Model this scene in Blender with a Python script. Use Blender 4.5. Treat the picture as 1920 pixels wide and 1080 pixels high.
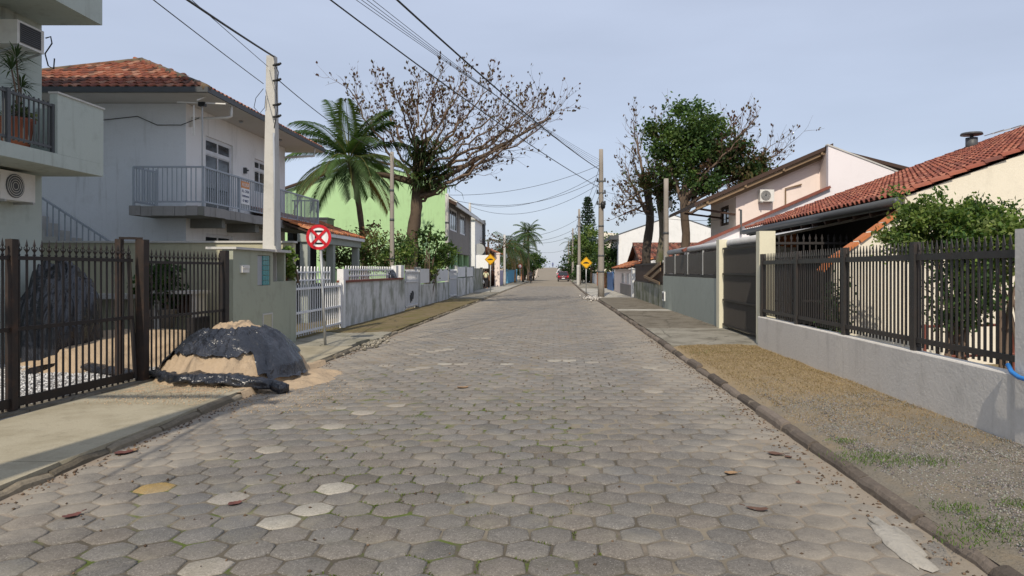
import bpy, math, random
import numpy as np
from math import sin, cos, pi, radians, sqrt, atan2
from mathutils import Vector, Matrix, noise

# ---------------------------------------------------------------- camera, sky, sun, exposure
F, VX, VY, H = 1330.0, 1040.0, 507.0, 1.68      # focal length and vanishing point in photo pixels, eye height in metres
SC = bpy.context.scene
for o in list(bpy.data.objects):
    bpy.data.objects.remove(o)
C = SC.collection
cam_d = bpy.data.cameras.new('camera'); cam = bpy.data.objects.new('camera', cam_d); C.objects.link(cam)
cam.location = (0, 0, H); cam.rotation_euler = (radians(90), 0, 0)
cam_d.sensor_width = 36; cam_d.lens = 36 * F / 1920
cam_d.shift_x = (960 - VX) / 1920; cam_d.shift_y = (VY - 540) / 1920
cam_d.clip_start = 0.1; cam_d.clip_end = 30000
SC.camera = cam
SUN_EL, SUN_AZ = 45.0, 7.5                     # light travels towards +Y and a little +X
w = bpy.data.worlds.new('World'); SC.world = w; w.use_nodes = True
nt = w.node_tree; nt.nodes.clear()
sky = nt.nodes.new('ShaderNodeTexSky'); sky.sky_type = 'NISHITA'; sky.sun_disc = False
sky.sun_elevation = radians(SUN_EL); sky.sun_rotation = radians(180 + SUN_AZ)
sky.air_density = 1.0; sky.dust_density = 1.0; sky.ozone_density = 2.0; sky.altitude = 0
hs = nt.nodes.new('ShaderNodeMixRGB'); hs.inputs[0].default_value = 0.80        # thin even haze veil over the clear sky
hs.inputs[2].default_value = (0.492 / 0.15, 0.540 / 0.15, 0.658 / 0.15, 1)
bg = nt.nodes.new('ShaderNodeBackground'); bg.inputs['Strength'].default_value = 0.15
wo = nt.nodes.new('ShaderNodeOutputWorld')
_tc = nt.nodes.new('ShaderNodeTexCoord'); _mp = nt.nodes.new('ShaderNodeMapping'); _mp.inputs['Scale'].default_value = (1.2, 1.2, 5.0)
_nz = nt.nodes.new('ShaderNodeTexNoise'); _nz.inputs['Scale'].default_value = 1.6; _nz.inputs['Detail'].default_value = 5
_rp = nt.nodes.new('ShaderNodeMapRange'); _rp.inputs[1].default_value = 0.3; _rp.inputs[2].default_value = 0.75; _rp.inputs[3].default_value = 0.90; _rp.inputs[4].default_value = 1.10
_mm = nt.nodes.new('ShaderNodeMixRGB'); _mm.blend_type = 'MULTIPLY'; _mm.inputs[0].default_value = 1.0       # very thin high cloud
_mm.inputs[1].default_value = hs.inputs[2].default_value
nt.links.new(_tc.outputs['Generated'], _mp.inputs[0]); nt.links.new(_mp.outputs[0], _nz.inputs['Vector']); nt.links.new(_nz.outputs['Fac'], _rp.inputs[0]); nt.links.new(_rp.outputs[0], _mm.inputs[2]); nt.links.new(_mm.outputs[0], hs.inputs[2])
nt.links.new(sky.outputs[0], hs.inputs[1]); nt.links.new(hs.outputs[0], bg.inputs['Color'])
nt.links.new(bg.outputs[0], wo.inputs['Surface'])
sl = bpy.data.lights.new('sun', 'SUN'); sl.energy = 3.3; sl.angle = radians(0.6); sl.color = (1.0, 0.90, 0.75)
so = bpy.data.objects.new('sun', sl); C.objects.link(so)
_d = Vector((sin(radians(SUN_AZ)) * cos(radians(SUN_EL)), cos(radians(SUN_AZ)) * cos(radians(SUN_EL)), -sin(radians(SUN_EL))))
so.rotation_euler = _d.to_track_quat('-Z', 'Y').to_euler(); so.location = (-5, -10, 20)
SC.view_settings.view_transform = 'Standard'; SC.view_settings.look = 'None'
SC.view_settings.gamma = 1; SC.view_settings.exposure = 0.20; SC.view_settings.use_curve_mapping = False
SC.render.engine = 'CYCLES'
SC.cycles.max_bounces = 6; SC.cycles.diffuse_bounces = 3; SC.cycles.glossy_bounces = 3
SC.cycles.transparent_max_bounces = 8; SC.cycles.use_denoising = True

# ---------------------------------------------------------------- helpers
R = random.Random(7)
NP = np.random.default_rng(7)
V = Vector

def gx(px, Y): return (px - VX) * Y / F
def gz(py, Y): return H - (py - VY) * Y / F
def at(px, py, Y): return V((gx(px, Y), Y, gz(py, Y)))
def ground(px, py, z=0.0):
    Y = (H - z) * F / (py - VY)
    return V((gx(px, Y), Y, z))
def lerp(a, b, t): return a + (b - a) * t
def ss(t):
    t = max(0.0, min(1.0, t)); return t * t * (3 - 2 * t)
def pl(tab, y):
    if y <= tab[0][0]: return tab[0][1]
    for (a, b), (c, d) in zip(tab, tab[1:]):
        if y <= c: return b + (d - b) * (y - a) / (c - a)
    return tab[-1][1]

def woff(o):
    v = V((0, 0, 0))
    while o is not None:
        v = v + o.location; o = o.parent
    return v

class MB:
    """collects faces of one mesh (world coordinates), with an optional colour per vertex"""
    def __init__(s): s.v = []; s.f = []; s.c = []; s.col = (1, 1, 1)
    def add(s, vs, fs):
        b = len(s.v); s.v += [tuple(x) for x in vs]; s.c += [s.col] * len(vs)
        s.f += [tuple(b + i for i in f) for f in fs]
    def box(s, x0, x1, y0, y1, z0, z1):
        s.add([(x0, y0, z0), (x1, y0, z0), (x1, y1, z0), (x0, y1, z0), (x0, y0, z1), (x1, y0, z1), (x1, y1, z1), (x0, y1, z1)],
              [(0, 3, 2, 1), (4, 5, 6, 7), (0, 1, 5, 4), (1, 2, 6, 5), (2, 3, 7, 6), (3, 0, 4, 7)])
        return s
    def bar(s, p, q, w, h, up=(0, 0, 1)):
        p, q = V(p), V(q); d = (q - p).normalized(); u = V(up)
        a = d.cross(u)
        if a.length < 1e-4: a = d.cross(V((0, 1, 0)))
        a.normalize(); b = a.cross(d).normalized(); a = a * (w / 2); b = b * (h / 2)
        s.add([p - a - b, p + a - b, p + a + b, p - a + b, q - a - b, q + a - b, q + a + b, q - a + b],
              [(0, 1, 2, 3), (7, 6, 5, 4), (1, 0, 4, 5), (2, 1, 5, 6), (3, 2, 6, 7), (0, 3, 7, 4)])
        return s
    def tube(s, path, r, n=6, cap=True):
        path = [V(p) for p in path]; m = len(path)
        if not hasattr(r, '__len__'): r = [r] * m
        vs = []; a = None
        for i, p in enumerate(path):
            d = (path[min(i + 1, m - 1)] - path[max(i - 1, 0)])
            if d.length < 1e-9: d = V((0, 0, 1))
            d.normalize()
            if a is None:
                a = d.cross(V((0, 0, 1)))
                if a.length < 1e-3: a = d.cross(V((0, 1, 0)))
            else:
                a = a - d * a.dot(d)
                if a.length < 1e-4: a = d.cross(V((0.3, 1, 0.2)))
            a.normalize(); b = d.cross(a)
            for k in range(n):
                t = 2 * pi * k / n; vs.append(p + (a * cos(t) + b * sin(t)) * r[i])
        fs = []
        for i in range(m - 1):
            for k in range(n):
                k2 = (k + 1) % n
                fs.append((i * n + k, i * n + k2, (i + 1) * n + k2, (i + 1) * n + k))
        if cap and n > 2:
            fs.append(tuple(range(n - 1, -1, -1))); fs.append(tuple(range((m - 1) * n, m * n)))
        s.add(vs, fs); return s
    def prism(s, poly, axis, c0, c1):
        """polygon in the two other axes (x,y / x,z / y,z order), extruded along axis from c0 to c1"""
        def mk(p, c):
            if axis == 'x': return (c, p[0], p[1])
            if axis == 'y': return (p[0], c, p[1])
            return (p[0], p[1], c)
        n = len(poly); vs = [mk(p, c0) for p in poly] + [mk(p, c1) for p in poly]
        fs = [tuple(range(n - 1, -1, -1)), tuple(range(n, 2 * n))] + [(i, (i + 1) % n, n + (i + 1) % n, n + i) for i in range(n)]
        s.add(vs, fs); return s
    def quad(s, a, b, c, d): s.add([a, b, c, d], [(0, 1, 2, 3)]); return s
    def poly(s, pts): s.add(pts, [tuple(range(len(pts)))]); return s
    def ball(s, c, rx, ry=None, rz=None, n=10, m=6):
        ry = ry or rx; rz = rz or rx; c = V(c)
        s.lathe(c, [(sin(pi * i / m), -cos(pi * i / m)) for i in range(m + 1)], n, (rx, ry, rz)); return s
    def lathe(s, c, prof, n=12, sc=(1, 1, 1), axis='z'):
        c = V(c); vs = []; fs = []
        for r, z in prof:
            for k in range(n):
                t = 2 * pi * k / n; x, y, zz = r * cos(t) * sc[0], r * sin(t) * sc[1], z * sc[2]
                if axis == 'x': x, y, zz = zz, x, y
                elif axis == 'y': x, y, zz = y, zz, x
                vs.append(c + V((x, y, zz)))
        m = len(prof)
        for i in range(m - 1):
            for k in range(n):
                k2 = (k + 1) % n; fs.append((i * n + k, i * n + k2, (i + 1) * n + k2, (i + 1) * n + k))
        fs.append(tuple(range(n - 1, -1, -1))); fs.append(tuple(range((m - 1) * n, m * n)))
        s.add(vs, fs); return s
    def wall(s, axis, c, th, u0, u1, z0, z1, ops=()):
        """upright wall slab whose outer face lies in axis=c, thickness th (signed, inwards), with real openings (u0,u1,z0,z1)"""
        us = sorted({u0, u1} | {k for o in ops for k in o[:2]}); zs = sorted({z0, z1} | {k for o in ops for k in o[2:]})
        def mk(d, u, z): return (d, u, z) if axis == 'x' else (u, d, z)
        ins = lambda u, z: any(o[0] < u < o[1] and o[2] < z < o[3] for o in ops)
        for d in (c, c + th):
            for ua, ub in zip(us, us[1:]):
                for za, zb in zip(zs, zs[1:]):
                    if not ins((ua + ub) / 2, (za + zb) / 2):
                        s.quad(mk(d, ua, za), mk(d, ub, za), mk(d, ub, zb), mk(d, ua, zb))
        for a, b, e, g in list(ops) + [(u0, u1, z0, z1)]:
            for (p, q), (r_, t) in (((a, e), (b, e)), ((b, e), (b, g)), ((b, g), (a, g)), ((a, g), (a, e))):
                s.quad(mk(c, p, q), mk(c, r_, t), mk(c + th, r_, t), mk(c + th, p, q))
        return s
    def mesh(s, name, off=(0, 0, 0), smooth=False):
        me = bpy.data.meshes.new(name); o = V(off)
        me.from_pydata([(a - o.x, b - o.y, c - o.z) for a, b, c in s.v], [], s.f)
        if any(c != (1, 1, 1) for c in s.c):
            at_ = me.color_attributes.new('tint', 'FLOAT_COLOR', 'POINT')
            at_.data.foreach_set('color', np.array([(c[0], c[1], c[2], 1) for c in s.c], dtype=np.float32).ravel())
        if smooth: me.polygons.foreach_set('use_smooth', [True] * len(me.polygons))
        me.update(); return me

def npmesh(name, verts, quads, cols=None, smooth=False):
    me = bpy.data.meshes.new(name); n = len(verts); q = len(quads); k = quads.shape[1]
    me.vertices.add(n); me.vertices.foreach_set('co', np.ascontiguousarray(verts, dtype=np.float32).ravel())
    me.loops.add(q * k); me.loops.foreach_set('vertex_index', np.ascontiguousarray(quads, dtype=np.int32).ravel())
    me.polygons.add(q); me.polygons.foreach_set('loop_start', np.arange(0, q * k, k, dtype=np.int32))
    if smooth: me.polygons.foreach_set('use_smooth', [True] * q)
    me.update(calc_edges=True)
    if cols is not None:
        a = me.color_attributes.new('tint', 'FLOAT_COLOR', 'POINT')
        cc = np.ones((n, 4), dtype=np.float32); cc[:, :3] = cols; a.data.foreach_set('color', cc.ravel())
    return me

def obj(name, me, m, parent=None, loc=(0, 0, 0)):
    if m is not None and not me.materials: me.materials.append(m)
    o = bpy.data.objects.new(name, me); C.objects.link(o); o.location = loc
    if parent is not None: o.parent = parent
    return o
def T(name, label, cat, loc, group=None):
    o = bpy.data.objects.new(name, None); C.objects.link(o); o.location = loc; o.empty_display_size = 0.1
    o['label'] = label; o['category'] = cat
    if group: o['group'] = group
    return o
def SE(name, loc=(0, 0, 0)):
    o = bpy.data.objects.new(name, None); C.objects.link(o); o.location = loc; o['kind'] = 'structure'; return o
def P(name, mb, m, parent, smooth=False, label=None, kind=None):
    o = obj(name, mb.mesh(name, woff(parent), smooth), m, parent)
    if label: o['label'] = label
    if kind: o['kind'] = kind
    return o
def top(name, mb, m, label, cat, group=None, smooth=False):
    v = np.array(mb.v); lo = v.min(0); hi = v.max(0)
    off = ((lo[0] + hi[0]) / 2, (lo[1] + hi[1]) / 2, lo[2])
    o = obj(name, mb.mesh(name, off, smooth), m, None, off); o['label'] = label; o['category'] = cat
    if group: o['group'] = group
    return o
def S(name, mb, m, kind='structure', smooth=False):
    o = obj(name, mb.mesh(name, (0, 0, 0), smooth), m); o['kind'] = kind; return o
def inst(name, me, parent, wloc, rz=0.0, sc=None):
    o = bpy.data.objects.new(name, me); C.objects.link(o); o.parent = parent
    o.location = V(wloc) - woff(parent); o.rotation_euler = (0, 0, rz)
    if sc: o.scale = sc
    return o

# ---------------------------------------------------------------- materials
class NB:
    def __init__(s, name):
        s.m = bpy.data.materials.new(name); s.m.use_nodes = True; s.t = s.m.node_tree; s.n = s.t.nodes
        s.b = s.n['Principled BSDF']; s.pos = None
    def N(s, kind, **kw):
        x = s.n.new(kind)
        for k, v in kw.items(): setattr(x, k, v)
        return x
    def L(s, a, b): s.t.links.new(a, b)
    def P(s):
        if s.pos is None: s.pos = s.N('ShaderNodeNewGeometry').outputs['Position']
        return s.pos
    def noise(s, scale, detail=3, rough=0.55, vec=None, stretch=None, dist=0.0):
        v = vec or s.P()
        if stretch:
            mp = s.N('ShaderNodeMapping'); mp.inputs['Scale'].default_value = stretch; s.L(v, mp.inputs['Vector']); v = mp.outputs[0]
        x = s.N('ShaderNodeTexNoise'); x.inputs['Scale'].default_value = scale; x.inputs['Detail'].default_value = detail
        x.inputs['Roughness'].default_value = rough; x.inputs['Distortion'].default_value = dist; s.L(v, x.inputs['Vector']); return x.outputs['Fac']
    def ramp(s, fac, a, b, ca=(0, 0, 0, 1), cb=(1, 1, 1, 1)):
        x = s.N('ShaderNodeValToRGB'); e = x.color_ramp.elements; e[0].position = a; e[1].position = b; e[0].color = ca; e[1].color = cb
        s.L(fac, x.inputs[0]); return x.outputs[0]
    def mix(s, fac, a, b, mode='MIX'):
        x = s.N('ShaderNodeMixRGB', blend_type=mode)
        for i, k in ((0, fac), (1, a), (2, b)):
            if isinstance(k, (int, float)): x.inputs[i].default_value = k
            elif isinstance(k, tuple): x.inputs[i].default_value = (*k[:3], 1)
            else: s.L(k, x.inputs[i])
        return x.outputs[0]
    def math(s, op, a, b=0.0):
        x = s.N('ShaderNodeMath', operation=op)
        for i, k in ((0, a), (1, b)):
            if isinstance(k, (int, float)): x.inputs[i].default_value = k
            else: s.L(k, x.inputs[i])
        return x.outputs[0]
    def sep(s):
        x = s.N('ShaderNodeSeparateXYZ'); s.L(s.P(), x.inputs[0]); return x.outputs
    def attr(s):
        x = s.N('ShaderNodeAttribute'); x.attribute_name = 'tint'; return x.outputs['Color']
    def bump(s, h, strength=0.4, dist=0.01):
        x = s.N('ShaderNodeBump'); x.inputs['Strength'].default_value = strength; x.inputs['Distance'].default_value = dist
        s.L(h, x.inputs['Height']); s.L(x.outputs[0], s.b.inputs['Normal']); return x
    def done(s, col, rough=0.85, spec=0.25, metal=0.0):
        if isinstance(col, tuple): s.b.inputs['Base Color'].default_value = (*col[:3], 1)
        else: s.L(col, s.b.inputs['Base Color'])
        if isinstance(rough, (int, float)): s.b.inputs['Roughness'].default_value = rough
        else: s.L(rough, s.b.inputs['Roughness'])
        s.b.inputs['Specular IOR Level'].default_value = spec; s.b.inputs['Metallic'].default_value = metal
        return s.m

def sc_(c, k): return tuple(x * k for x in c)
def plaster(name, col, var=0.10, dirt=0.25, dirtcol=(0.12, 0.115, 0.09), streak=0.35, rough=0.9, bump=0.25, moss=0.0, fine=45):
    b = NB(name)
    c = b.mix(b.noise(0.9, 4), sc_(col, 1 - var), sc_(col, 1 + var))
    c = b.mix(0.35, c, b.mix(b.noise(fine, 3, 0.7), sc_(col, 0.75), sc_(col, 1.22)))
    if streak:
        st = b.ramp(b.noise(1.0, 4, 0.6, stretch=(7, 7, 0.55)), 0.54, 0.72)
        pt = b.ramp(b.noise(0.7, 3), 0.42, 0.66)
        c = b.mix(b.math('MULTIPLY', b.math('MULTIPLY', st, pt), streak), c, dirtcol)
    if dirt:
        c = b.mix(b.math('MULTIPLY', b.ramp(b.noise(2.2, 6, 0.7), 0.52, 0.75), dirt), c, dirtcol)
    if moss:
        z = b.sep()[2]
        mk = b.math('MULTIPLY', b.ramp(b.noise(1.6, 5, 0.65, stretch=(1, 1, 0.6)), 0.45, 0.62), moss)
        c = b.mix(mk, c, (0.085, 0.10, 0.035))
    b.bump(b.noise(fine * 0.8, 4, 0.7), bump, 0.012)
    return b.done(c, rough, 0.2)
def paint(name, col, rough=0.5, var=0.12, rust=0.0, metal=0.0, spec=0.4):
    b = NB(name)
    c = b.mix(b.noise(6, 4), sc_(col, 1 - var), sc_(col, 1 + var))
    if rust: c = b.mix(b.math('MULTIPLY', b.ramp(b.noise(5, 5, 0.7), 0.5, 0.66), rust), c, (0.10, 0.045, 0.022))
    b.bump(b.noise(60, 3), 0.12, 0.004)
    return b.done(c, rough, spec, metal)
def tinted(name, rough=0.85, spec=0.2, grain=30, amt=0.3, bump=0.2, second=None, sfac=0.0):
    b = NB(name); a = b.attr()
    g = b.mix(b.noise(grain, 4, 0.7), (1 - amt,) * 3, (1 + amt,) * 3)
    c = b.mix(1.0, a, g, 'MULTIPLY')
    if second: c = b.mix(b.math('MULTIPLY', b.ramp(b.noise(3.0, 5, 0.7), 0.48, 0.7), sfac), c, second)
    b.bump(b.noise(grain, 4), bump, 0.006)
    return b.done(c, rough, spec)
def leafmat(name, trans=0.35, rough=0.6):
    b = NB(name); a = b.attr()
    c = b.mix(1.0, a, b.mix(b.noise(9, 2), (0.8,) * 3, (1.2,) * 3), 'MULTIPLY')
    m = b.done(c, rough, 0.3)
    tr = b.N('ShaderNodeBsdfTranslucent'); b.L(b.mix(1.0, c, (1.3, 1.4, 0.7), 'MULTIPLY'), tr.inputs['Color'])
    mx = b.N('ShaderNodeMixShader'); mx.inputs[0].default_value = trans
    out = b.n['Material Output']; b.L(b.b.outputs[0], mx.inputs[1]); b.L(tr.outputs[0], mx.inputs[2]); b.L(mx.outputs[0], out.inputs['Surface'])
    return m
def glassmat(name, col=(0.025, 0.03, 0.035)):
    b = NB(name); c = b.mix(b.noise(0.8, 2), sc_(col, 0.6), sc_(col, 1.6)); return b.done(c, 0.06, 0.5)

M = {}
M['b1'] = plaster('pale green plaster', (0.45, 0.50, 0.46), dirt=0.25, streak=0.5)
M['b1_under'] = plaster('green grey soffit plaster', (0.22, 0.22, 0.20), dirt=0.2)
M['h2_blue'] = plaster('light blue plaster', (0.80, 0.83, 0.87), var=0.05, dirt=0.12, streak=0.35)
M['h2_white'] = plaster('off white plaster', (0.84, 0.83, 0.82), var=0.05, dirt=0.14, streak=0.40)
M['soffit'] = plaster('cream soffit', (0.60, 0.58, 0.54), dirt=0.1, streak=0)
M['olive'] = plaster('olive plaster', (0.44, 0.42, 0.30), dirt=0.25)
M['sage'] = plaster('sage plaster', (0.36, 0.38, 0.30), dirt=0.3, streak=0.45)
M['white_wall'] = plaster('dirty white wall paint', (0.64, 0.645, 0.64), dirt=0.45, streak=1.0, dirtcol=(0.10, 0.10, 0.075), moss=0.6)
M['white'] = plaster('white paint', (0.76, 0.76, 0.75), dirt=0.15, streak=0.3)
M['cream'] = plaster('cream plaster', (0.76, 0.70, 0.58), var=0.05, dirt=0.14, streak=0.25)
M['cream_pillar'] = plaster('pale cream plaster', (0.72, 0.68, 0.52), dirt=0.12)
M['pink'] = plaster('pale pink plaster', (0.80, 0.69, 0.63), var=0.06, dirt=0.08, streak=0.12)
M['pinkwhite'] = plaster('pinkish white plaster', (0.80, 0.75, 0.76), var=0.04, dirt=0.06, streak=0.1)
M['graywall'] = plaster('grey wall paint', (0.64, 0.61, 0.56), var=0.08, dirt=0.22, streak=0.30, bump=0.6, fine=25)
M['greygreen'] = plaster('grey green wall paint', (0.36, 0.39, 0.35), dirt=0.25, streak=0.35)
M['mossy'] = plaster('mossy old wall', (0.34, 0.34, 0.30), dirt=0.5, streak=0.9, moss=0.8)
M['lime'] = plaster('light green plaster', (0.42, 0.63, 0.33), var=0.10, dirt=0.15, streak=0.4)
M['stonegrey'] = plaster('grey stone render', (0.26, 0.24, 0.22), var=0.2, dirt=0.3, fine=12)
M['concrete'] = plaster('pale concrete', (0.52, 0.51, 0.48), dirt=0.25, streak=0.35, fine=30)
M['polec'] = plaster('weathered pole concrete', (0.30, 0.27, 0.235), dirt=0.35, streak=0.6, dirtcol=(0.06, 0.045, 0.03), fine=30)
M['slabedge'] = plaster('stone clad slab edge', (0.30, 0.29, 0.28), var=0.3, dirt=0.5, fine=9)
M['fibro'] = plaster('fibre cement sheet', (0.50, 0.50, 0.50), dirt=0.4, streak=0.2)
M['black_iron'] = paint('dark brown iron', (0.016, 0.013, 0.012), 0.55, 0.3, rust=0.15)
M['rust_iron'] = paint('rusty iron', (0.026, 0.018, 0.014), 0.7, 0.35, rust=0.35)
M['fence_iron'] = paint('charcoal fence paint', (0.036, 0.033, 0.032), 0.45, 0.2, rust=0.15)
M['grey_metal'] = paint('grey blue railing paint', (0.36, 0.40, 0.45), 0.5, 0.12, rust=.1)
M['white_metal'] = paint('white metal paint', (0.72, 0.73, 0.75), 0.45, 0.08, rust=0.12)
M['galv'] = paint('galvanised steel', (0.42, 0.43, 0.43), 0.45, 0.15, rust=0.1, metal=0.4)
M['gutter'] = paint('dark grey gutter', (0.075, 0.08, 0.085), 0.5, 0.15)
M['dark'] = paint('dark void paint', (0.012, 0.012, 0.013), 0.8, 0.2)
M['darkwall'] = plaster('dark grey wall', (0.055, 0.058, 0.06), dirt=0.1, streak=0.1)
M['brownpanel'] = paint('brown sheet panel', (0.062, 0.055, 0.050), 0.5, 0.15)
M['wood'] = paint('weathered timber', (0.22, 0.15, 0.09), 0.8, 0.3)
M['darkwood'] = paint('dark stained timber', (0.055, 0.030, 0.020), 0.7, 0.3)
M['plastic_white'] = paint('white plastic', (0.70, 0.69, 0.65), 0.4, 0.08, rust=0.1)
M['plastic_grey'] = paint('grey plastic', (0.33, 0.35, 0.38), 0.45, 0.08)
M['glass'] = glassmat('dark window glass')
M['terracotta'] = paint('terracotta', (0.26, 0.085, 0.05), 0.8, 0.2)
M['brickcap'] = paint('red brown coping', (0.20, 0.065, 0.045), 0.8, 0.25)
M['tile'] = tinted('clay roof tile', 0.85, 0.15, 22, 0.35, 0.3, (0.045, 0.040, 0.035), 0.75)
M['tile_clean'] = tinted('clay roof tile newer', 0.8, 0.2, 22, 0.25, 0.3, (0.06, 0.05, 0.045), 0.40)
M['leaf'] = leafmat('leaf')
M['bark'] = plaster('bark', (0.115, 0.085, 0.062), var=0.45, dirt=0.8, streak=0.6, dirtcol=(0.03, 0.022, 0.016), bump=0.9, fine=14)
M['barkmoss'] = plaster('mossy bark', (0.16, 0.14, 0.11), var=0.35, dirt=0.5, streak=0.5, dirtcol=(0.035, 0.03, 0.02), bump=0.9, moss=0.8, fine=14)
M['barkdark'] = plaster('dark bark', (0.07, 0.058, 0.048), var=0.35, dirt=0.5, streak=0.5, dirtcol=(0.02, 0.016, 0.012), bump=0.9, fine=14)
M['twig'] = plaster('twig bark', (0.16, 0.115, 0.085), var=0.3, dirt=0.3, streak=0)
M['wire'] = paint('black cable', (0.012, 0.012, 0.013), 0.5, 0.2)
M['red'] = paint('sign red', (0.55, 0.012, 0.022), 0.4, 0.06)
M['signwhite'] = paint('sign white', (0.80, 0.80, 0.80), 0.4, 0.04)
M['black'] = paint('sign black', (0.012, 0.012, 0.012), 0.4, 0.1)
M['yellow'] = paint('sign yellow', (0.78, 0.42, 0.012), 0.4, 0.06)
M['orange'] = paint('sign orange', (0.66, 0.27, 0.09), 0.5, 0.06)
M['brickorange'] = paint('orange brick', (0.50, 0.17, 0.06), 0.85, 0.2)
M['navy'] = paint('sign navy', (0.03, 0.05, 0.14), 0.5, 0.1)
M['blue'] = paint('blue gate paint', (0.045, 0.13, 0.32), 0.5, 0.1)
M['lightblue'] = plaster('light blue wall paint', (0.16, 0.42, 0.62), dirt=0.15)
M['purple'] = plaster('lilac wall paint', (0.45, 0.42, 0.56), dirt=0.2)
M['orangewall'] = plaster('orange wall paint', (0.42, 0.19, 0.10), dirt=0.2)
M['bluehose'] = paint('blue hose', (0.03, 0.20, 0.55), 0.35, 0.05)
def _tarp():
    b = NB('black plastic sheet')
    h = b.noise(3.2, 4, 0.5, stretch=(1.6, 1.6, 0.45), dist=2.2)
    h2 = b.noise(13, 3, 0.5, stretch=(1.5, 1.5, .6), dist=1.2)
    b.bump(b.math('ADD', h, b.math('MULTIPLY', h2, 0.12)), 0.5, 0.09)
    c = b.mix(b.ramp(b.noise(3.0, 4), 0.45, 0.7), (0.014, 0.016, 0.022), (0.035, 0.038, 0.048))
    c = b.mix(b.math('MULTIPLY', b.ramp(b.noise(5.0, 5, 0.7), 0.64, 0.76), 0.25), c, (0.25, 0.20, 0.14))
    return b.done(c, 0.24, 0.7)
M['tarp'] = _tarp()
def _sand():
    b = NB('pale builders sand')
    c = b.mix(b.noise(3.0, 5, 0.6), (0.36, 0.265, 0.175), (0.54, 0.42, 0.29))
    c = b.mix(0.5, c, b.mix(b.noise(120, 3, 0.8), (0.33, 0.24, 0.15), (0.62, 0.49, 0.35)))
    b.bump(b.math('ADD', b.noise(14, 6, 0.7), b.math('MULTIPLY', b.noise(90, 3), 0.3)), 0.8, 0.05)
    return b.done(c, 0.95, 0.1)
M['sand'] = _sand()
# ---------------------------------------------------------------- setting: ground, road, kerbs, sidewalks
KL = [(-10, -4.05), (5, -4.05), (9, -4.1), (15, -4.18), (35, -4.05), (66, -3.95), (101, -3.75), (140, -3.7), (215, -4.6), (300, -4.6)]
KR = [(-10, 2.36), (30, 2.39), (42, 2.32), (47, 2.12), (60, 2.15), (100, 2.4), (140, 2.5), (215, 1.9), (300, 1.9)]
def hz(Y):
    if Y < 235: return 2.55 * ss((Y - 135) / 82)
    return 2.55 - 7 * ss((Y - 235) / 60)
YS = [-10, -4, 0, 2, 4, 6, 8, 10, 12, 14, 16, 18, 20, 24, 28, 32, 36, 40, 45, 50, 56, 62, 70, 80, 90, 100, 110, 120, 130, 138, 146, 154, 162, 170, 178, 186, 194, 202, 210, 218, 226, 235, 245, 255, 265, 275, 285, 295, 310]

def _ground():
    b = NB('sandy ground')
    c = b.mix(b.noise(0.25, 5), (0.20, 0.165, 0.11), (0.36, 0.30, 0.21))
    c = b.mix(b.math('MULTIPLY', b.ramp(b.noise(0.12, 5), 0.5, 0.62), 0.8), c, (0.07, 0.085, 0.03))
    far = b.math('GREATER_THAN', b.sep()[1], 139.0)
    c = b.mix(far, c, b.mix(b.noise(0.5, 5), (0.40, 0.33, 0.25), (0.55, 0.47, 0.38)))
    b.bump(b.noise(3, 6, 0.7), 0.5, 0.1); return b.done(c, 0.95, 0.1)
mb = MB(); xs = [-6000, -800, -200, -60, -20, -10, -4, 2, 8, 16, 40, 120, 800, 6000]; ys = [-3000, -300, -60] + YS + [400, 1500, 12000]
for j, y in enumerate(ys):
    for x in xs: mb.v.append((x, y, -0.06 + hz(y))); mb.c.append((1, 1, 1))
nx = len(xs)
for j in range(len(ys) - 1):
    for i in range(nx - 1): mb.f.append((j * nx + i, j * nx + i + 1, (j + 1) * nx + i + 1, (j + 1) * nx + i))
S('ground', mb, _ground())
def _sea():
    b = NB('sea water'); b.bump(b.noise(0.4, 5), 0.3, 0.2); return b.done(b.mix(b.noise(0.01, 3), (0.03, 0.09, 0.12), (0.05, 0.12, 0.15)), 0.15, 0.5)
S('sea', MB().quad((-9000, 285, -2.4), (9000, 285, -2.4), (9000, 20000, -2.4), (-9000, 20000, -2.4)), _sea())

def strip(mb, fa, fb, ys, z, seg=1):
    """sheet between two x(y) lines; z may be a function of (t,y)"""
    b0 = len(mb.v)
    for y in ys:
        for k in range(seg + 1):
            t = k / seg; x = lerp(fa(y), fb(y), t)
            mb.v.append((x, y, (z(t, y) if callable(z) else z) + hz(y))); mb.c.append((1, 1, 1))
    w_ = seg + 1
    for j in range(len(ys) - 1):
        for k in range(seg):
            mb.f.append((b0 + j * w_ + k, b0 + j * w_ + k + 1, b0 + (j + 1) * w_ + k + 1, b0 + (j + 1) * w_ + k))

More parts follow.
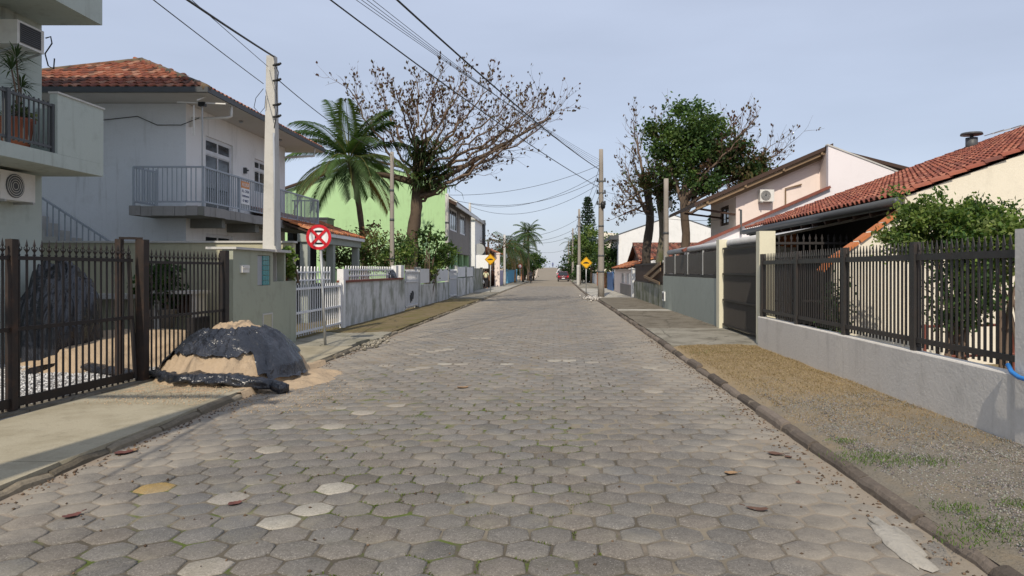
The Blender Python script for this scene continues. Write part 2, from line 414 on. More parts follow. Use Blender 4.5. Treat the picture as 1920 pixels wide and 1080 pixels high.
def _joint():
    b = NB('road bed sand and moss')
    c = b.mix(b.noise(2.0, 5), (0.055, 0.048, 0.038), (0.15, 0.13, 0.10))
    zr_ = b.N('ShaderNodeMapRange'); zr_.inputs[1].default_value = -0.0075; zr_.inputs[2].default_value = -0.0025; b.L(b.sep()[2], zr_.inputs[0])
    c = b.mix(zr_.outputs[0], c, b.mix(b.noise(25, 4), (0.17, 0.145, 0.11), (0.27, 0.235, 0.18)))
    kx = b.N('ShaderNodeMapRange'); kx.inputs[1].default_value = -3.5; kx.inputs[2].default_value = -3.95; b.L(b.sep()[0], kx.inputs[0])
    c = b.mix(kx.outputs[0], c, (0.25, 0.20, 0.15))
    x, y, z = b.sep()
    near = b.math('MULTIPLY', b.math('MULTIPLY', b.math('LESS_THAN', y, 12.0), b.math('GREATER_THAN', x, -3.3)), b.math('LESS_THAN', x, 0.4))
    mk = b.math('MULTIPLY', b.math('MULTIPLY', b.ramp(b.noise(2.3, 6, 0.7), 0.52, 0.60), 0.8), near)
    c = b.mix(mk, c, b.mix(b.noise(30, 3), (0.055, 0.085, 0.012), (0.12, 0.16, 0.03)))
    kl = b.N('ShaderNodeMapRange'); kl.inputs[1].default_value = -2.6; kl.inputs[2].default_value = -4.1; b.L(x, kl.inputs[0])
    kr = b.N('ShaderNodeMapRange'); kr.inputs[1].default_value = 0.9; kr.inputs[2].default_value = 2.4; b.L(x, kr.inputs[0])
    dm = b.ramp(b.math('ADD', b.math('MULTIPLY', b.math('MAXIMUM', kl.outputs[0], kr.outputs[0]), 0.26), b.noise(1.3, 5, 0.65)), 0.54, 0.74)
    c = b.mix(b.math('MULTIPLY', dm, 0.8), c, b.mix(b.noise(60, 3), (0.22, 0.185, 0.145), (0.34, 0.29, 0.235)))
    far = b.math('GREATER_THAN', y, 74.0)
    c = b.mix(far, c, b.mix(b.noise(1.5, 4, stretch=(0.5, 1, 1)), (0.20, 0.17, 0.13), (0.31, 0.27, 0.215)))
    b.bump(b.noise(40, 5), 0.5, 0.01); return b.done(c, 0.95, 0.1)
road = SE('road')
def bedz(t, y):
    x = lerp(pl(KL, y) - .03, pl(KR, y) + .03, t); e = min(x - pl(KL, y), pl(KR, y) - x)
    return -0.0046 + 0.0050 * noise.noise(V((x * 1.1, y * 1.1, 5))) + 0.0055 * noise.noise(V((x * 4.5, y * 4.5, 8))) + 0.008 * max(0, 1 - e / .16) - (0.003 if y < 7 and x < .6 else 0)
mb = MB(); strip(mb, lambda y: pl(KL, y) - 0.03, lambda y: pl(KR, y) + 0.03, [-10, -4, 0] + [1.0 + .12 * k for k in range(200)], bedz, 60)
strip(mb, lambda y: pl(KL, y) - 0.03, lambda y: pl(KR, y) + 0.03, [24.88] + [y for y in YS if y > 25], -0.0055)
P('road_bed', mb, _joint(), road, True)

def _paver():
    b = NB('concrete paver'); a = b.attr()
    c = b.mix(1.0, a, b.mix(b.noise(55, 4, 0.75), (0.25,) * 3, (1.78,) * 3), 'MULTIPLY')
    c = b.mix(1.0, c, b.mix(b.noise(9, 5, 0.7), (0.62,) * 3, (1.36,) * 3), 'MULTIPLY')
    c = b.mix(b.math('MULTIPLY', b.ramp(b.noise(0.5, 4), 0.52, 0.68), 0.45), c, (0.15, 0.152, 0.155))
    sp = b.ramp(b.noise(110, 2, 0.6), 0.62, 0.70)
    c = b.mix(b.math('MULTIPLY', sp, 0.6), c, (0.44, 0.41, 0.365))
    c = b.mix(b.math('MULTIPLY', b.ramp(b.noise(95, 2, 0.6), 0.26, 0.34, (1, 1, 1, 1), (0, 0, 0, 1)), 0.8), c, (0.04, 0.037, 0.034))
    x, y, z = b.sep()
    nr = b.math('MULTIPLY', b.math('MULTIPLY', b.math('LESS_THAN', y, 10.0), b.math('LESS_THAN', x, 0.8)), b.math('GREATER_THAN', x, -3.2))
    c = b.mix(b.math('MULTIPLY', b.math('MULTIPLY', nr, b.ramp(b.noise(2.6, 6, 0.7), 0.50, 0.68)), 0.24), c, (0.110, 0.112, 0.068))
    # swept-in sand: a film that gathers along both kerbs and in broad patches
    kl = b.N('ShaderNodeMapRange'); kl.inputs[1].default_value = -2.6; kl.inputs[2].default_value = -4.1; b.L(x, kl.inputs[0])
    kr = b.N('ShaderNodeMapRange'); kr.inputs[1].default_value = 0.9; kr.inputs[2].default_value = 2.4; b.L(x, kr.inputs[0])
    edge = b.math('MAXIMUM', kl.outputs[0], kr.outputs[0])
    n1 = b.noise(1.3, 5, 0.65)
    dm = b.ramp(b.math('ADD', b.math('MULTIPLY', edge, 0.26), n1), 0.54, 0.74)
    c = b.mix(b.math('MULTIPLY', dm, 0.72), c, b.mix(b.noise(60, 3), (0.235, 0.21, 0.172), (0.36, 0.32, 0.265)))
    b.bump(b.math('ADD', b.noise(90, 4, 0.7), b.math('MULTIPLY', b.noise(14, 3), 0.6)), 0.55, 0.008)
    return b.done(c, 0.9, 0.18)
M['paver'] = _paver()
PW = 0.28; PS = PW / sqrt(3)                     # across flats, side
pav = []
row = 0; y = 1.6
while y < 75:
    xo = (row % 2) * PW / 2
    for k in range(-17, 13):
        x = k * PW + xo - 0.02
        if pl(KL, y) - 0.02 < x < pl(KR, y) + 0.02: pav.append((x + .030 * noise.noise(V((x * .5, y * .4, 31))) + R.uniform(-.004, .004), y + .045 * noise.noise(V((x * .45, y * .35, 41))) + R.uniform(-.004, .004)))
    y += 1.5 * PS; row += 1
spots = [(508, 990, 2), (578, 963, 2), (420, 926, 1), (628, 919, 2), (840, 683, 2), (800, 690, 1), (765, 693, 1), (1035, 676, 2), (1062, 677, 2), (945, 683, 2), (1110, 679, 1), (730, 685, 1),
         (610, 796, 1), (500, 838, 1), (535, 797, 1), (800, 660, 1), (830, 657, 1), (850, 655, 1), (910, 633, 1), (880, 634, 1), (775, 665, 1), (1220, 690, 2), (1240, 692, 1), (720, 760, 1), (640, 768, 1), (855, 683, 2), (870, 682, 1),
         (690, 770, 1), (1235, 732, 1), (350, 1075, 1), (860, 1060, 0), (287, 914, 3)]
special = {}
for px, py, k in spots:
    g = ground(px, py); i = min(range(len(pav)), key=lambda q: (pav[q][0] - g.x) ** 2 + (pav[q][1] - g.y) ** 2); special[i] = k
def shown(x, y):
    px, py = VX + x * F / y, VY + H * F / y
    return (1e6 if (px < -60 or px > 1980 or py > 1130) else 0) + y + 0.1 * abs(x)
order = sorted(range(len(pav)), key=lambda q: shown(*pav[q]))
indiv = set(order[:300])
far_mb = MB()
def paver(mb, x, y, i):
    r = random.Random(i * 7919 + 13)
    k = 0.92 + 0.16 * r.random(); hue = r.uniform(-0.035, 0.035)
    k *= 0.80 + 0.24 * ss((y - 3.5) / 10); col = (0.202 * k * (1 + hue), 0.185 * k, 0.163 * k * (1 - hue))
    if r.random() < 0.06: col = sc_(col, 0.82)
    sp = special.get(i)
    if sp == 1: col = (0.31, 0.28, 0.235)
    elif sp == 2: col = (0.34, 0.315, 0.265)
    elif sp == 3: col = (0.34, 0.225, 0.07)
    mb.col = col
    zt = r.uniform(-0.004, 0.003) + 0.001; tx, ty = r.uniform(-0.022, 0.022), r.uniform(-0.022, 0.022); rot = r.uniform(-0.03, 0.03)
    Rr = PS * r.uniform(0.982, 1.004); ox, oy = r.uniform(-.004, .004), r.uniform(-.004, .004)
    det = y < 22
    ring = []
    for q in range(6):
        t = pi / 6 + q * pi / 3 + rot
        for u in ((-0.09, 0.0, 0.09) if det else (0.0,)):
            rr = Rr * (0.985 if u == 0 else 0.975 / cos(pi / 6 - abs(u)) * cos(pi / 6)) + r.uniform(-0.011, 0.004) - (0.012 if (det and u == 0) else 0)
            ring.append((cos(t + u) * rr, sin(t + u) * rr))
    n = len(ring)
    def pt(a, b, z): return (x + ox + a, y + oy + b, z + zt + tx * a + ty * b)
    vs = [pt(a, b, -0.035) for a, b in ring] + [pt(a, b, -0.006) for a, b in ring] + [pt(a * 0.90, b * 0.90, 0.0) for a, b in ring] + [pt(0, 0, 0.0015)]
    fs = []
    for q in range(n):
        q2 = (q + 1) % n
        fs += [(q, q2, n + q2, n + q), (n + q, n + q2, 2 * n + q2, 2 * n + q), (2 * n + q, 2 * n + q2, 3 * n)]
    mb.add(vs, fs)
for i, (x, y) in enumerate(pav):
    if i in indiv:
        m_ = MB(); paver(m_, x, y, i); obj('paver', m_.mesh('paver', (x, y, 0), True), M['paver'], road, (x, y, 0))
    else: paver(far_mb, x, y, i)
P('paver', far_mb, M['paver'], road, True, kind='stuff')

# kerbs: short dark stones, one object each while they can be told apart
def _kerb():
    b = NB('dark weathered kerb stone'); a = b.attr()
    c = b.mix(1.0, a, b.mix(b.noise(18, 5, 0.7), (0.6,) * 3, (1.35,) * 3), 'MULTIPLY')
    c = b.mix(b.ramp(b.noise(5, 5, 0.7), 0.58, 0.7), c, (0.24, 0.20, 0.15)); b.bump(b.noise(25, 5, 0.7), 0.8, 0.02); return b.done(c, 0.92, 0.15)
M['kerb'] = _kerb()
def kerb(name, K, side, y0, y1, yend, hgt, wid, seed, gaps=(), kc=(0.135, 0.112, 0.092)):
    r = random.Random(seed); root = SE(name); y = y0; rest = MB()
    while y < yend:
        L = r.uniform(0.75, 1.05) if y < y1 else 2.5
        ya, yb = y + r.uniform(.004, .016), min(y + L, yend) - r.uniform(.004, .022); xo_, zo_ = r.uniform(-.012, .012), r.uniform(-.014, .008)
        if not any(a < (ya + yb) / 2 < b_ for a, b_ in gaps):
            m_ = MB() if y < y1 else rest
            k = r.uniform(0.65, 1.5); m_.col = sc_(kc, k)
            xs_, zt = [], hgt + r.uniform(-0.025, 0.012); n = 6; vs = []
            for j in range(n + 1):
                yy = lerp(ya, yb, j / n); e = pl(K, yy); h0 = hz(yy); wob = 0.018 * noise.noise(V((yy * 3.1, seed, 0))); dz = 0.02 * noise.noise(V((yy * 4.3, seed + 5, 0))) - (0.012 if j in (0, n) else 0)
                prof = [(-0.01, -0.05), (0.0, zt * 0.55 + dz), (0.02, zt * 0.86 + dz), (0.05, zt + dz), (wid * 0.8, zt + dz * 0.5), (wid, zt - 0.01), (wid, -0.05)]
                vs += [(e + side * (a_ + wob) + xo_, yy, z_ + h0 + zo_) for a_, z_ in prof]
            q = 7; fs = []
            for j in range(n):
                for t in range(q - 1):
                    fs.append((j * q + t, j * q + t + 1, (j + 1) * q + t + 1, (j + 1) * q + t))
            e0 = len(vs); vs += vs[:q] + vs[n * q:n * q + q]; fs += [tuple(range(e0, e0 + q)), tuple(range(e0 + 2 * q - 1, e0 + q - 1, -1))]
            m_.add(vs, fs)
            if y < y1: P('kerb_stone', m_, M['kerb'], root)
        y += L
    if rest.v: P('kerb_stone', rest, M['kerb'], root, kind='stuff')
kerb('left_kerb', KL, -1, 3.0, 44, 210, 0.078, 0.06, 11, gaps=((9.6, 12.0), (15.4, 17.6)), kc=(0.20, 0.17, 0.125))
kerb('right_kerb', KR, 1, 2.0, 44, 210, 0.090, 0.105, 12)

# sidewalks and yards
def _walk(name, c1, c2, mossf, crack=True, mosscol=(0.075, 0.075, 0.03)):
    b = NB(name)
    c = b.mix(b.noise(0.8, 5, 0.6), c1, c2)
    c = b.mix(0.5, c, b.mix(b.noise(60, 4, 0.8), sc_(c1, 0.5), sc_(c2, 1.4)))
    c = b.mix(b.math('MULTIPLY', b.ramp(b.noise(7, 5, 0.7), 0.55, 0.75), 0.4), c, sc_(c1, 0.55))
    c = b.mix(b.math('MULTIPLY', b.ramp(b.noise(1.7, 5, 0.65), 0.46, 0.66), mossf), c, mosscol)
    if crack:
        v = b.N('ShaderNodeTexVoronoi', feature='DISTANCE_TO_EDGE'); v.inputs['Scale'].default_value = 0.7
        ds = b.N('ShaderNodeMixRGB'); ds.inputs[0].default_value = 0.25; b.L(b.P(), ds.inputs[1])
        nn = b.N('ShaderNodeTexNoise'); nn.inputs['Scale'].default_value = 3; b.L(b.P(), nn.inputs['Vector']); b.L(nn.outputs['Color'], ds.inputs[2])
        b.L(ds.outputs[0], v.inputs['Vector'])
        cm = b.ramp(v.outputs['Distance'], 0.004, 0.012, (1, 1, 1, 1), (0, 0, 0, 1))
        c = b.mix(b.math('MULTIPLY', cm, 0.6), c, (0.05, 0.045, 0.035))
    b.bump(b.math('ADD', b.noise(35, 5, 0.7), b.noise(4, 4)), 0.5, 0.012); return b.done(c, 0.93, 0.15)
M['walk_near'] = _walk('olive concrete walk', (0.30, 0.265, 0.19), (0.41, 0.37, 0.275), 0.40, False, (0.19, 0.16, 0.10))
M['walk_broken'] = _walk('cracked concrete walk', (0.24, 0.225, 0.18), (0.36, 0.335, 0.27), 0.45)
M['walk_moss'] = _walk('mossy brown walk', (0.13, 0.10, 0.055), (0.21, 0.165, 0.095), 0.75, True, (0.11, 0.105, 0.028))
M['walk_grey'] = _walk('grey concrete walk', (0.20, 0.185, 0.15), (0.32, 0.30, 0.25), 0.55, True, (0.075, 0.065, 0.045))
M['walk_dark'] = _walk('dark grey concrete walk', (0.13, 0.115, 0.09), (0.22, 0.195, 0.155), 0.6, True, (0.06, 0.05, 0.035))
M['walk_pale'] = _walk('pale concrete walk', (0.36, 0.34, 0.30), (0.46, 0.44, 0.39), 0.3)
XF = -5.86
sw = SE('left_sidewalk')
def slab(root, fa, fb, y0, y1, m, z, n=8, seg=6, amp=0.01, name='slab'):
    mb = MB(); ys_ = [lerp(y0 + 0.006, y1 - 0.006, j / n) for j in range(n + 1)]
    strip(mb, fa, fb, ys_, lambda t, y: z + amp * noise.noise(V((t * 3 + fa(y), y * 0.8, z))), seg)
    # edge skirts so the slab has thickness
    w_ = seg + 1; nv = len(mb.v); loop = [j * w_ for j in range(n + 1)] + [n * w_ + k for k in range(1, w_)] + [j * w_ + seg for j in range(n - 1, -1, -1)] + [k for k in range(seg - 1, 0, -1)]
    lip = [mb.v[i] for i in loop]; low = [(a, b_, c_ - 0.14) for a, b_, c_ in lip]; m_ = len(loop); mb.v += lip + low; mb.c += [(1, 1, 1)] * (2 * m_)
    for q in range(m_):
        q2 = (q + 1) % m_; mb.f.append((nv + q, nv + q2, nv + m_ + q2, nv + m_ + q))
    return P(name, mb, m, root, True)
wob = lambda y: 0.03 * noise.noise(V((y * 2.3, 3, 0)))
kl_in = lambda y: pl(KL, y) - 0.055 + wob(y) * 0.25
slab(sw, lambda y: XF - 0.02, kl_in, -2, 5.9, M['walk_near'], 0.088, 12)
slab(sw, lambda y: XF - 0.02, kl_in, 5.9, 14.9, M['walk_near'], 0.088, 20)
slab(sw, lambda y: XF - 0.02, lambda y: pl(KL, y) - 0.12 + 0.10 * noise.noise(V((y * 3, 9, 0))), 14.9, 16.4, M['walk_broken'], 0.100, 8, amp=0.03)
slab(sw, lambda y: XF - 0.02, lambda y: pl(KL, y) - 0.02 + 0.14 * noise.noise(V((y * 3, 4, 0))), 16.4, 18.3, M['walk_broken'], 0.085, 8, amp=0.04)
slab(sw, lambda y: XF - 0.06, kl_in, 18.3, 28.0, M['walk_moss'], 0.10, 12, amp=0.03)
slab(sw, lambda y: XF - 0.06, kl_in, 28.0, 40.0, M['walk_moss'], 0.10, 12, amp=0.02)
slab(sw, lambda y: XF - 0.06, kl_in, 40.0, 52.0, M['walk_grey'], 0.10, 8, amp=0.01)
slab(sw, lambda y: XF - 0.3, kl_in, 52.0, 76.0, M['walk_pale'], 0.10, 8, amp=0.01)
slab(sw, lambda y: XF - 0.3, kl_in, 76.0, 140.0, M['walk_grey'], 0.10, 8, amp=0.01)
rw = SE('right_sidewalk')
kr_in = lambda y: pl(KR, y) + 0.098
slab(rw, kr_in, lambda y: 4.75, 14.9, 19.4, M['walk_grey'], 0.112, 8, amp=0.02)
slab(rw, kr_in, lambda y: 4.70, 19.4, 27.6, M['walk_dark'], 0.115, 8, amp=0.02)
slab(rw, kr_in, lambda y: 4.70, 27.6, 28.5, M['walk_pale'], 0.118, 3)
slab(rw, kr_in, lambda y: 4.70, 28.5, 41.0, M['walk_dark'], 0.115, 8, amp=0.02)
slab(rw, kr_in, lambda y: 4.75, 41.0, 62.0, M['walk_pale'], 0.11, 8)
slab(rw, kr_in, lambda y: 4.75, 62.0, 140.0, M['walk_grey'], 0.11, 8)

# right verge: earth, dry grass, gravel
def _verge():
    b = NB('dry earth verge')
    c = b.mix(b.noise(2.2, 6, 0.65), (0.25, 0.18, 0.10), (0.43, 0.335, 0.205))
    c = b.mix(0.4, c, b.mix(b.noise(70, 4, 0.8), (0.10, 0.07, 0.04), (0.47, 0.37, 0.24)))
    y = b.sep()[1]
    mr = b.N('ShaderNodeMapRange'); mr.inputs[1].default_value = 11.0; mr.inputs[2].default_value = 6.2; b.L(y, mr.inputs[0])
    gm = b.ramp(b.math('ADD', b.math('MULTIPLY', mr.outputs[0], 0.5), b.noise(1.8, 6, 0.7)), 0.62, 0.98)
    c = b.mix(gm, c, b.mix(b.noise(60, 3), (0.13, 0.115, 0.09), (0.33, 0.295, 0.24)))
    b.bump(b.math('ADD', b.noise(30, 6, 0.8), b.noise(6, 4)), 0.8, 0.03); return b.done(c, 0.95, 0.1)
def vz(t, y): return 0.060 + 0.030 * ss(t / .10) + 0.035 * sin(pi * t) * ss(t / .1) + 0.022 * noise.noise(V((t * 6, y * 1.7, 2))) - 0.03 * ss((t - 0.9) / 0.1)
mb = MB(); strip(mb, lambda y: pl(KR, y) + 0.07, lambda y: 4.36, [0.0 + 0.25 * k for k in range(60)] + [14.9], vz, 14)
S('verge', mb, _verge(), smooth=True)
def _gravel_yard():
    b = NB('grey gravel bed'); c = b.mix(b.noise(55, 4, 0.8), (0.10, 0.10, 0.10), (0.52, 0.51, 0.50))
    b.bump(b.noise(45, 4, 0.8), 1.0, 0.04); return b.done(c, 0.9, 0.2)
M['gravelbed'] = _gravel_yard()
mb = MB(); strip(mb, lambda y: -24, lambda y: XF - 0.03, [-6, 0, 4, 8, 12, 16.1], 0.085, 8); S('front_yard', mb, M['gravelbed'])
mb = MB(); strip(mb, lambda y: -24, lambda y: XF - 0.07, [16.2, 20, 30, 41.8], 0.08, 8); S('neighbour_yard', mb, M['walk_moss'])
mb = MB(); strip(mb, lambda y: 4.40, lambda y: 24, [0, 6, 12, 15.0], 0.09, 8); S('garden_soil', mb, M['walk_moss'])
mb = MB(); strip(mb, lambda y: 4.78, lambda y: 24, [15.0, 20, 30, 44], 0.085, 8); S('paved_yard', mb, M['walk_grey'])

# loose stones and blades on the verge and in the left yard (nobody could count them)
def pebbles(name, pts, sizes, cols, m):
    n = len(pts); base = np.array([(1, 0, 0), (0, 1, 0), (-1, 0, 0), (0, -1, 0), (0, 0, 0.7), (0, 0, -0.7)], dtype=np.float32)
    tri = np.array([(0, 1, 4), (1, 2, 4), (2, 3, 4), (3, 0, 4), (1, 0, 5), (2, 1, 5), (3, 2, 5), (0, 3, 5)])
    jit = NP.uniform(0.6, 1.35, (n, 6, 3)); a = NP.uniform(0, 2 * pi, n); ca, sa = np.cos(a), np.sin(a)
    v = base[None] * jit * sizes[:, None, None]
    x = v[:, :, 0] * ca[:, None] - v[:, :, 1] * sa[:, None]; y = v[:, :, 0] * sa[:, None] + v[:, :, 1] * ca[:, None]; v[:, :, 0] = x; v[:, :, 1] = y
    v += pts[:, None, :]
    f = tri[None] + 6 * np.arange(n)[:, None, None]
    o = obj(name, npmesh(name, v.reshape(-1, 3), f.reshape(-1, 3), np.repeat(cols, 6, 0)), m); o['kind'] = 'stuff'; return o
M['stone'] = tinted('loose stone', 0.9, 0.25, 60, 0.25, 0.2)
def verge_pts(n, y0, y1, pw):
    y = y0 + (y1 - y0) * NP.random(n) ** pw; t = NP.random(n)
    x = np.array([pl(KR, q) for q in y]) + 0.14 + t * 1.70
    z = np.array([vz((a - 2.46) / 1.9, b_) for a, b_ in zip(x, y)]); return np.stack([x, y, z], 1)
pts = verge_pts(34000, 3.0, 11.0, 1.0)
keep = np.array([noise.noise(V((p[0] * 0.9, p[1] * 0.9, 4))) + (8.2 - p[1]) * 0.16 + R.uniform(-.6, .35) > 0 for p in pts]); pts = pts[keep]
k = NP.uniform(0.07, 0.30, (len(pts), 1)); cols = k * np.array([[1.0, 0.95, 0.87]]) * NP.uniform(0.92, 1.08, (len(pts), 3))
pebbles('gravel', pts, NP.uniform(0.005, 0.012, len(pts)), cols, M['stone'])
pts = verge_pts(7000, 6.5, 14.8, 1.0); k = NP.uniform(0.5, 1.3, (len(pts), 1))
pebbles('crumbs', pts, NP.uniform(0.003, 0.009, len(pts)), k * np.array([[0.26, 0.17, 0.08]]), M['stone'])
n = 24000; y = NP.uniform(5.2, 13.5, n); x = -5.95 - NP.random(n) * 3.6
pts = np.stack([x, y, np.full(n, 0.09)], 1); k = NP.uniform(0.15, 0.75, (n, 1))
pebbles('gravel', pts, NP.uniform(0.012, 0.026, n), k * np.array([[1, 0.99, 0.97]]), M['stone'])

def blades(name, pts, hts, cols, wid=0.006, lean=0.5):
    n = len(pts); a = NP.uniform(0, 2 * pi, n); l = NP.uniform(0.1, lean, n) * hts
    d = np.stack([np.cos(a), np.sin(a), np.zeros(n)], 1); s = np.stack([-np.sin(a), np.cos(a), np.zeros(n)], 1) * wid
    v = np.stack([pts - s, pts + s, pts + d * l[:, None] * 0.4 + np.array([0, 0, 1]) * (hts * 0.6)[:, None] + s * 0.7, pts + d * l[:, None] + np.array([0, 0, 1]) * hts[:, None]], 1)
    f = np.arange(4 * n).reshape(n, 4)
    o = obj(name, npmesh(name, v.reshape(-1, 3), f, np.repeat(cols, 4, 0)), M['leaf']); o['kind'] = 'stuff'; return o
pts = verge_pts(22000, 6.0, 14.85, 0.55); n = len(pts)
blades('dry_grass', pts, NP.uniform(0.008, 0.03, n), NP.uniform(0.6, 1.25, (n, 1)) * np.array([[0.33, 0.25, 0.14]]), 0.003, 1.8)
tufts = []
for px, py, rr, cnt in ((1640, 858, 0.26, 620), (1745, 862, 0.16, 200), (1790, 950, 0.14, 240), (1860, 990, 0.22, 420), (1800, 1010, 0.12, 120), (1580, 825, 0.10, 120), (1900, 945, 0.1, 200), (1350, 660, 0.5, 200)):
    g = ground(px, py, 0.13)
    for q in range(cnt):
        a, d = R.uniform(0, 2 * pi), rr * sqrt(R.random()) * R.uniform(0.6, 1.5); tufts.append((g.x + cos(a) * d * 1.2, g.y + sin(a) * d, 0.12))
tp = np.array(tufts); n = len(tp)
blades('grass', tp, NP.uniform(0.008, 0.03, n), NP.uniform(0.6, 1.3, (n, 1)) * np.array([[0.10, 0.17, 0.03]]), 0.003, 1.4)
# moss and weeds in the paver joints
ms = []
for i in order[:900]:
    x, y = pav[i]
    nz = noise.noise(V((x * 0.8, y * 0.8, 7))) + (0.20 if -2.2 < x < 0.2 and y < 9 else -0.25)
    if nz < 0.12 or y > 11: continue
    for q in range(6):
        if R.random() > 0.14 + 0.36 * max(0, nz): continue
        t = q * pi / 3 + pi / 6; a0 = V((cos(t), sin(t), 0)) * PS; a1 = V((cos(t + pi / 3), sin(t + pi / 3), 0)) * PS
        for s_ in range(16):
            pnt = a0.lerp(a1, R.random() ** 1.5); ms.append((x + pnt.x + R.gauss(0, .007), y + pnt.y + R.gauss(0, .007), -0.009))
g = ground(783, 781)
for q in range(260): ms.append((g.x + R.gauss(0, 0.10), g.y + R.gauss(0, 0.05), -0.008))
mp = np.array(ms); n = len(mp)
blades('moss', mp, NP.uniform(0.008, 0.02, n), NP.uniform(0.5, 1.3, (n, 1)) * np.array([[0.11, 0.15, 0.02]]), 0.004, 1.2)

# narrow dark grey strip along the foot of the iron gates, and thin litter of leaf crumbs by the kerbs
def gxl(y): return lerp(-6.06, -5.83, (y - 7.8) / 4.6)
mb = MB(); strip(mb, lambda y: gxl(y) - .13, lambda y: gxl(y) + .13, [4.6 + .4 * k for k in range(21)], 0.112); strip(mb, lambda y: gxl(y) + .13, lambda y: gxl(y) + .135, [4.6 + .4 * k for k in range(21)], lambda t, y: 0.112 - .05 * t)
S('gate_foot_strip', mb, M['walk_dark'])
cr = [(pl(KL, y) + abs(R.gauss(0, .10)) + .02, y, .004) for y in [R.uniform(4.2, 16) for k in range(500)]] + [(pl(KR, y) - abs(R.gauss(0, .14)) - .02, y, .004) for y in [R.uniform(3.2, 18) for k in range(700)]] + [(R.uniform(-3.9, 2.2), R.uniform(3.6, 16), .005) for k in range(420)]
rb = np.array(cr); pebbles('litter', rb, NP.uniform(.004, .016, len(rb)), NP.uniform(.4, 1.3, (len(rb), 1)) * np.array([[.15, .10, .065]]), M['stone'])
# ---------------------------------------------------------------- shared builders
def railing_bar(h, r, n=4):
    mb = MB(); mb.box(-r, r, -r, r, 0, h); return mb.mesh('bar')
def window(parent, axis, c, out, u0, u1, z0, z1, frame_m, cols=2, transom=0.0, fw=0.06, depth=0.10, grille=False):
    """window set inside a real opening: outer plane axis=c, out=+-1 the outward side"""
    mk = lambda d, u, z: (c + out * d, u, z) if axis == 'x' else (u, c + out * d, z)
    def bx(mb, d0, d1, ua, ub, za, zb):
        a, b_ = mk(d0, ua, za), mk(d1, ub, zb)
        mb.box(min(a[0], b_[0]), max(a[0], b_[0]), min(a[1], b_[1]), max(a[1], b_[1]), za, zb)
    root = MB(); d0, d1 = -depth, -depth + 0.05
    bx(root, d0, d1, u0, u0 + fw, z0, z1); bx(root, d0, d1, u1 - fw, u1, z0, z1); bx(root, d0, d1, u0 + fw, u1 - fw, z0, z0 + fw); bx(root, d0, d1, u0 + fw, u1 - fw, z1 - fw, z1)
    zt = z1 - transom if transom else None
    if zt: bx(root, d0, d1 + 0.01, u0 + fw, u1 - fw, zt - fw * 0.6, zt + fw * 0.6)
    f = P('window', root, frame_m, parent)
    iw = (u1 - u0 - 2 * fw); bands = [(z0 + fw, (zt - fw * 0.6) if zt else z1 - fw)] + ([(zt + fw * 0.6, z1 - fw)] if zt else [])
    for za, zb in bands:
        for k in range(cols):
            ua, ub = u0 + fw + iw * k / cols, u0 + fw + iw * (k + 1) / cols; t = 0.028
            s_ = MB(); e0, e1 = d0 + 0.008, d1 - 0.008
            bx(s_, e0, e1, ua, ua + t, za, zb); bx(s_, e0, e1, ub - t, ub, za, zb); bx(s_, e0, e1, ua + t, ub - t, za, za + t); bx(s_, e0, e1, ua + t, ub - t, zb - t, zb)
            P('sash', s_, frame_m, f)
            g_ = MB(); bx(g_, d0 + 0.015, d0 + 0.023, ua + t, ub - t, za + t, zb - t); P('pane', g_, M['glass'], f)
    if grille:
        n = max(3, int((u1 - u0) / 0.14))
        gm = MB()
        for k in range(n + 1): u = lerp(u0 + 0.03, u1 - 0.03, k / n); bx(gm, -0.035, -0.02, u - 0.007, u + 0.007, z0 + 0.01, z1 - 0.01)
        P('grille', gm, frame_m, f)
    return f
def tile_mesh(name, tint, tw, tl, seg=5):
    """one half-barrel clay tile; x across, y up the slope, z off the roof"""
    mb = MB(); mb.col = tint; vs = []; fs = []
    for j, (yy, lift) in enumerate(((0, 0.028), (tl, 0.0))):
        for k in range(seg + 1):
            t = pi * k / seg; vs.append((-cos(t) * tw * 0.36, yy, sin(t) * tw * 0.34 + lift))
    for k in range(seg): fs.append((k, k + 1, seg + 2 + k, seg + 1 + k))
    b0 = len(vs)                                      # thickness at the lower end and the flat pan beside it
    for k in range(seg + 1):
        t = pi * k / seg; vs.append((-cos(t) * tw * 0.28, 0, sin(t) * tw * 0.25 + 0.026))
    for k in range(seg): fs.append((k, b0 + k, b0 + k + 1, k + 1))
    p0 = len(vs); vs += [(tw * 0.34, 0, 0.030), (tw * 0.66, 0, 0.030), (tw * 0.66, tl, 0.004), (tw * 0.34, tl, 0.004), (tw * 0.34, 0, 0.008), (tw * 0.66, 0, 0.008)]
    fs += [(p0, p0 + 1, p0 + 2, p0 + 3), (p0 + 4, p0 + 5, p0 + 1, p0)]
    mb.add(vs, fs); return mb
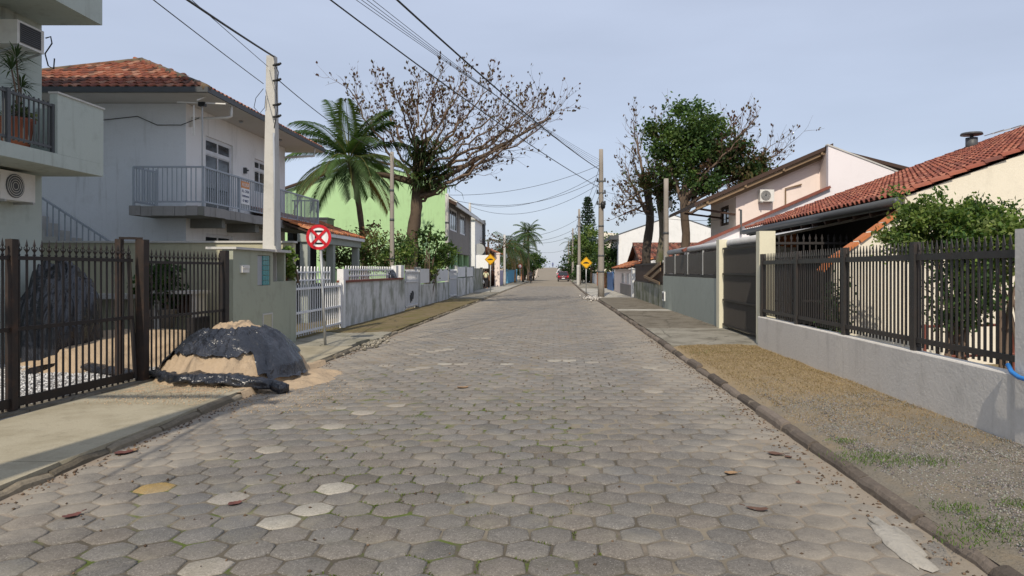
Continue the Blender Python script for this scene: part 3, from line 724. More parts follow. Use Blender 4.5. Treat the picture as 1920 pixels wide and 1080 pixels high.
def tile_field(parent, O, u, v, ncol, nrow, tw, tl, m, cond, palette, limit=300, seed=1, pos=None):
    """roof tiles laid along u (eave) and v (up the slope): the nearest `limit` as objects, the rest one mesh"""
    r = random.Random(seed); O, u, v = V(O), V(u).normalized(), V(v).normalized(); n_ = u.cross(v).normalized()
    tl2 = tl * 1.12; var = [tile_mesh('roof_tile', c, tw, tl2) for c in palette]; me = [x.mesh('roof_tile') for x in var]
    for x in me: x.materials.append(m)
    cells = []
    for i in range(ncol):
        for j in range(nrow):
            p = O + u * ((i + 0.5) * tw) + v * (j * tl)
            if cond(p): cells.append((p, i, j))
    eye = V(pos or (0, 0, H)); cells.sort(key=lambda q: (q[0] - eye).length)
    rest_v, rest_f, rest_c = [], [], []; off = woff(parent)
    for q, (p, i, j) in enumerate(cells):
        k = r.randrange(len(palette)); jx, jr = r.uniform(-0.008, 0.008), r.uniform(-0.02, 0.02)
        uu = (u + v * jr).normalized(); vv = n_.cross(uu)
        mat_ = Matrix(((uu.x, vv.x, n_.x, p.x + jx - off.x), (uu.y, vv.y, n_.y, p.y - off.y), (uu.z, vv.z, n_.z, p.z - off.z + r.uniform(0, .008)), (0, 0, 0, 1)))
        if q < limit:
            o = bpy.data.objects.new('roof_tile', me[k]); C.objects.link(o); o.parent = parent; o.matrix_local = mat_
        else:
            b0 = len(rest_v); rest_v += [tuple(mat_ @ V(a)) for a in var[k].v]; rest_f += [tuple(b0 + a for a in f) for f in var[k].f]; rest_c += var[k].c
    if rest_v:
        mb = MB(); mb.v, mb.f, mb.c = [tuple(V(a) + off) for a in rest_v], rest_f, rest_c; P('roof_tile', mb, m, parent, kind='stuff')
def ridge_caps(parent, a, b, m, palette, r=0.10, L=0.36, seed=3):
    rr = random.Random(seed); a, b = V(a), V(b); n = int((b - a).length / L); mb = MB()
    for k in range(n):
        mb.col = rr.choice(palette); p = a.lerp(b, k / n); q = a.lerp(b, (k + 1.12) / n); mb.tube([p + V((0, 0, .0)), q + V((0, 0, .02))], [r, r * 0.85], 8)
    P('ridge_cap', mb, m, parent, True)
PAL_OLD = [(0.27, 0.088, 0.052), (0.31, 0.115, 0.068), (0.20, 0.068, 0.045), (0.37, 0.19, 0.125), (0.12, 0.06, 0.045), (0.28, 0.10, 0.058)]
PAL_NEW = [(0.265, 0.085, 0.056), (0.30, 0.105, 0.067), (0.225, 0.073, 0.051), (0.34, 0.14, 0.092), (0.18, 0.064, 0.048)]
PAL_ORANGE = [(0.46, 0.17, 0.07), (0.38, 0.13, 0.06), (0.30, 0.12, 0.07), (0.50, 0.22, 0.11), (0.20, 0.10, 0.07)]
PAL_BROWN = [(0.20, 0.075, 0.055), (0.14, 0.065, 0.05), (0.26, 0.10, 0.07), (0.30, 0.15, 0.10), (0.10, 0.055, 0.045)]

# ---------------------------------------------------------------- green building at the left edge
BX, BY0, BY1 = -9.4, 8.7, 13.0; FX = -8.27
b1 = T('green_house', 'pale green multi-storey building with balcony slabs at the left edge', 'building', (BX - 4, 10.8, 0.08))
mb = MB(); mb.wall('x', BX, -0.2, BY0, BY1, 0.08, 11.0, [(9.6, 10.5, 3.62, 5.75)]); mb.wall('y', BY1, -0.2, -20, BX - 0.2, 0.08, 11.0); mb.wall('y', BY0, 0.2, -20, BX - 0.2, 0.08, 11.0); mb.wall('x', -20, 0.2, BY0 + .2, BY1 - .2, 0.08, 11.0)
P('wall', mb, M['b1'], b1)
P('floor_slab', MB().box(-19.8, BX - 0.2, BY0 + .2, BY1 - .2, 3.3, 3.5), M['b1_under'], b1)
w_ = window(b1, 'x', BX, 1, 9.6, 10.5, 3.62, 5.75, M['white_metal'], 2)
bal = P('balcony', MB().box(BX, FX, 8.9, BY1, 3.40, 3.62), M['b1'], b1)
for q in ((FX - 0.13, FX, 11.80, BY1, 3.622, 4.62), (BX + .002, FX - 0.131, BY1 - 0.13, BY1 - .001, 3.622, 4.62), (BX + .002, FX - 0.13, 8.9, 9.03, 3.622, 4.62)): P('parapet', MB().box(*q), M['b1'], bal)
P('coping', MB().box(FX - 0.15, FX + 0.02, 11.79, BY1 + 0.02, 4.622, 4.655), M['concrete'], bal)
P('upper_balcony', MB().box(BX, FX - .02, 8.9, BY1, 6.17, 7.3), M['b1'], b1); P('roof_slab', MB().box(-20.2, BX + .3, BY0 - .2, BY1 + .05, 11.002, 11.2), M['b1'], b1)
rl = P('balcony_railing', MB().box(FX - 0.085, FX - 0.045, 8.9, 11.79, 4.39, 4.43).box(FX - 0.08, FX - 0.05, 8.9, 11.79, 3.70, 3.74).box(FX - 0.10, FX - 0.03, 10.76, 10.83, 3.622, 4.46).box(FX - 0.09, FX - 0.04, 11.74, 11.79, 3.622, 4.44), M['gutter'], b1)
bm_ = railing_bar(0.78, 0.010); bm_.materials.append(M['gutter'])
for k in range(26):
    yy = 9.0 + k * 0.107
    inst('bar', bm_, rl, (FX - 0.065, yy, 3.68))
# air conditioners on it
ac = T('window_air_conditioner', 'white box air conditioner jutting from the upper floor of the green building', 'air conditioner', (BX + 0.26, 12.1, 5.46))
P('casing', MB().box(BX + 0.002, BX + 0.46, 11.80, 12.42, 5.46, 5.86), M['plastic_white'], ac)
gm = MB().box(BX + 0.461, BX + 0.475, 11.86, 12.33, 5.50, 5.82); P('front_grille', gm, M['gutter'], ac)
lv = MB()
for k in range(9): lv.box(BX + 0.476, BX + 0.484, 11.87, 12.32, 5.515 + k * 0.034, 5.527 + k * 0.034)
P('louvre', lv, M['black_iron'], ac); [P('bracket', MB().bar((BX + .002, q, 5.30), (BX + 0.44, q, 5.45), 0.03, 0.03), M['galv'], ac) for q in (11.86, 12.36)]
P('cable', MB().tube([(BX + .48, 12.43, 5.75), (BX + .52, 12.5, 5.8), (BX + .5, 12.56, 5.7), (BX + .42, 12.5, 5.5), (BX + .44, 12.55, 5.3), (BX + .5, 12.6, 5.26), (BX + .5, 12.62, 5.45)], 0.012, 5), M['wire'], ac, True)
def condenser(name, label, axis, c, out, u0, u1, z0, z1, d):
    mid = (u0 + u1) / 2
    mk = lambda q, u, z: (c + out * q, u, z) if axis == 'x' else (u, c + out * q, z)
    def bx(mb, q0, q1, ua, ub, za, zb):
        a, b_ = mk(q0, ua, za), mk(q1, ub, zb); mb.box(min(a[0], b_[0]), max(a[0], b_[0]), min(a[1], b_[1]), max(a[1], b_[1]), za, zb)
    t = T(name, label, 'air conditioner', mk(d / 2, mid, z0))
    m_ = MB(); bx(m_, 0.03, d, u0, u1, z0, z1); P('casing', m_, M['plastic_white'], t)
    uc = lerp(u0, u1, 0.40); zc = (z0 + z1) / 2; r_ = min((z1 - z0) * 0.42, (u1 - u0) * 0.36)
    g_ = MB(); g_.lathe(mk(d + 0.002, uc, zc), [(r_, 0), (r_, 0.012), (r_ * .9, 0.014), (0.001, 0.006)], 20, (1, 1, out), axis); P('fan_recess', g_, M['gutter'], t)
    rg = MB()
    for q in (0.3, 0.5, 0.7, 0.9):
        ring = [mk(d + 0.018, uc + cos(a * pi / 8) * r_ * q, zc + sin(a * pi / 8) * r_ * q) for a in range(17)]; rg.tube(ring, 0.005, 4, False)
    P('fan_guard', rg, M['plastic_white'], t)
    for q in (u0 + .05, u1 - .09): b_ = MB(); bx(b_, 0.0, d + 0.03, q, q + .04, z0 - 0.04, z0 - 0.003); P('bracket', b_, M['galv'], t)
    return t
condenser('condenser_unit', 'white condenser with round fan guard under the green balcony', 'x', BX, 1, 11.62, 12.40, 2.86, 3.34, 0.32)
# planter with dracaena on the balcony
pot = T('planter_pot', 'tapered red-brown pot holding a spiky plant on the green balcony', 'plant pot', (FX - 0.42, 11.45, 3.625))
P('pot', MB().lathe((FX - .42, 11.45, 3.625), [(0.17, 0), (0.24, 0.44), (0.26, 0.45), (0.26, 0.50), (0.23, 0.50), (0.22, 0.44)], 20), M['terracotta'], pot, True)
def spiky(mb, c, n, L, w, seed, col):
    r = random.Random(seed)
    for k in range(n):
        a = r.uniform(0, 2 * pi); e = r.uniform(-0.3, 1.3); d = V((cos(a) * cos(e), sin(a) * cos(e), sin(e))); l = L * r.uniform(.7, 1.15)
        s = d.cross(V((0, 0, 1))).normalized() * w; m_ = V(c) + d * l * 0.5; t = V(c) + d * l + V((0, 0, -0.25 * l)); kk = r.uniform(.6, 1.4); mb.col = sc_(col, kk)
        mb.add([V(c), m_ + s, t, m_ - s], [(0, 1, 2, 3)])
st = MB(); lf = MB()
for k, (dx, dy, h) in enumerate(((0, 0, 1.02), (0.08, -0.2, 0.78), (-.06, .18, 0.6))):
    c0 = V((FX - .42, 11.45, 4.08)); c1 = c0 + V((dx, dy, h)); st.tube([c0, c0.lerp(c1, .5) + V((.03, .02, 0)), c1], [.018, .015, .012], 5); spiky(lf, c1, 46, 0.34, 0.014, k, (0.05, 0.085, 0.035))
for k in range(10): spiky(lf, V((FX - .42 + R.uniform(-.18, .18), 11.45 + R.uniform(-.2, .2), 4.12 + R.uniform(0, .22))), 12, 0.17, 0.028, 20 + k, (0.09, 0.12, 0.06) if k % 3 else (0.25, 0.27, 0.16))
dr = T('balcony_plant', 'dracaena with spiky leaf heads growing above the red-brown balcony pot', 'plant', (FX - .42, 11.45, 4.08))
P('stem', st, M['twig'], dr); P('foliage', lf, M['leaf'], dr)

# ---------------------------------------------------------------- gate and fence of the green property
def spear(h, kind):
    """fence bar with a spear head; the left fence has a collar and side curls, the right one a flat arrow head"""
    mb = MB()
    if kind == 'curl':
        r = 0.0095; mb.box(-r, r, -r, r, -h, 0)
        mb.lathe((0, 0, 0), [(0.010, 0), (0.020, 0.015), (0.010, 0.03), (0.011, 0.05), (0.024, 0.075), (0.006, 0.10), (0.016, 0.125), (0.001, 0.20)], 5)
        mb.tube([(0, -0.008, 0.05), (0, -0.038, 0.075), (0, -0.045, 0.10), (0, -0.028, 0.108)], 0.0055, 4); mb.tube([(0, 0.008, 0.05), (0, 0.038, 0.075), (0, 0.045, 0.10), (0, 0.028, 0.108)], 0.0055, 4)
    else:
        r, t = 0.0145, 0.009; mb.box(-t, t, -r, r, -h, 0.02)
        mb.prism([(-r, 0.02), (r, 0.02), (0.027, 0.045), (0.0, 0.145), (-0.027, 0.045)], 'x', -0.005, 0.005)
    return mb
GXl = lambda y: lerp(-6.06, -5.83, (y - 7.8) / 4.6)
gate = T('iron_gate', 'dark iron sliding gate of spear-topped bars before the gravel yard', 'gate', (-5.97, 7.5, 0.1))
for zz, hh in ((1.82, 0.045), (1.02, 0.045), (0.20, 0.10)):
    P('rail', MB().bar((GXl(4.6), 4.6, zz), (GXl(9.98), 9.98, zz), 0.04, hh), M['black_iron'], gate)
me = spear(1.72, 'curl').mesh('bar'); me.materials.append(M['black_iron'])
k = 0; yy = 4.65
while yy < 9.95:
    inst('bar', me, gate, (GXl(yy), yy, 1.84), 0.0); yy += 0.112
for yy in (5.6, 7.91): P('upright', MB().box(GXl(yy) - .04, GXl(yy) + .04, yy - 0.045, yy + 0.045, 0.12, 2.03), M['rust_iron'], gate)
gp = T('gate_post', 'tall rusty double gate post between the two iron gate leaves', 'post', (-5.9, 10.15, 0.1))
P('upright', MB().box(-5.96, -5.84, 10.08, 10.22, 0.1, 2.12), M['rust_iron'], gp)
P('channel', MB().box(-6.14, -6.06, 9.90, 9.98, 0.1, 2.12), M['rust_iron'], gp)
P('cross_bar', MB().bar((-6.10, 9.94, 2.135), (-5.90, 10.15, 2.135), 0.05, 0.03), M['rust_iron'], gp)
P('brace', MB().bar((-6.02, 10.02, 1.9), (-5.94, 10.05, 0.15), 0.05, 0.05), M['black_iron'], gp)
gate2 = T('iron_gate', 'narrow iron gate leaf of spear-topped bars beside the sage wall', 'gate', (-5.86, 11.3, 0.1))
for zz, hh in ((1.80, 0.04), (0.98, 0.04), (0.17, 0.05)):
    P('rail', MB().bar((GXl(10.25), 10.25, zz), (GXl(12.45), 12.45, zz), 0.035, hh), M['black_iron'], gate2)
yy = 10.32
while yy < 12.35: inst('bar', me, gate2, (GXl(yy), yy, 1.80), 0.0); yy += 0.112
P('end_post', MB().box(-5.88, -5.78, 12.45, 12.60, 0.1, 2.03), M['black_iron'], gate2)
P('letter_box', MB().box(-6.02, -5.90, 11.62, 12.15, 0.42, 0.90), M['black_iron'], gate2)

# sage wall with meter niches
SX = -5.78
sg = T('sage_wall', 'sage green street wall with meter niches beside the iron gate', 'wall', (SX - .12, 14.3, 0.1))
mb = MB()
def sagebox(y0, y1, z0, z1, d=0.20): mb.box(SX - d, SX, y0, y1, z0, z1)
sagebox(12.75, 13.80, 0.05, 2.06); sagebox(13.80, 14.42, 0.05, 1.38); sagebox(13.80, 14.42, 1.98, 2.06); sagebox(14.42, 14.56, 0.05, 2.06)
sagebox(14.56, 15.15, 0.05, 1.45); sagebox(15.15, 15.24, 0.05, 2.06); sagebox(15.24, 15.66, 0.05, 1.45); sagebox(15.66, 15.86, 0.05, 1.55)
P('wall', mb, M['sage'], sg)
P('niche_back', MB().box(SX - 0.42, SX - 0.36, 14.50, 15.24, 1.40, 2.06).box(SX - .36, SX - .2, 14.50, 14.56, 1.40, 2.05), M['darkwood'], sg)
P('capping', MB().box(SX - 0.48, SX + 0.07, 12.72, 14.5, 2.063, 2.105).box(SX - 0.48, SX + 0.10, 14.5, 15.30, 2.055, 2.11), M['concrete'], sg)
tm = MB().box(-0.045, 0.045, -0.0465, 0.0465, -0.045, 0.045).mesh('glass_block')
def _gb():
    b = NB('teal glass block'); return b.done(b.mix(b.noise(20, 2), (0.05, 0.22, 0.24), (0.16, 0.42, 0.43)), 0.15, 0.5)
tm.materials.append(_gb())
for i in range(3):
    for j in range(6): inst('glass_block', tm, sg, (SX - 0.055, 14.14 + 0.1 * i, 1.435 + 0.098 * j))
P('meter_door', MB().box(SX - 0.06, SX - 0.03, 13.82, 14.08, 1.39, 1.97), M['plastic_grey'], sg)
P('intercom', MB().box(SX, SX + 0.05, 13.02, 13.32, 1.64, 1.78).box(SX + .05, SX + .07, 13.05, 13.29, 1.72, 1.77), M['plastic_white'], sg)
fr = MB().box(SX, SX + 0.02, 14.02, 14.5, 0.33, 0.36).box(SX, SX + 0.02, 14.02, 14.5, 0.79, 0.82).box(SX, SX + 0.02, 14.02, 14.05, 0.36, 0.79).box(SX, SX + 0.02, 14.47, 14.5, 0.36, 0.79)
fo = P('water_meter_frame', fr, M['concrete'], sg); P('cover', MB().box(SX, SX + 0.008, 14.05, 14.47, 0.36, 0.79), M['olive'], fo)
# olive boundary wall across the yard
ow = T('boundary_wall', 'olive boundary wall with pale coping across the back of the gravel yard', 'wall', (-11, 16.1, 0.1))
P('wall', MB().box(-20, -5.9, 16.0, 16.16, 0.0, 2.30), M['olive'], ow); P('coping', MB().box(-20, -5.87, 15.96, 16.2, 2.302, 2.345), M['concrete'], ow)
P('ledge', MB().box(-12.5, -9.4, 15.55, 15.998, 1.05, 1.16), M['concrete'], ow)
# square concrete service pole
pole = T('concrete_pole', 'tall white square concrete service pole behind the sage wall', 'pole', (-6.08, 15.25, 0.1))
vs = []
def taper(cx, cy, h0, h1, z0, z1, mb):
    mb.add([(cx - h0, cy - h0, z0), (cx + h0, cy - h0, z0), (cx + h0, cy + h0, z0), (cx - h0, cy + h0, z0), (cx - h1, cy - h1, z1), (cx + h1, cy - h1, z1), (cx + h1, cy + h1, z1), (cx - h1, cy + h1, z1)],
           [(0, 3, 2, 1), (4, 5, 6, 7), (0, 1, 5, 4), (1, 2, 6, 5), (2, 3, 7, 6), (3, 0, 4, 7)])
mb = MB(); taper(-6.08, 15.25, 0.17, 0.085, 0.1, 6.28, mb); P('shaft', mb, M['concrete'], pole)
for zz in (6.05, 5.72, 5.2, 4.95):
    P('insulator', MB().tube([(-6.0, 15.12, zz), (-5.86, 15.05, zz), (-5.80, 15.03, zz + .02)], [.022, .03, .022], 6), M['black'], pole, True)
P('service_cable', MB().tube([(-5.98, 15.14, 6.1), (-5.88, 15.1, 5.9), (-5.93, 15.1, 5.5), (-5.9, 15.1, 5.1), (-5.97, 15.09, 4.7)], .010, 5).tube([(-6.2, 15.1, 5.55), (-6.36, 15.1, 5.35), (-6.4, 15.1, 5.15), (-6.28, 15.1, 5.02), (-6.17, 15.1, 5.15), (-6.15, 15.1, 5.4)], .007, 4), M['wire'], pole, True)
P('conduit', MB().tube([(-5.97, 15.07, 4.6), (-5.935, 15.07, 2.2)], .02, 6), M['plastic_grey'], pole, True)

# things in the yard
def lump(name, label, cat, cx, cy, rx, ry, h, z0, m, seed, crumple=0.12, n=46, power=1.0):
    mb = MB(); vs = []; fs = []
    for j in range(n + 1):
        for i in range(n + 1):
            a, b_ = i / n * 2 - 1, j / n * 2 - 1
            a, b_ = a * sqrt(1 - b_ * b_ / 2), b_ * sqrt(1 - a * a / 2); r = sqrt(a * a + b_ * b_)
            z = h * (max(0, 1 - r ** (2.4 if power > .5 else 3.4))) ** power
            d = noise.noise(V((a * 2.2 + seed, b_ * 2.2, 0))) * .6 + abs(noise.noise(V((a * 5 + seed, b_ * 5, 4)))) * .5
            vs.append((cx + a * rx * (1 + crumple * d), cy + b_ * ry * (1 + crumple * d), z0 + max(0, z * (1 + crumple * d * 1.2))))
    for j in range(n):
        for i in range(n): q = j * (n + 1) + i; fs.append((q, q + 1, q + n + 2, q + n + 1))
    mb.add(vs, fs); return top(name, mb, m, label, cat, smooth=True)
lump('tarp_covered_heap', 'tall heap under crumpled black plastic behind the iron gate', 'heap', -8.72, 12.5, 0.62, 0.6, 1.62, 0.05, M['tarp'], 3, 0.22, 80, 0.36)
lump('sand_heap', 'pale sand heap spread across the yard behind the iron gate', 'sand heap', -7.75, 13.3, 1.72, 2.4, 0.50, 0.03, M['sand'], 8, 0.3, 60)
bk = T('bucket', 'grey-green plastic tub standing on sand behind the gate', 'tub', (-9.05, 13.65, 0.1))
P('tub', MB().lathe((-9.05, 13.65, 0.1), [(0.20, 0), (0.23, 0.5), (0.25, 0.5), (0.25, 0.54), (0.22, 0.54), (0.19, 0.06)], 20), M['sage'], bk, True)
P('handle', MB().tube([(-9.05 + .25 * cos(t), 13.65 - .25, 0.52 - .18 * sin(t)) for t in [pi * k / 8 for k in range(9)]], .008, 5), M['galv'], bk)
tb = T('garden_bench', 'pale concrete bench table against the olive wall behind the gate', 'table', (-8.05, 15.3, 0.3))
P('top', MB().box(-8.55, -7.55, 15.0, 15.55, 1.18, 1.25), M['concrete'], tb)
for x in (-8.5, -7.7): P('leg', MB().box(x, x + 0.10, 15.05, 15.5, 0.2, 1.178), M['concrete'], tb)
P('back_panel', MB().box(-8.4, -7.7, 15.45, 15.5, 0.75, 1.178), M['darkwood'], tb)
# sand mound with torn black plastic on the sidewalk
def mound_h(a, b_):
    r = sqrt(a * a + b_ * b_)
    base = max(0.0, 1 - r ** 1.9) ** 0.9
    return base
MC, MRX, MRY, MH = V((-4.92, 10.98, 0)), 1.06, 1.28, 0.78
def mound_z(x, y, extra=0.0, lump_k=1.0):
    a, b_ = (x - MC.x) / MRX, (y - MC.y) / MRY
    g0 = 0.105 if x < -4.1 else 0.0
    lum = 0.05 * noise.noise(V((x * 4, y * 4, 1))) + 0.10 * abs(noise.noise(V((x * 7, y * 7, 6)))) + 0.06 * abs(noise.noise(V((x * 15, y * 15, 3)))) - 0.04 + 0.03 * noise.noise(V((x * 9, y * 10, 2))) + 0.016 * noise.noise(V((x * 24, y * 24, 2)))
    h = mound_h(a, b_)
    return lerp(g0 - 0.02, 0.09, min(1, h * 6)) + MH * h + lump_k * lum * min(1, h * 5 + 0.1) + extra
n = 110; mb = MB(); vs = []; fs = []
for j in range(n + 1):
    for i in range(n + 1):
        x, y = MC.x + (i / n * 2 - 1) * 1.55, MC.y + (j / n * 2 - 1) * 1.7
        # a tongue of spilt sand runs down on the road side
        sp_ = max(0, 1 - sqrt(((x + 3.85) / 0.62) ** 2 + ((y - 11.0) / 1.5) ** 2)); sp2 = max(0, 1 - sqrt(((x + 4.1) / 0.7) ** 2 + ((y - 9.85) / 0.5) ** 2))
        z = max(mound_z(x, y), -0.05 + (0.105 if x < -4.1 else 0.0) + 0.11 * min(1, 1.6 * sp_) * (1 + .5 * noise.noise(V((x * 5, y * 5, 0)))), -0.05 + (0.105 if x < -4.1 else 0) + 0.085 * sp2 * (1 + .6 * noise.noise(V((x * 6, y * 6, 0)))))
        vs.append((x, y, z))
for j in range(n):
    for i in range(n): q = j * (n + 1) + i; fs.append((q, q + 1, q + n + 2, q + n + 1))
mb.add(vs, fs); top('sand_pile', mb, M['sand'], 'pale building sand pile spilling from the sidewalk onto the road', 'sand pile', smooth=True)
# the plastic: a draped sheet over the upper front and right flank
mb = MB(); nr, na = 110, 260; vs = []; idx = {}; fs = []
def sheet(r, a):
    x, y = MC.x + cos(a) * r * MRX, MC.y + sin(a) * r * MRY
    fold = 0.065 * abs(noise.noise(V((a * 4.5, r * .7, 3)))) + 0.022 * abs(noise.noise(V((a * 3.3 + r * 2, r * 2.4, 8)))) + 0.012 * abs(noise.noise(V((a * 16, r * 1.2, 6))))
    return (x, y, max(mound_z(x, y, 0, .35), 0.04 if x > -4.1 else 0.13) + 0.050 + fold)
def has(r, a):
    d = (a + pi) % (2 * pi) - pi                         # angle: -pi/2 faces the camera
    lo = 0.38 + 0.08 * noise.noise(V((cos(a) * 2, sin(a) * 2, 1))) + (0.12 if d > 0.4 or d < -2.6 else 0)
    if -3.05 < d < -2.45: hi = 0.93 + 0.06 * noise.noise(V((d * 5, 5, 1)))
    elif -2.45 <= d < -0.82: hi = 0.78 + 0.07 * noise.noise(V((d * 3, 5, 1))) + 0.03 * noise.noise(V((d * 9, 5, 1)))
    elif -0.82 <= d < 0.10: hi = 1.02 + 0.06 * noise.noise(V((d * 6, 2, 1)))
    elif 0.10 <= d < 1.3: hi = 0.85 + 0.08 * noise.noise(V((d * 6, 2, 1)))
    else: return False
    return lo < r < hi
for i in range(nr + 1):
    for j in range(na + 1): vs.append(sheet(0.15 + 0.95 * i / nr, -pi + 2 * pi * j / na))
for i in range(nr):
    for j in range(na):
        if has(0.15 + 0.95 * (i + .5) / nr, -pi + 2 * pi * (j + .5) / na): q = i * (na + 1) + j; fs.append((q, q + na + 1, q + na + 2, q + 1))
mb.add(vs, fs)
tp_ = T('plastic_sheet', 'torn black plastic sheet draped over the sand pile on the sidewalk', 'plastic sheet', (-4.7, 10.6, 0.1))
P('drape', mb, M['tarp'], tp_, True)
path = [(-5.92, 10.6, .15), (-5.68, 10.3, .17), (-5.40, 10.05, .16), (-5.08, 9.86, .19), (-4.72, 9.80, .17), (-4.36, 9.74, .17), (-4.08, 9.70, .13), (-3.86, 9.74, .10), (-3.68, 9.64, .06)]
pp_ = []
for a, b_ in zip(path, path[1:]):
    for k in range(8): pp_.append(V(a).lerp(V(b_), k / 8))
pp_.append(V(path[-1])); n = 22; vs = []; fs = []
for i, p in enumerate(pp_):
    d = (pp_[min(i + 1, len(pp_) - 1)] - pp_[max(i - 1, 0)]).normalized(); s_ = V((-d.y, d.x, 0)); t = i / (len(pp_) - 1)
    wd = 0.16 * (0.55 + 0.6 * sin(pi * min(1, t * 1.1 + .05))) + 0.05 * noise.noise(V((t * 9, 0, 0)))
    for k in range(n):
        a = 2 * pi * k / n; rr = 1 + 0.35 * noise.noise(V((p.x * 6, cos(a) * 1.8, sin(a) * 1.8 + p.y * 6))) + 0.28 * noise.noise(V((p.x * 15, cos(a) * 4, sin(a) * 4)))
        vs.append(p + s_ * cos(a) * wd * rr + V((0, 0, max(-.05, sin(a) * 0.085 * rr))))
for i in range(len(pp_) - 1):
    for k in range(n): k2 = (k + 1) % n; fs.append((i * n + k, i * n + k2, (i + 1) * n + k2, (i + 1) * n + k))
fs += [tuple(range(n - 1, -1, -1)), tuple(range((len(pp_) - 1) * n, len(pp_) * n))]
mb = MB(); mb.add(vs, fs); P('crumpled_edge', mb, M['tarp'], tp_, True)
# loose plastic behind the gate
mb = MB(); pth = [V((-8.0, 10.9, .13)), V((-7.75, 11.5, .2)), V((-7.35, 11.2, .16)), V((-7.0, 11.0, .14)), V((-6.5, 10.7, .14)), V((-6.2, 10.5, .13))]; vs = []; fs = []; pts_ = []
for a, b_ in zip(pth, pth[1:]):
    for k in range(8): pts_.append(a.lerp(b_, k / 8))
for i, p in enumerate(pts_):
    for k in range(12):
        a = 2 * pi * k / 12; rr = 1 + .6 * noise.noise(V((p.x * 7, cos(a) * 2, sin(a) * 2))); vs.append(p + V((0.05 * cos(a) * rr, 0.12 * cos(a) * rr, 0.06 * sin(a) * rr)))
for i in range(len(pts_) - 1):
    for k in range(12): k2 = (k + 1) % 12; fs.append((i * 12 + k, i * 12 + k2, (i + 1) * 12 + k2, (i + 1) * 12 + k))
mb.add(vs, fs); top('plastic_sheet', mb, M['tarp'], 'strip of crumpled black plastic on the gravel behind the iron gate', 'plastic sheet', smooth=True)

# ---------------------------------------------------------------- light blue two-storey house
HX, HY0, HY1 = -9.2, 17.7, 24.2; EX, EY = -8.2, 16.7
h2 = T('blue_house', 'light blue two-storey house with wrap-around balcony and red tiled hip roof', 'house', (-11.9, 20.9, 0.08))
ops = [(18.70, 20.28, 3.21, 5.24), (21.75, 23.15, 4.05, 5.12), (18.70, 20.28, 1.5, 2.66)]
P('side_wall', MB().wall('x', HX, -0.2, HY0 + .003, HY1, 0.05, 5.85, ops), M['h2_white'], h2, label='off-white wall facing the street')
P('front_wall', MB().wall('y', HY0, 0.2, -14.6, HX - 0.003, 0.05, 5.847), M['h2_blue'], h2)
P('back_wall', MB().box(-14.6, HX - .2, HY1 - .2, HY1, 0.05, 5.85).box(-14.6, -14.4, HY0 + .2, HY1 - .2, 0.05, 5.85).box(-14.4, HX - .9, HY0 + 0.9, HY1 - .2, 3.0, 3.15), M['h2_blue'], h2)
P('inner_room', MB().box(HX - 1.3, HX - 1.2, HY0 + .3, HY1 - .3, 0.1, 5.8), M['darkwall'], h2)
window(h2, 'x', HX, 1, 18.70, 20.28, 3.21, 5.24, M['white_metal'], 2, 0.42, 0.07)
window(h2, 'x', HX, 1, 21.75, 23.15, 4.05, 5.12, M['white_metal'], 3, 0.32, 0.06)
window(h2, 'x', HX, 1, 18.70, 20.28, 1.5, 2.66, M['white_metal'], 2, 0.0, 0.06)
P('soffit', MB().box(-15.4, EX + .02, EY + .02, 25.15, 5.855, 5.90), M['soffit'], h2)
P('gutter', MB().box(-15.5, EX + 0.06, EY - 0.06, EY + 0.02, 5.87, 5.995).box(EX - 0.02, EX + 0.06, EY + .022, 25.2, 5.87, 5.995), M['gutter'], h2)
AX, AY, AZ = -11.85, 20.35, 7.62; E0 = 5.93
dk = MB(); A_ = (AX, AY, AZ); B_ = (AX, 25.2 - (AY - EY), AZ)
c1, c2, c3, c4 = (-15.5, EY, E0), (EX, EY, E0), (EX, 25.2, E0), (-15.5, 25.2, E0)
dk.poly([c1, c2, A_]); dk.poly([c2, c3, B_, A_]); dk.poly([c3, c4, B_]); dk.poly([c4, c1, A_, B_]); P('roof_deck', dk, M['darkwood'], h2)
sl_ = V((0, AY - EY, AZ - E0)); tw, tl = 0.205, 0.335
def in_tri(p):
    t = (p.y - EY) / (AY - EY); return -15.5 + (AX + 15.5) * t + 0.1 < p.x < EX + (AX - EX) * t - 0.1 and t < 1
tile_field(h2, (-15.5, EY - 0.03, E0 + 0.01), (1, 0, 0), sl_, 33, 12, .223, .36, M['tile'], in_tri, PAL_OLD, 300, 5)
tile_field(h2, (EX + 0.03, EY, E0 + 0.01), (0, 1, 0), (AX - EX, 0, AZ - E0), 42, 13, tw, tl, M['tile'], lambda p: EY + (EX - p.x) + .1 < p.y < 25.2 - (EX - p.x) - .1, PAL_OLD, 0, 6)
PAL_RIDGE = [(0.10, 0.085, 0.06), (0.16, 0.12, 0.08), (0.07, 0.065, 0.05), (0.20, 0.10, 0.06)]
ridge_caps(h2, V(c2) + V((.02, -.02, .03)), V(A_) + V((0, 0, .06)), M['tile'], PAL_RIDGE, 0.10); ridge_caps(h2, V(c1) + V((0, 0, .03)), V(A_) + V((0, 0, .06)), M['tile'], PAL_RIDGE, 0.10)
ridge_caps(h2, V(A_) + V((0, 0, .06)), V(B_) + V((0, 0, .06)), M['tile'], PAL_RIDGE, 0.10)
P('drain_pipe', MB().tube([(EX - .03, 18.05, 5.86), (EX - .03, 18.05, 5.60), (EX - .10, 18.03, 5.56), (HX + .06, 17.85, 5.50), (HX + .06, 17.85, 5.3)], 0.035, 8), M['plastic_white'], h2, True); P('drain_pipe', MB().tube([(EX - .03, 24.3, 5.86), (EX - .03, 24.3, 5.6), (HX + .06, 24.0, 5.5)], 0.035, 8), M['plastic_white'], h2, True)
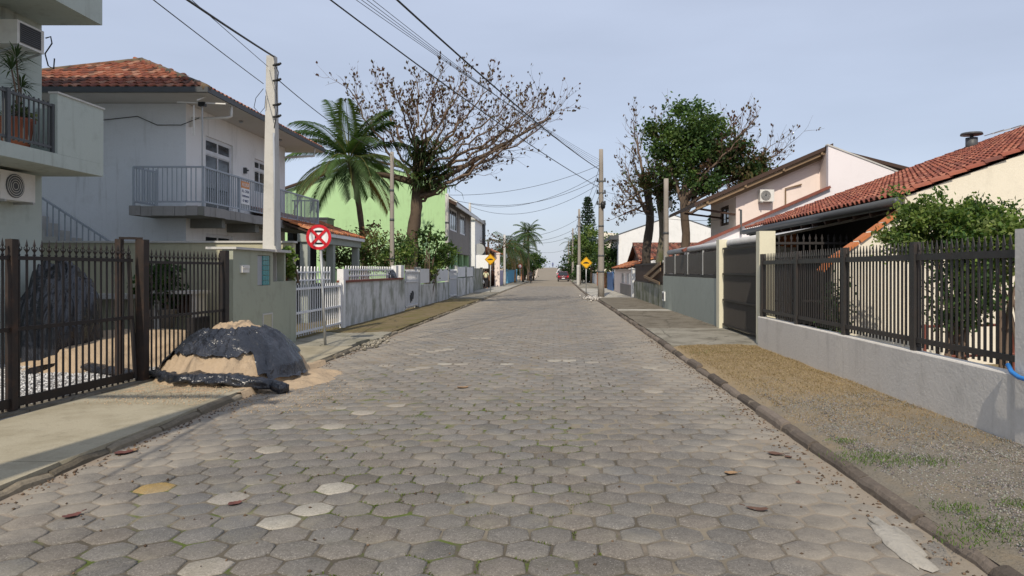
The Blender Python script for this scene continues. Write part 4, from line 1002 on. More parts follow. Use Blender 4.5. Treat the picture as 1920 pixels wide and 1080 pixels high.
for yy in (19.8, 22.6): P('lamp_fitting', MB().lathe((HX + .45, yy, 5.79), [(0.02, 0), (0.06, 0.02), (0.05, 0.065)], 10), M['plastic_grey'], h2, True)
P('wall_lamp', MB().box(HX, HX + .08, 20.95, 21.05, 4.55, 4.72).box(HX + .08, HX + .14, 20.97, 21.03, 4.62, 4.66), M['gutter'], h2)
P('facade_cable', MB().tube([(-14, HY0 - .02, 5.36), (-11.5, HY0 - .02, 5.40), (-10.4, HY0 - .02, 5.52), (-9.9, HY0 - .03, 5.30), (-9.3, HY0 - .04, 5.30), (-8.5, 16.95, 5.32)], .010, 5), M['wire'], h2, True)
# balcony: clad slab, rails and bars
BFX = -8.25; SZ0, SZ1 = 2.98, 3.19
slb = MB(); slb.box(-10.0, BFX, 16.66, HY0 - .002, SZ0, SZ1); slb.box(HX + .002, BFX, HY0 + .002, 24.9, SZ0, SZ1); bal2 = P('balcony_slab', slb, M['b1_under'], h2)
stn = [MB().box(0, 0.025, 0.004, 0.262, 0, 0.225).mesh('cladding_stone') for _ in range(1)]; stn[0].materials.append(M['slabedge'])
for k in range(31): inst('cladding_stone', stn[0], bal2, (BFX + .001 + R.uniform(0, .012), 16.66 + 0.267 * k, SZ0 - 0.012 + R.uniform(-.008, .008)))
for k in range(6): inst('cladding_stone', stn[0], bal2, (-10.0 + 0.267 * (k + 1) + .02, 16.659 - R.uniform(0, .012) - .025, SZ0 - 0.012 + R.uniform(-.008, .008)), pi / 2)
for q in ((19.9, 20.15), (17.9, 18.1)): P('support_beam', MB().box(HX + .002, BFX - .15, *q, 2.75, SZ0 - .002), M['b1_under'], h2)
RZ = 4.12
r2 = P('balcony_railing', MB().bar((-9.92, 16.72, RZ), (BFX - .03, 16.72, RZ), .045, .04).bar((BFX - .03, 16.70, RZ), (BFX - .03, 24.85, RZ), .045, .04).bar((-9.92, 16.72, 3.30), (BFX - .03, 16.72, 3.30), .03, .035).bar((BFX - .03, 16.72, 3.30), (BFX - .03, 24.85, 3.30), .03, .035)
       .bar((-9.92, 16.72, RZ), (-9.92, HY0, RZ), .04, .04).bar((-9.92, 16.72, 3.30), (-9.92, HY0, 3.30), .03, .035).bar((BFX - .03, 24.85, RZ), (HX, 24.85, RZ), .04, .04).bar((BFX - .03, 24.85, 3.30), (HX, 24.85, 3.30), .03, .035)
       .box(-9.945, -9.90, 16.70, 16.745, SZ1, RZ).box(BFX - .055, BFX - .01, 16.70, 16.745, SZ1, RZ).box(BFX - .055, BFX - .01, 18.6, 18.645, SZ1, RZ).box(BFX - .055, BFX - .01, 20.7, 20.745, SZ1, RZ).box(BFX - .055, BFX - .01, 22.8, 22.845, SZ1, RZ).box(BFX - .055, BFX - .01, 24.82, 24.865, SZ1, RZ).box(-9.40, -9.36, 16.70, 16.74, SZ1, RZ - .06), M['grey_metal'], h2)
bme = railing_bar(RZ - 3.30, 0.0095); bme.materials.append(M['grey_metal'])
k = -9.80
while k < BFX - .1: inst('bar', bme, r2, (k, 16.72, 3.30)); k += 0.112
k = 16.84
while k < 24.8: inst('bar', bme, r2, (BFX - .03, k, 3.30)); k += 0.112
for k in range(8): inst('bar', bme, r2, (-9.92, 16.84 + k * .11, 3.30))
for k in range(8): inst('bar', bme, r2, (HX + .1 + k * .112, 24.85, 3.30))
# outside stair on the front wall
stp = P('stair', MB().prism([(-14.2, 3.2), (-12.9, 3.2), (-12.9, 3.02)] + sum([[(-12.9 + .28 * k + .28, 3.02 - .18 * k), (-12.9 + .28 * k + .28, 2.84 - .18 * k)] for k in range(15)], []) + [(-8.7, 0.1), (-14.2, 0.1)], 'y', 16.75, HY0 - .005), M['concrete'], h2)
hr = P('stair_railing', MB().bar((-13.0, 16.8, 3.95), (-8.8, 16.8, 1.25), .05, .045).bar((-14.2, 16.8, 3.95), (-13.0, 16.8, 3.95), .05, .045), M['grey_metal'], h2)
sb = railing_bar(0.86, .011); sb.materials.append(M['grey_metal'])
for k in range(30): inst('bar', sb, hr, (-13.0 + .14 * k, 16.8, 3.09 - .09 * k))
# for-rent sign on the railing
sgn = T('rental_sign', 'white and orange rental notice hung on the blue house balcony railing', 'sign', (BFX + .02, 19.0, 3.62))
sgn.rotation_euler = (0, 0, 0)
ya, yb = 18.66, 19.16
P('board', MB().box(BFX - .004, BFX + .008, ya, yb, 3.44, 3.86), M['signwhite'], sgn); P('header_band', MB().box(BFX - .004, BFX + .008, ya, yb, 3.862, 4.04), M['orange'], sgn)
def lettering(body, size, loc, m, parent, rot, ext=0.002, label=None, align='CENTER'):
    cu = bpy.data.curves.new('lettering', 'FONT'); cu.body = body; cu.size = size; cu.extrude = ext; cu.align_x = align; cu.align_y = 'CENTER'
    tmp = bpy.data.objects.new('tmp', cu); C.objects.link(tmp); bpy.context.view_layer.update()
    me_ = bpy.data.meshes.new_from_object(tmp.evaluated_get(bpy.context.evaluated_depsgraph_get())); me_.name = 'lettering'; bpy.data.objects.remove(tmp); me_.materials.clear(); me_.materials.append(m)
    o = bpy.data.objects.new('lettering', me_); C.objects.link(o); o.parent = parent; o.location = V(loc) - woff(parent); o.rotation_euler = rot
    return o
rot = (pi / 2, 0, pi / 2)
lettering('ALUGA', .13, (BFX + .011, (ya + yb) / 2, 3.95), M['signwhite'], sgn, rot)
lettering('AL. CASA', .105, (BFX + .011, (ya + yb) / 2, 3.78), M['navy'], sgn, rot)
lettering('TEMPORADA', .075, (BFX + .011, (ya + yb) / 2, 3.65), M['navy'], sgn, rot)
lettering('47 98827', .095, (BFX + .011, (ya + yb) / 2, 3.525), M['navy'], sgn, rot)
# television aerial
an = T('tv_antenna', 'television aerial on a thin mast at the blue house balcony corner', 'antenna', (-8.42, 16.95, 3.2))
P('mast', MB().tube([(-8.42, 16.95, 3.2), (-8.42, 16.95, 5.72)], .018, 6), M['galv'], an)
P('dipole', MB().bar((-9.02, 16.95, 5.70), (-7.86, 16.95, 5.66), .03, .03).bar((-8.42, 16.7, 5.69), (-8.36, 17.3, 5.98), .025, .025).tube([(-8.62, 16.95, 5.62), (-8.62, 16.95, 4.9)], .02, 6), M['plastic_white'], an)
P('junction_box', MB().box(-8.5, -8.34, 16.90, 17.0, 5.60, 5.70), M['black'], an)

# tiled porch of the blue house
po = T('tiled_porch', 'grey porch with orange tiled lean-to roof beside the blue house', 'porch', (-8.5, 24.5, 0.08))
PX, PZ = -7.40, 2.86; psl = 0.372
for yy in (21.7, 24.2, 27.2): P('column', MB().box(PX - .35, PX - .12, yy - .12, yy + .12, 0.08, 2.55), M['greygreen'], po)
P('beam', MB().box(PX - .40, PX - .08, 21.5, 27.4, 2.552, 2.80), M['greygreen'], po)
P('fascia', MB().box(PX - .03, PX + .04, 21.4, 27.5, 2.78, 2.90), M['white'], po)
P('roof_deck', MB().prism([(PX, PZ), (-9.19, PZ + psl * 1.79), (-9.19, PZ + psl * 1.79 - .06), (PX, PZ - .06)], 'y', 21.4, 27.5), M['darkwood'], po)
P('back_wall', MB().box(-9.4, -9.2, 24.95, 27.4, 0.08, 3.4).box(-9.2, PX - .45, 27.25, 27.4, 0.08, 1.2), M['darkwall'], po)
tile_field(po, (PX + .05, 21.4, PZ + .01), (0, 1, 0), (-1, 0, psl), 30, 6, .205, .335, M['tile'], lambda p: True, PAL_ORANGE, 180, 9)
condenser('condenser_unit', 'small condenser high on the lower wall of the blue house', 'x', HX, 1, 22.2, 22.9, 2.15, 2.62, 0.28)

# white picket gate, dirty white wall with pickets and the run of white fences after it
WX = -5.86
def gate_white(name, label, y0, y1, z1, step, m, panel=None, mid=1.0):
    t = T(name, label, 'gate', (WX, (y0 + y1) / 2, 0.1))
    for zz in (0.22, mid, z1 - 0.12): P('rail', MB().box(WX - .02, WX + .02, y0, y1, zz, zz + .05), m, t)
    for yy in (y0 + .03, y1 - .03): P('stile', MB().box(WX - .025, WX + .025, yy - .03, yy + .03, 0.14, z1), m, t)
    bme_ = MB().box(-.009, .009, -.013, .013, 0, z1 - .16).mesh('picket'); bme_.materials.append(m); k = y0 + .12
    while k < y1 - .08: inst('picket', bme_, t, (WX, k, 0.16)); k += step
    if panel: P('sheet_panel', MB().box(WX - .045, WX - .035, y0 + .05, y1 - .05, panel[0], panel[1]), M['white_wall'], t)
    return t
g1 = gate_white('white_gate', 'white metal picket gate between sage wall and dirty white wall', 15.95, 19.45, 1.35, .16, M['white_metal'], None, 0.68)
tpk = MB()
pk = T('picket_screen', 'row of pale pickets rising above the white metal gate', 'fence', (WX - .3, 17.6, 1.3))
for zz in (1.42, 1.62): P('rail', MB().box(WX - .33, WX - .30, 15.95, 19.5, zz, zz + .035), M['white_metal'], pk)
pme = MB().box(-.012, .012, -.022, .022, 0, .40).prism([(-.022, .40), (.022, .40), (0, .45)], 'x', -.012, .012).mesh('picket'); pme.materials.append(M['white_metal'])
for k in range(15): inst('picket', pme, pk, (WX - .315, 16.05 + .245 * k, 1.33))
P('post', MB().box(WX - .06, WX + .06, 19.50, 19.68, 0.1, 1.42), M['white'], g1)
ww = T('white_wall', 'streaked dirty white street wall with brown coping and white pickets', 'wall', (WX - .1, 23.8, 0.1))
P('wall', MB().box(WX - .16, WX, 19.72, 27.72, 0.05, 1.34), M['white_wall'], ww); P('coping', MB().box(WX - .20, WX + .05, 19.70, 27.3, 1.342, 1.40), M['brickcap'], ww)
for y0_, y1_ in ((19.75, 20.2), (27.15, 27.72)): P('pillar', MB().box(WX - .20, WX - .02, y0_, y1_, 1.402, 1.88 if y0_ > 26 else 1.72), M['white'], ww)
P('pillar', MB().box(WX - .20, WX - .02, 26.3, 26.7, 1.402, 1.86), M['white'], ww)
for zz in (1.50, 1.68): P('rail', MB().box(WX - .13, WX - .10, 20.2, 26.3, zz, zz + .04), M['white_metal'], ww)
pme2 = MB().box(-.010, .010, -.022, .022, 0, .36).prism([(-.022, .36), (.022, .36), (0, .41)], 'x', -.012, .012).mesh('picket'); pme2.materials.append(M['white_metal'])
k = 20.30
while k < 26.25: inst('picket', pme2, ww, (WX - .115, k, 1.402)); k += 0.255
lump('garbage_bag', 'black garbage bag resting on the brown coping of the white wall', 'garbage bag', WX - .1, 25.9, .16, .38, .26, 1.40, M['tarp'], 5, .3, 24, .6)
def wall_run(label, y0, y1, zt, m, topm=None, posts=(), name='street_wall', upper=None, x=WX):
    t = T(name, label, 'wall', (x - .1, (y0 + y1) / 2, 0.1 + hz((y0 + y1) / 2)))
    zo = hz((y0 + y1) / 2)
    P('wall', MB().box(x - .16, x, y0, y1, 0.0 + zo, zt + zo), m, t)
    if upper:
        n_ = max(1, int((y1 - y0) / 2.2)); L = (y1 - y0) / n_
        for k in range(n_): P('panel', MB().box(x - .11, x - .05, y0 + k * L + .05, y0 + (k + 1) * L - .05, zt + .06 + zo, upper + zo), topm, t)
    for p in posts: P('post', MB().box(x - .2, x + .04, p - .10, p + .10, 0.0 + zo, (upper or zt) + .08 + zo), m, t)
    return t
sheetgate = gate_white('white_gate', 'blue-white sheet gate with graffiti after the white wall', 27.85, 30.4, 1.72, .16, M['white_metal'], (0.2, 1.6), 1.2)
def _graf():
    mb = MB(); r = random.Random(4); p = V((WX + .028, 28.9, .55)); pts = []
    for k in range(26): pts.append(V((WX + .022, 28.75 + .55 * (k / 26) + .16 * sin(k * 1.7), .55 + .18 * sin(k * 2.3) + .15 * (k / 26)))); 
    mb.tube(pts, .016, 4); return mb
P('graffiti_mark', _graf(), M['gutter'], sheetgate)
wall_run('low white wall with pale panels next to the leafy bush', 30.6, 39.4, 1.05, M['white_wall'], M['white'], (30.7, 35.0), upper=1.75)
gate_white('white_gate', 'pale blue-white gate in the middle of the far white walls', 39.6, 42.3, 1.75, .14, M['white_metal'], (0.2, 1.7), 1.2)
wall_run('far white wall topped by white panels before the grey house', 42.5, 51.5, 1.2, M['white_wall'], M['white'], (42.6, 47.0, 51.4), upper=1.9)
wall_run('grey stained wall behind the walking person', 51.7, 61.0, 1.85, M['mossy'], None, (61.0,), x=WX - .35)
wall_run('brown gate pillars and fence past the walking person', 61.3, 68.0, 1.5, M['darkwood'], M['wood'], (61.5, 66.5), name='brown_fence', upper=2.1, x=WX - .35)
wall_run('lilac wall section beyond the pink post', 72.5, 83.0, 1.7, M['purple'], None, (), x=WX - .1)
wall_run('light blue wall far along the street', 86.5, 108.0, 1.75, M['lightblue'], None, (86.7, 108.0), x=-5.75)
wall_run('small orange wall far along the street beside the trees', 112.0, 126.0, 2.0, M['orangewall'], None, (), x=-5.2)
top('pink_post', MB().box(-5.95, -5.45, 70.2, 70.8, 0.05, 3.3).box(-6.0, -5.4, 70.15, 70.85, 3.302, 3.42), M['pink'], 'tall pink pillar standing at the far left sidewalk', 'pillar')

# ---------------------------------------------------------------- green and grey house
gh = T('green_grey_house', 'light green gabled house with grey stone street front and two windows', 'house', (-11, 48, 0.08))
GX = -6.4
P('gable_wall', MB().prism([(-17.5, 0.05), (GX, 0.05), (GX, 6.75), (-11.0, 8.15), (-17.5, 5.9)], 'y', 42.0, 42.25), M['lime'], gh)
ops = [(43.2, 46.6, 4.15, 5.55), (47.8, 50.9, 4.15, 5.55)]
P('upper_wall', MB().wall('x', GX + .02, -.25, 42.26, 54.0, 2.95, 6.2, ops), M['stonegrey'], gh)
for o_ in ops: window(gh, 'x', GX + .02, 1, *o_, M['white_metal'], 3, 0, .09)
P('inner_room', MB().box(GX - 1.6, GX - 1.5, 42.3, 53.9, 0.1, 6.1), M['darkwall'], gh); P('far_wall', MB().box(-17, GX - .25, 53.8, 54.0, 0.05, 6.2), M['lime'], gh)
for yy in (43.5, 46.5, 49.5, 52.5): P('porch_column', MB().box(GX - .25, GX, yy - .18, yy + .18, 0.05, 2.94), M['lime'], gh)
P('porch_floor_beam', MB().box(GX - .3, GX + .06, 42.26, 54.02, 2.78, 2.945), M['stonegrey'], gh)
P('porch_wall', MB().box(GX - 1.4, GX - 1.3, 42.3, 53.9, 0.05, 2.78), M['lime'], gh)
P('verge_board', MB().bar((-17.6, 41.9, 5.95), (-11.0, 41.9, 8.24), .3, .12).bar((-11.0, 41.9, 8.24), (-8.4, 41.9, 7.62), .3, .12), M['darkwood'], gh)
P('roof', MB().prism([(GX + .55, 5.75), (-11.0, 7.95), (-17.6, 5.7), (-17.6, 5.55), (-11.0, 7.75), (GX + .55, 5.55)], 'y', 42.3, 54.6), M['darkwood'], gh)
P('eave_board', MB().box(GX + .48, GX + .56, 42.4, 54.7, 5.50, 5.72).bar((GX + .02, 42.35, 5.98), (GX + .55, 42.35, 5.7), .08, .2), M['white'], gh)
condenser('condenser_unit', 'small condenser on the light green gable beside the balcony end', 'y', 42.0, -1, -14.35, -13.6, 4.3, 4.8, .3)
top('water_tank', MB().box(-13.9, -12.2, 38.0, 39.2, 3.55, 4.45).box(-13.95, -12.15, 37.95, 39.25, 4.452, 4.52).box(-13.8, -13.6, 38.1, 38.3, 0.08, 3.55).box(-12.5, -12.3, 38.1, 38.3, 0.08, 3.55).box(-13.8, -13.6, 38.9, 39.1, 0.08, 3.55).box(-12.5, -12.3, 38.9, 39.1, 0.08, 3.55), M['gutter'], 'dark grey box tank in front of the light green gable', 'tank')

# houses farther along the left
fh = T('white_block_house', 'white flat-roofed upper storey beyond the grey stone front', 'house', (-9.5, 64, 0.05))
P('wall', MB().box(-14, -6.8, 60.5, 68, 0.05, 6.0), M['white'], fh); P('roof_slab', MB().box(-14.2, -6.6, 60.3, 68.2, 6.002, 6.25), M['concrete'], fh); P('side_fin', MB().box(-6.79, -6.55, 66.6, 67.2, 3.0, 6.4), M['gutter'], fh)
oh = T('orange_roof_house', 'low house with orange tiled roof behind the far left wall', 'house', (-8.5, 74, 0.05))
P('wall', MB().box(-13, -6.6, 70.5, 80, 0.05, 3.5), M['orangewall'], oh)
P('window', MB().box(-6.598, -6.55, 72, 74.5, 1.6, 2.9).box(-6.598, -6.55, 76, 78, 1.6, 2.9), M['glass'], oh)
P('roof_deck', MB().prism([(-5.9, 3.4), (-9.5, 5.0), (-13.5, 3.4)], 'y', 69.5, 80.5), M['darkwood'], oh)
tile_field(oh, (-5.85, 69.5, 3.42), (0, 1, 0), (-3.6, 0, 1.6), 36, 9, .30, .45, M['tile'], lambda p: True, PAL_ORANGE, 0, 10)
tile_field(oh, (-13.5, 69.45, 3.42), (1, 0, 0), (0, .001, 1), 24, 5, .31, .32, M['tile'], lambda p: p.z < 3.4 + 1.6 * min(1, (p.x + 13.5) / 4.0, (-5.9 - p.x) / 3.6) - .2, PAL_ORANGE, 0, 11)
sbd = T('sign_board', 'blank pale blue sign board with round logo panel over the far left wall', 'sign', (-6.4, 62, 1.7))
P('board', MB().box(-6.9, -5.7, 60.9, 61.0, 1.85, 3.0), M['signwhite'], sbd); P('post', MB().box(-6.8, -6.7, 61.01, 61.1, 0.1, 2.9).box(-6.4, -6.3, 61.01, 61.1, 0.1, 2.9), M['galv'], sbd)
P('round_panel', MB().lathe((-6.5, 61.0, 3.5), [(.5, 0), (.5, .06)], 24, axis='y'), M['galv'], sbd)
# ---------------------------------------------------------------- right side: fence on a low wall
RX = 4.27
fw = T('railing_fence', 'charcoal spear-topped fence on a grey low wall along the dry verge', 'fence', (RX, 10.7, 0.1))
lw = MB(); ys_ = [6.55 + 0.42 * k for k in range(20)] + [14.92]
n = len(ys_); b0 = 0; vs = []; fs = []
for y in ys_:
    d = .006 * noise.noise(V((y * 2, 0, 1)))
    vs += [(RX + d, y, 0.0), (RX + d, y, 0.70), (RX + .01 + d, y, 0.715), (RX + .15, y, 0.715), (RX + .16, y, 0.0)]
for j in range(n - 1):
    for q in range(4): fs.append((j * 5 + q, j * 5 + q + 1, (j + 1) * 5 + q + 1, (j + 1) * 5 + q))
fs += [(4, 3, 2, 1, 0), tuple((n - 1) * 5 + q for q in range(5))]
lw.add(vs, fs); P('low_wall', lw, M['graywall'], fw)
P('end_pillar', MB().box(RX - .02, RX + .20, 5.2, 6.55, 0.0, 2.06), M['graywall'], fw)
P('low_wall', MB().box(RX, RX + .16, 1.2, 5.2, 0.0, 0.715), M['graywall'], fw)
for z0, z1 in ((0.815, 0.875), (1.80, 1.875)):
    P('rail', MB().box(RX + .055, RX + .095, 6.55, 14.9, z0, z1), M['fence_iron'], fw)
P('rail', MB().box(RX + .055, RX + .095, 1.3, 5.2, 0.815, 0.875).box(RX + .055, RX + .095, 1.3, 5.2, 1.80, 1.875), M['fence_iron'], fw)
ms_ = spear(1.12, 'flat').mesh('bar'); ms_.materials.append(M['fence_iron'])
y = 6.66
while y < 14.85: inst('bar', ms_, fw, (RX + .075, y, 1.88)); y += 0.1005
y = 1.4
while y < 5.15: inst('bar', ms_, fw, (RX + .075, y, 1.88)); y += 0.1005
for y in (8.55, 10.62, 12.70, 14.82): P('upright', MB().box(RX + .035, RX + .125, y - .05, y + .05, 0.716, 2.02), M['fence_iron'], fw)
top('water_hose', MB().tube([(RX - .04, 6.62, .80), (RX - .07, 6.52, .745), (RX - .08, 6.40, .715), (RX - .08, 6.2, .705), (RX - .06, 5.9, .70), (RX - .03, 5.6, .69)], .022, 8), M['bluehose'], 'bright blue hose hooked over the grey low wall at the right edge', 'hose', smooth=True)
# cream pillars, sheet gate, grey-green wall
cp = T('cream_pillar', 'tall pale cream gate pillar at the end of the charcoal fence', 'pillar', (4.52, 15.3, 0.1))
P('shaft', MB().box(4.36, 4.70, 15.1, 15.36, 0.05, 2.52), M['cream_pillar'], cp)
GX2 = 4.60
rg = T('sheet_gate', 'dark brown corrugated sheet gate between two cream pillars', 'gate', (GX2, 17.3, 0.1))
mb = MB(); k = 15.40
while k < 19.2: mb.box(GX2 - .012, GX2, k, k + .055, 0.2, 2.25).box(GX2 - .03, GX2 - .012, k + .0, k + .03, 0.2, 2.25); k += .075
P('sheet', mb, M['brownpanel'], rg)
for zz in (0.2, 0.86, 1.56, 2.24): P('rail', MB().box(GX2 - .05, GX2 - .031, 15.4, 19.25, zz, zz + .05), M['black_iron'], rg)
cp2 = T('cream_pillar', 'narrow pale cream pillar between the sheet gate and the grey-green wall', 'pillar', (4.58, 19.45, 0.1))
P('shaft', MB().box(4.47, 4.70, 19.28, 19.62, 0.05, 2.52), M['cream_pillar'], cp2)
gw = T('greygreen_wall', 'grey-green street wall with brown sheet panels on top', 'wall', (4.6, 24.6, 0.1))
P('wall', MB().box(4.55, 4.71, 19.63, 29.8, 0.0, 1.45), M['greygreen'], gw)
for a, b_ in ((19.66, 22.1), (22.1, 24.6), (24.6, 27.2), (27.2, 29.75)):
    m_ = MB(); k = a + .04
    while k < b_ - .06: m_.box(4.62, 4.632, k, k + .05, 1.56, 2.24); k += .07
    m_.box(4.633, 4.64, a + .03, b_ - .03, 1.56, 2.24); P('sheet_panel', m_, M['brownpanel'], gw); P('upright', MB().box(4.60, 4.65, b_ - .03, b_ + .03, 1.45, 2.30), M['galv'], gw)
P('bottom_rail', MB().box(4.60, 4.66, 19.66, 29.8, 1.452, 1.54), M['black_iron'], gw)
mbx = T('meter_box', 'white framed meter box on the corner of the grey-green wall', 'meter box', (4.54, 29.5, .4))
P('frame', MB().box(4.50, 4.548, 29.15, 29.75, .42, .80), M['white'], mbx); P('door', MB().box(4.49, 4.499, 29.28, 29.62, .48, .74), M['black'], mbx)
# fibre-cement awning above it
aw = T('sheet_awning', 'grey corrugated fibre-cement awning above the brown sheet gate', 'awning', (6.2, 22, 2.3))
vs, fs = [], []; ny = 90
for j in range(ny + 1):
    y = lerp(15.6, 29.5, j / ny); c_ = .03 * cos(j * pi)
    vs += [(4.74, y, 2.40 + c_), (7.6, y, 3.0 + c_)]
for j in range(ny): fs.append((2 * j, 2 * j + 1, 2 * j + 3, 2 * j + 2))
mb = MB(); mb.add(vs, fs); P('corrugated_sheet', mb, M['fibro'], aw, True); P('edge_trim', MB().tube([(4.76, 15.6, 2.42), (4.76, 29.5, 2.42)], .10, 8), M['fibro'], aw, True)
for y in (16, 20, 24, 29): P('post', MB().box(4.85, 4.93, y, y + .08, 0.1, 2.38), M['galv'], aw)
# mossy wall with dark fence
mw = T('mossy_wall', 'old mossy stained street wall with dark board fence on top', 'wall', (4.65, 35.5, 0.1))
P('wall', MB().box(4.58, 4.74, 29.95, 41.0, 0.0, 1.05), M['mossy'], mw)
for k in range(28): P('board', MB().box(4.66, 4.68, 30.05 + .39 * k, 30.05 + .39 * k + .36, 1.10, 2.02 + R.uniform(-.02, .02)), M['darkwood'], mw)
P('rail', MB().box(4.62, 4.655, 29.95, 41.0, 1.052, 1.12).box(4.62, 4.655, 29.95, 41.0, 1.95, 2.03), M['black_iron'], mw)
pl_ = T('leaning_plank', 'pale timber planks leaning across the dark board fence', 'plank', (4.5, 32.5, 1.2))
P('plank', MB().bar((4.56, 36.0, 1.35), (4.56, 30.6, 2.0), .04, .16), M['wood'], pl_); P('plank', MB().bar((4.54, 34.2, 1.2), (4.54, 30.4, 1.72), .04, .15), M['wood'], pl_); P('plank', MB().bar((4.52, 35.9, 1.38), (4.52, 30.6, 1.12), .04, .12), M['wood'], pl_)
top('white_post', MB().box(4.5, 4.8, 41.1, 41.8, 0.0, 1.75).box(4.47, 4.83, 41.05, 41.85, 1.752, 1.82), M['white'], 'white gate post at the far end of the mossy wall', 'post')
pw = T('pink_wall', 'pink street wall with white window grilles and orange tiled coping', 'wall', (4.65, 48, 0.1))
P('wall', MB().wall('x', 4.55, .16, 42.0, 54.0, 0.0, 1.75, [(42.6, 45.0, .85, 1.5), (46.0, 48.4, .85, 1.5)]), M['pink'], pw)
for a in (42.6, 46.0):
    m_ = MB()
    for q in range(5): m_.box(4.58, 4.62, a + .02 + q * .58, a + .08 + q * .58, .85, 1.5)
    P('grille', m_, M['white'], pw)
P('plinth', MB().box(4.52, 4.549, 42.0, 49.0, 0.0, .8), M['stonegrey'], pw)
P('tile_canopy_deck', MB().prism([(4.35, 1.80), (6.0, 2.40), (6.0, 2.34), (4.35, 1.752)], 'y', 42.2, 53.5), M['darkwood'], pw)
tile_field(pw, (4.30, 53.5, 1.80), (0, -1, 0), (1.65, 0, .60), 46, 5, .245, .33, M['tile'], lambda p: True, PAL_ORANGE, 0, 13)
top('blue_gate', MB().box(4.45, 4.50, 54.3, 60.0, 0.1, 1.55).box(4.42, 4.449, 54.3, 60.0, 1.45, 1.55).box(4.42, 4.449, 54.3, 60.0, .1, .2), M['blue'], 'solid blue sheet gate behind the weathered utility pole', 'gate')
wall_run('low orange and white wall beside the far right sidewalk', 63, 74, 1.4, M['orangewall'], None, (63.2, 68, 74), x=4.6)
wall_run('white garden wall under the far right trees', 76, 100, 1.3, M['white'], None, (), x=5.0)

# ---------------------------------------------------------------- tiled roof house with cream gable
rh = T('cream_house', 'cream house with long red tiled roof sloping down to the charcoal fence', 'house', (10, 17, 0.09))
EXr, EZ, SLr = 5.86, 2.90, 0.362; RY0, RY1 = 12.0, 21.6; RIX = 15.2
zr = lambda x: EZ + (x - EXr) * SLr
P('gable_wall', MB().prism([(5.95, 0.05), (RIX + 5, 0.05), (RIX + 5, zr(RIX + 5) - 3.6), (RIX, zr(RIX) + .0), (5.95, zr(5.95) + .0)], 'y', 12.04, 12.24), M['cream'], rh)
P('wing_wall', MB().prism([(4.75, 0.05), (5.948, 0.05), (5.948, 2.76), (5.60, 2.50), (5.15, 2.17), (4.75, 1.90)], 'y', 12.06, 12.26), M['cream'], rh)
wt = [V((5.99, 12.16, 2.80)), V((5.60, 12.16, 2.52)), V((5.15, 12.16, 2.19)), V((4.72, 12.16, 1.90)), V((4.5, 12.16, 1.66))]
bmx = MB().box(-.115, .115, -.15, .15, 0, .05).mesh('coping_brick'); bmx.materials.append(M['brickorange'])
for a, b_ in zip(wt, wt[1:]):
    n_ = max(1, int((b_ - a).length / .235))
    for k in range(n_):
        p = a.lerp(b_, (k + .5) / n_); o = inst('coping_brick', bmx, rh, p + V((0, 0, -.012))); o.rotation_euler = (0, atan2(a.z - b_.z, b_.x - a.x), 0)
P('fascia', MB().box(EXr - .02, EXr + .03, RY0 + .02, RY1, EZ - .15, EZ - .01), M['gutter'], rh)
P('gutter', MB().tube([(EXr - .08, RY0 - .02, EZ - .05), (EXr - .08, RY1 + .1, EZ - .05)], .075, 8), M['gutter'], rh, True)
P('roof_deck', MB().prism([(EXr, EZ - .01), (RIX, zr(RIX) - .01), (RIX, zr(RIX) - .07), (EXr, EZ - .07)], 'y', 12.245, RY1).prism([(RIX, zr(RIX) - .01), (RIX + 6, zr(RIX) - 2.2), (RIX + 6, zr(RIX) - 2.3), (RIX, zr(RIX) - .07)], 'y', RY0, RY1), M['darkwood'], rh)
sv = V((1, 0, SLr)).normalized()
tile_field(rh, (EXr - .06, RY1, EZ + .02), (0, -1, 0), sv, 46, 31, .2087, .322, M['tile_clean'], lambda p: p.x < RIX - .05, PAL_NEW, 300, 21, (2.5, 0, 3))
ridge_caps(rh, (RIX, RY0 - .05, zr(RIX) + .02), (RIX, RY1 + .05, zr(RIX) + .02), M['tile_clean'], PAL_NEW, .11)
rf = MB()
for k in range(13): yy = 12.5 + .74 * k; rf.bar((EXr + .02, yy, EZ - .17), (7.6, yy, zr(7.6) - .17), .07, .12)
P('rafter', rf, M['darkwood'], rh)
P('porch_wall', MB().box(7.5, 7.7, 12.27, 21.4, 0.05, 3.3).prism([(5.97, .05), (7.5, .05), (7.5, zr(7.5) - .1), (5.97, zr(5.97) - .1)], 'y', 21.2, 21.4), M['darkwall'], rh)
P('porch_window', MB().box(7.46, 7.498, 14.5, 16.3, 1.0, 2.1), M['glass'], rh); P('porch_door', MB().box(7.46, 7.498, 17.4, 18.4, .1, 2.2), M['darkwood'], rh)
P('side_wall', MB().box(5.62, 5.9, 18.2, 18.4, .05, 2.3), M['white'], rh)
P('brick_pier', MB().box(5.95, 6.28, 18.45, 18.8, 2.28, 2.68), M['brickorange'], rh); P('brick_pier_base', MB().box(5.95, 6.28, 18.45, 18.8, .05, 2.278), M['white'], rh)
P('roof_vent', MB().lathe((12.05, 20.5, zr(12.05) - .05), [(.16, 0), (.16, .42), (.05, .43), (.05, .50), (.30, .50), (.28, .56), (.001, .60)], 14), M['gutter'], rh, True)
ant2 = T('tv_antenna', 'slim television aerial above the red tiled roof at the right edge', 'antenna', (14.2, 18, zr(14.2)))
P('mast', MB().tube([(14.2, 18, zr(14.2) - .1), (14.2, 18, 6.1)], .018, 5), M['galv'], ant2); P('boom', MB().bar((11.1, 18, 5.15), (14.4, 18, 6.02), .03, .03), M['galv'], ant2)
bo = MB()
for k in range(7): p = V((11.15, 18, 5.17)).lerp(V((14.2, 18, 5.97)), k / 7); bo.bar(p + V((0, -.4, 0)), p + V((0, .4, 0)), .016, .016)
P('element', bo, M['galv'], ant2)
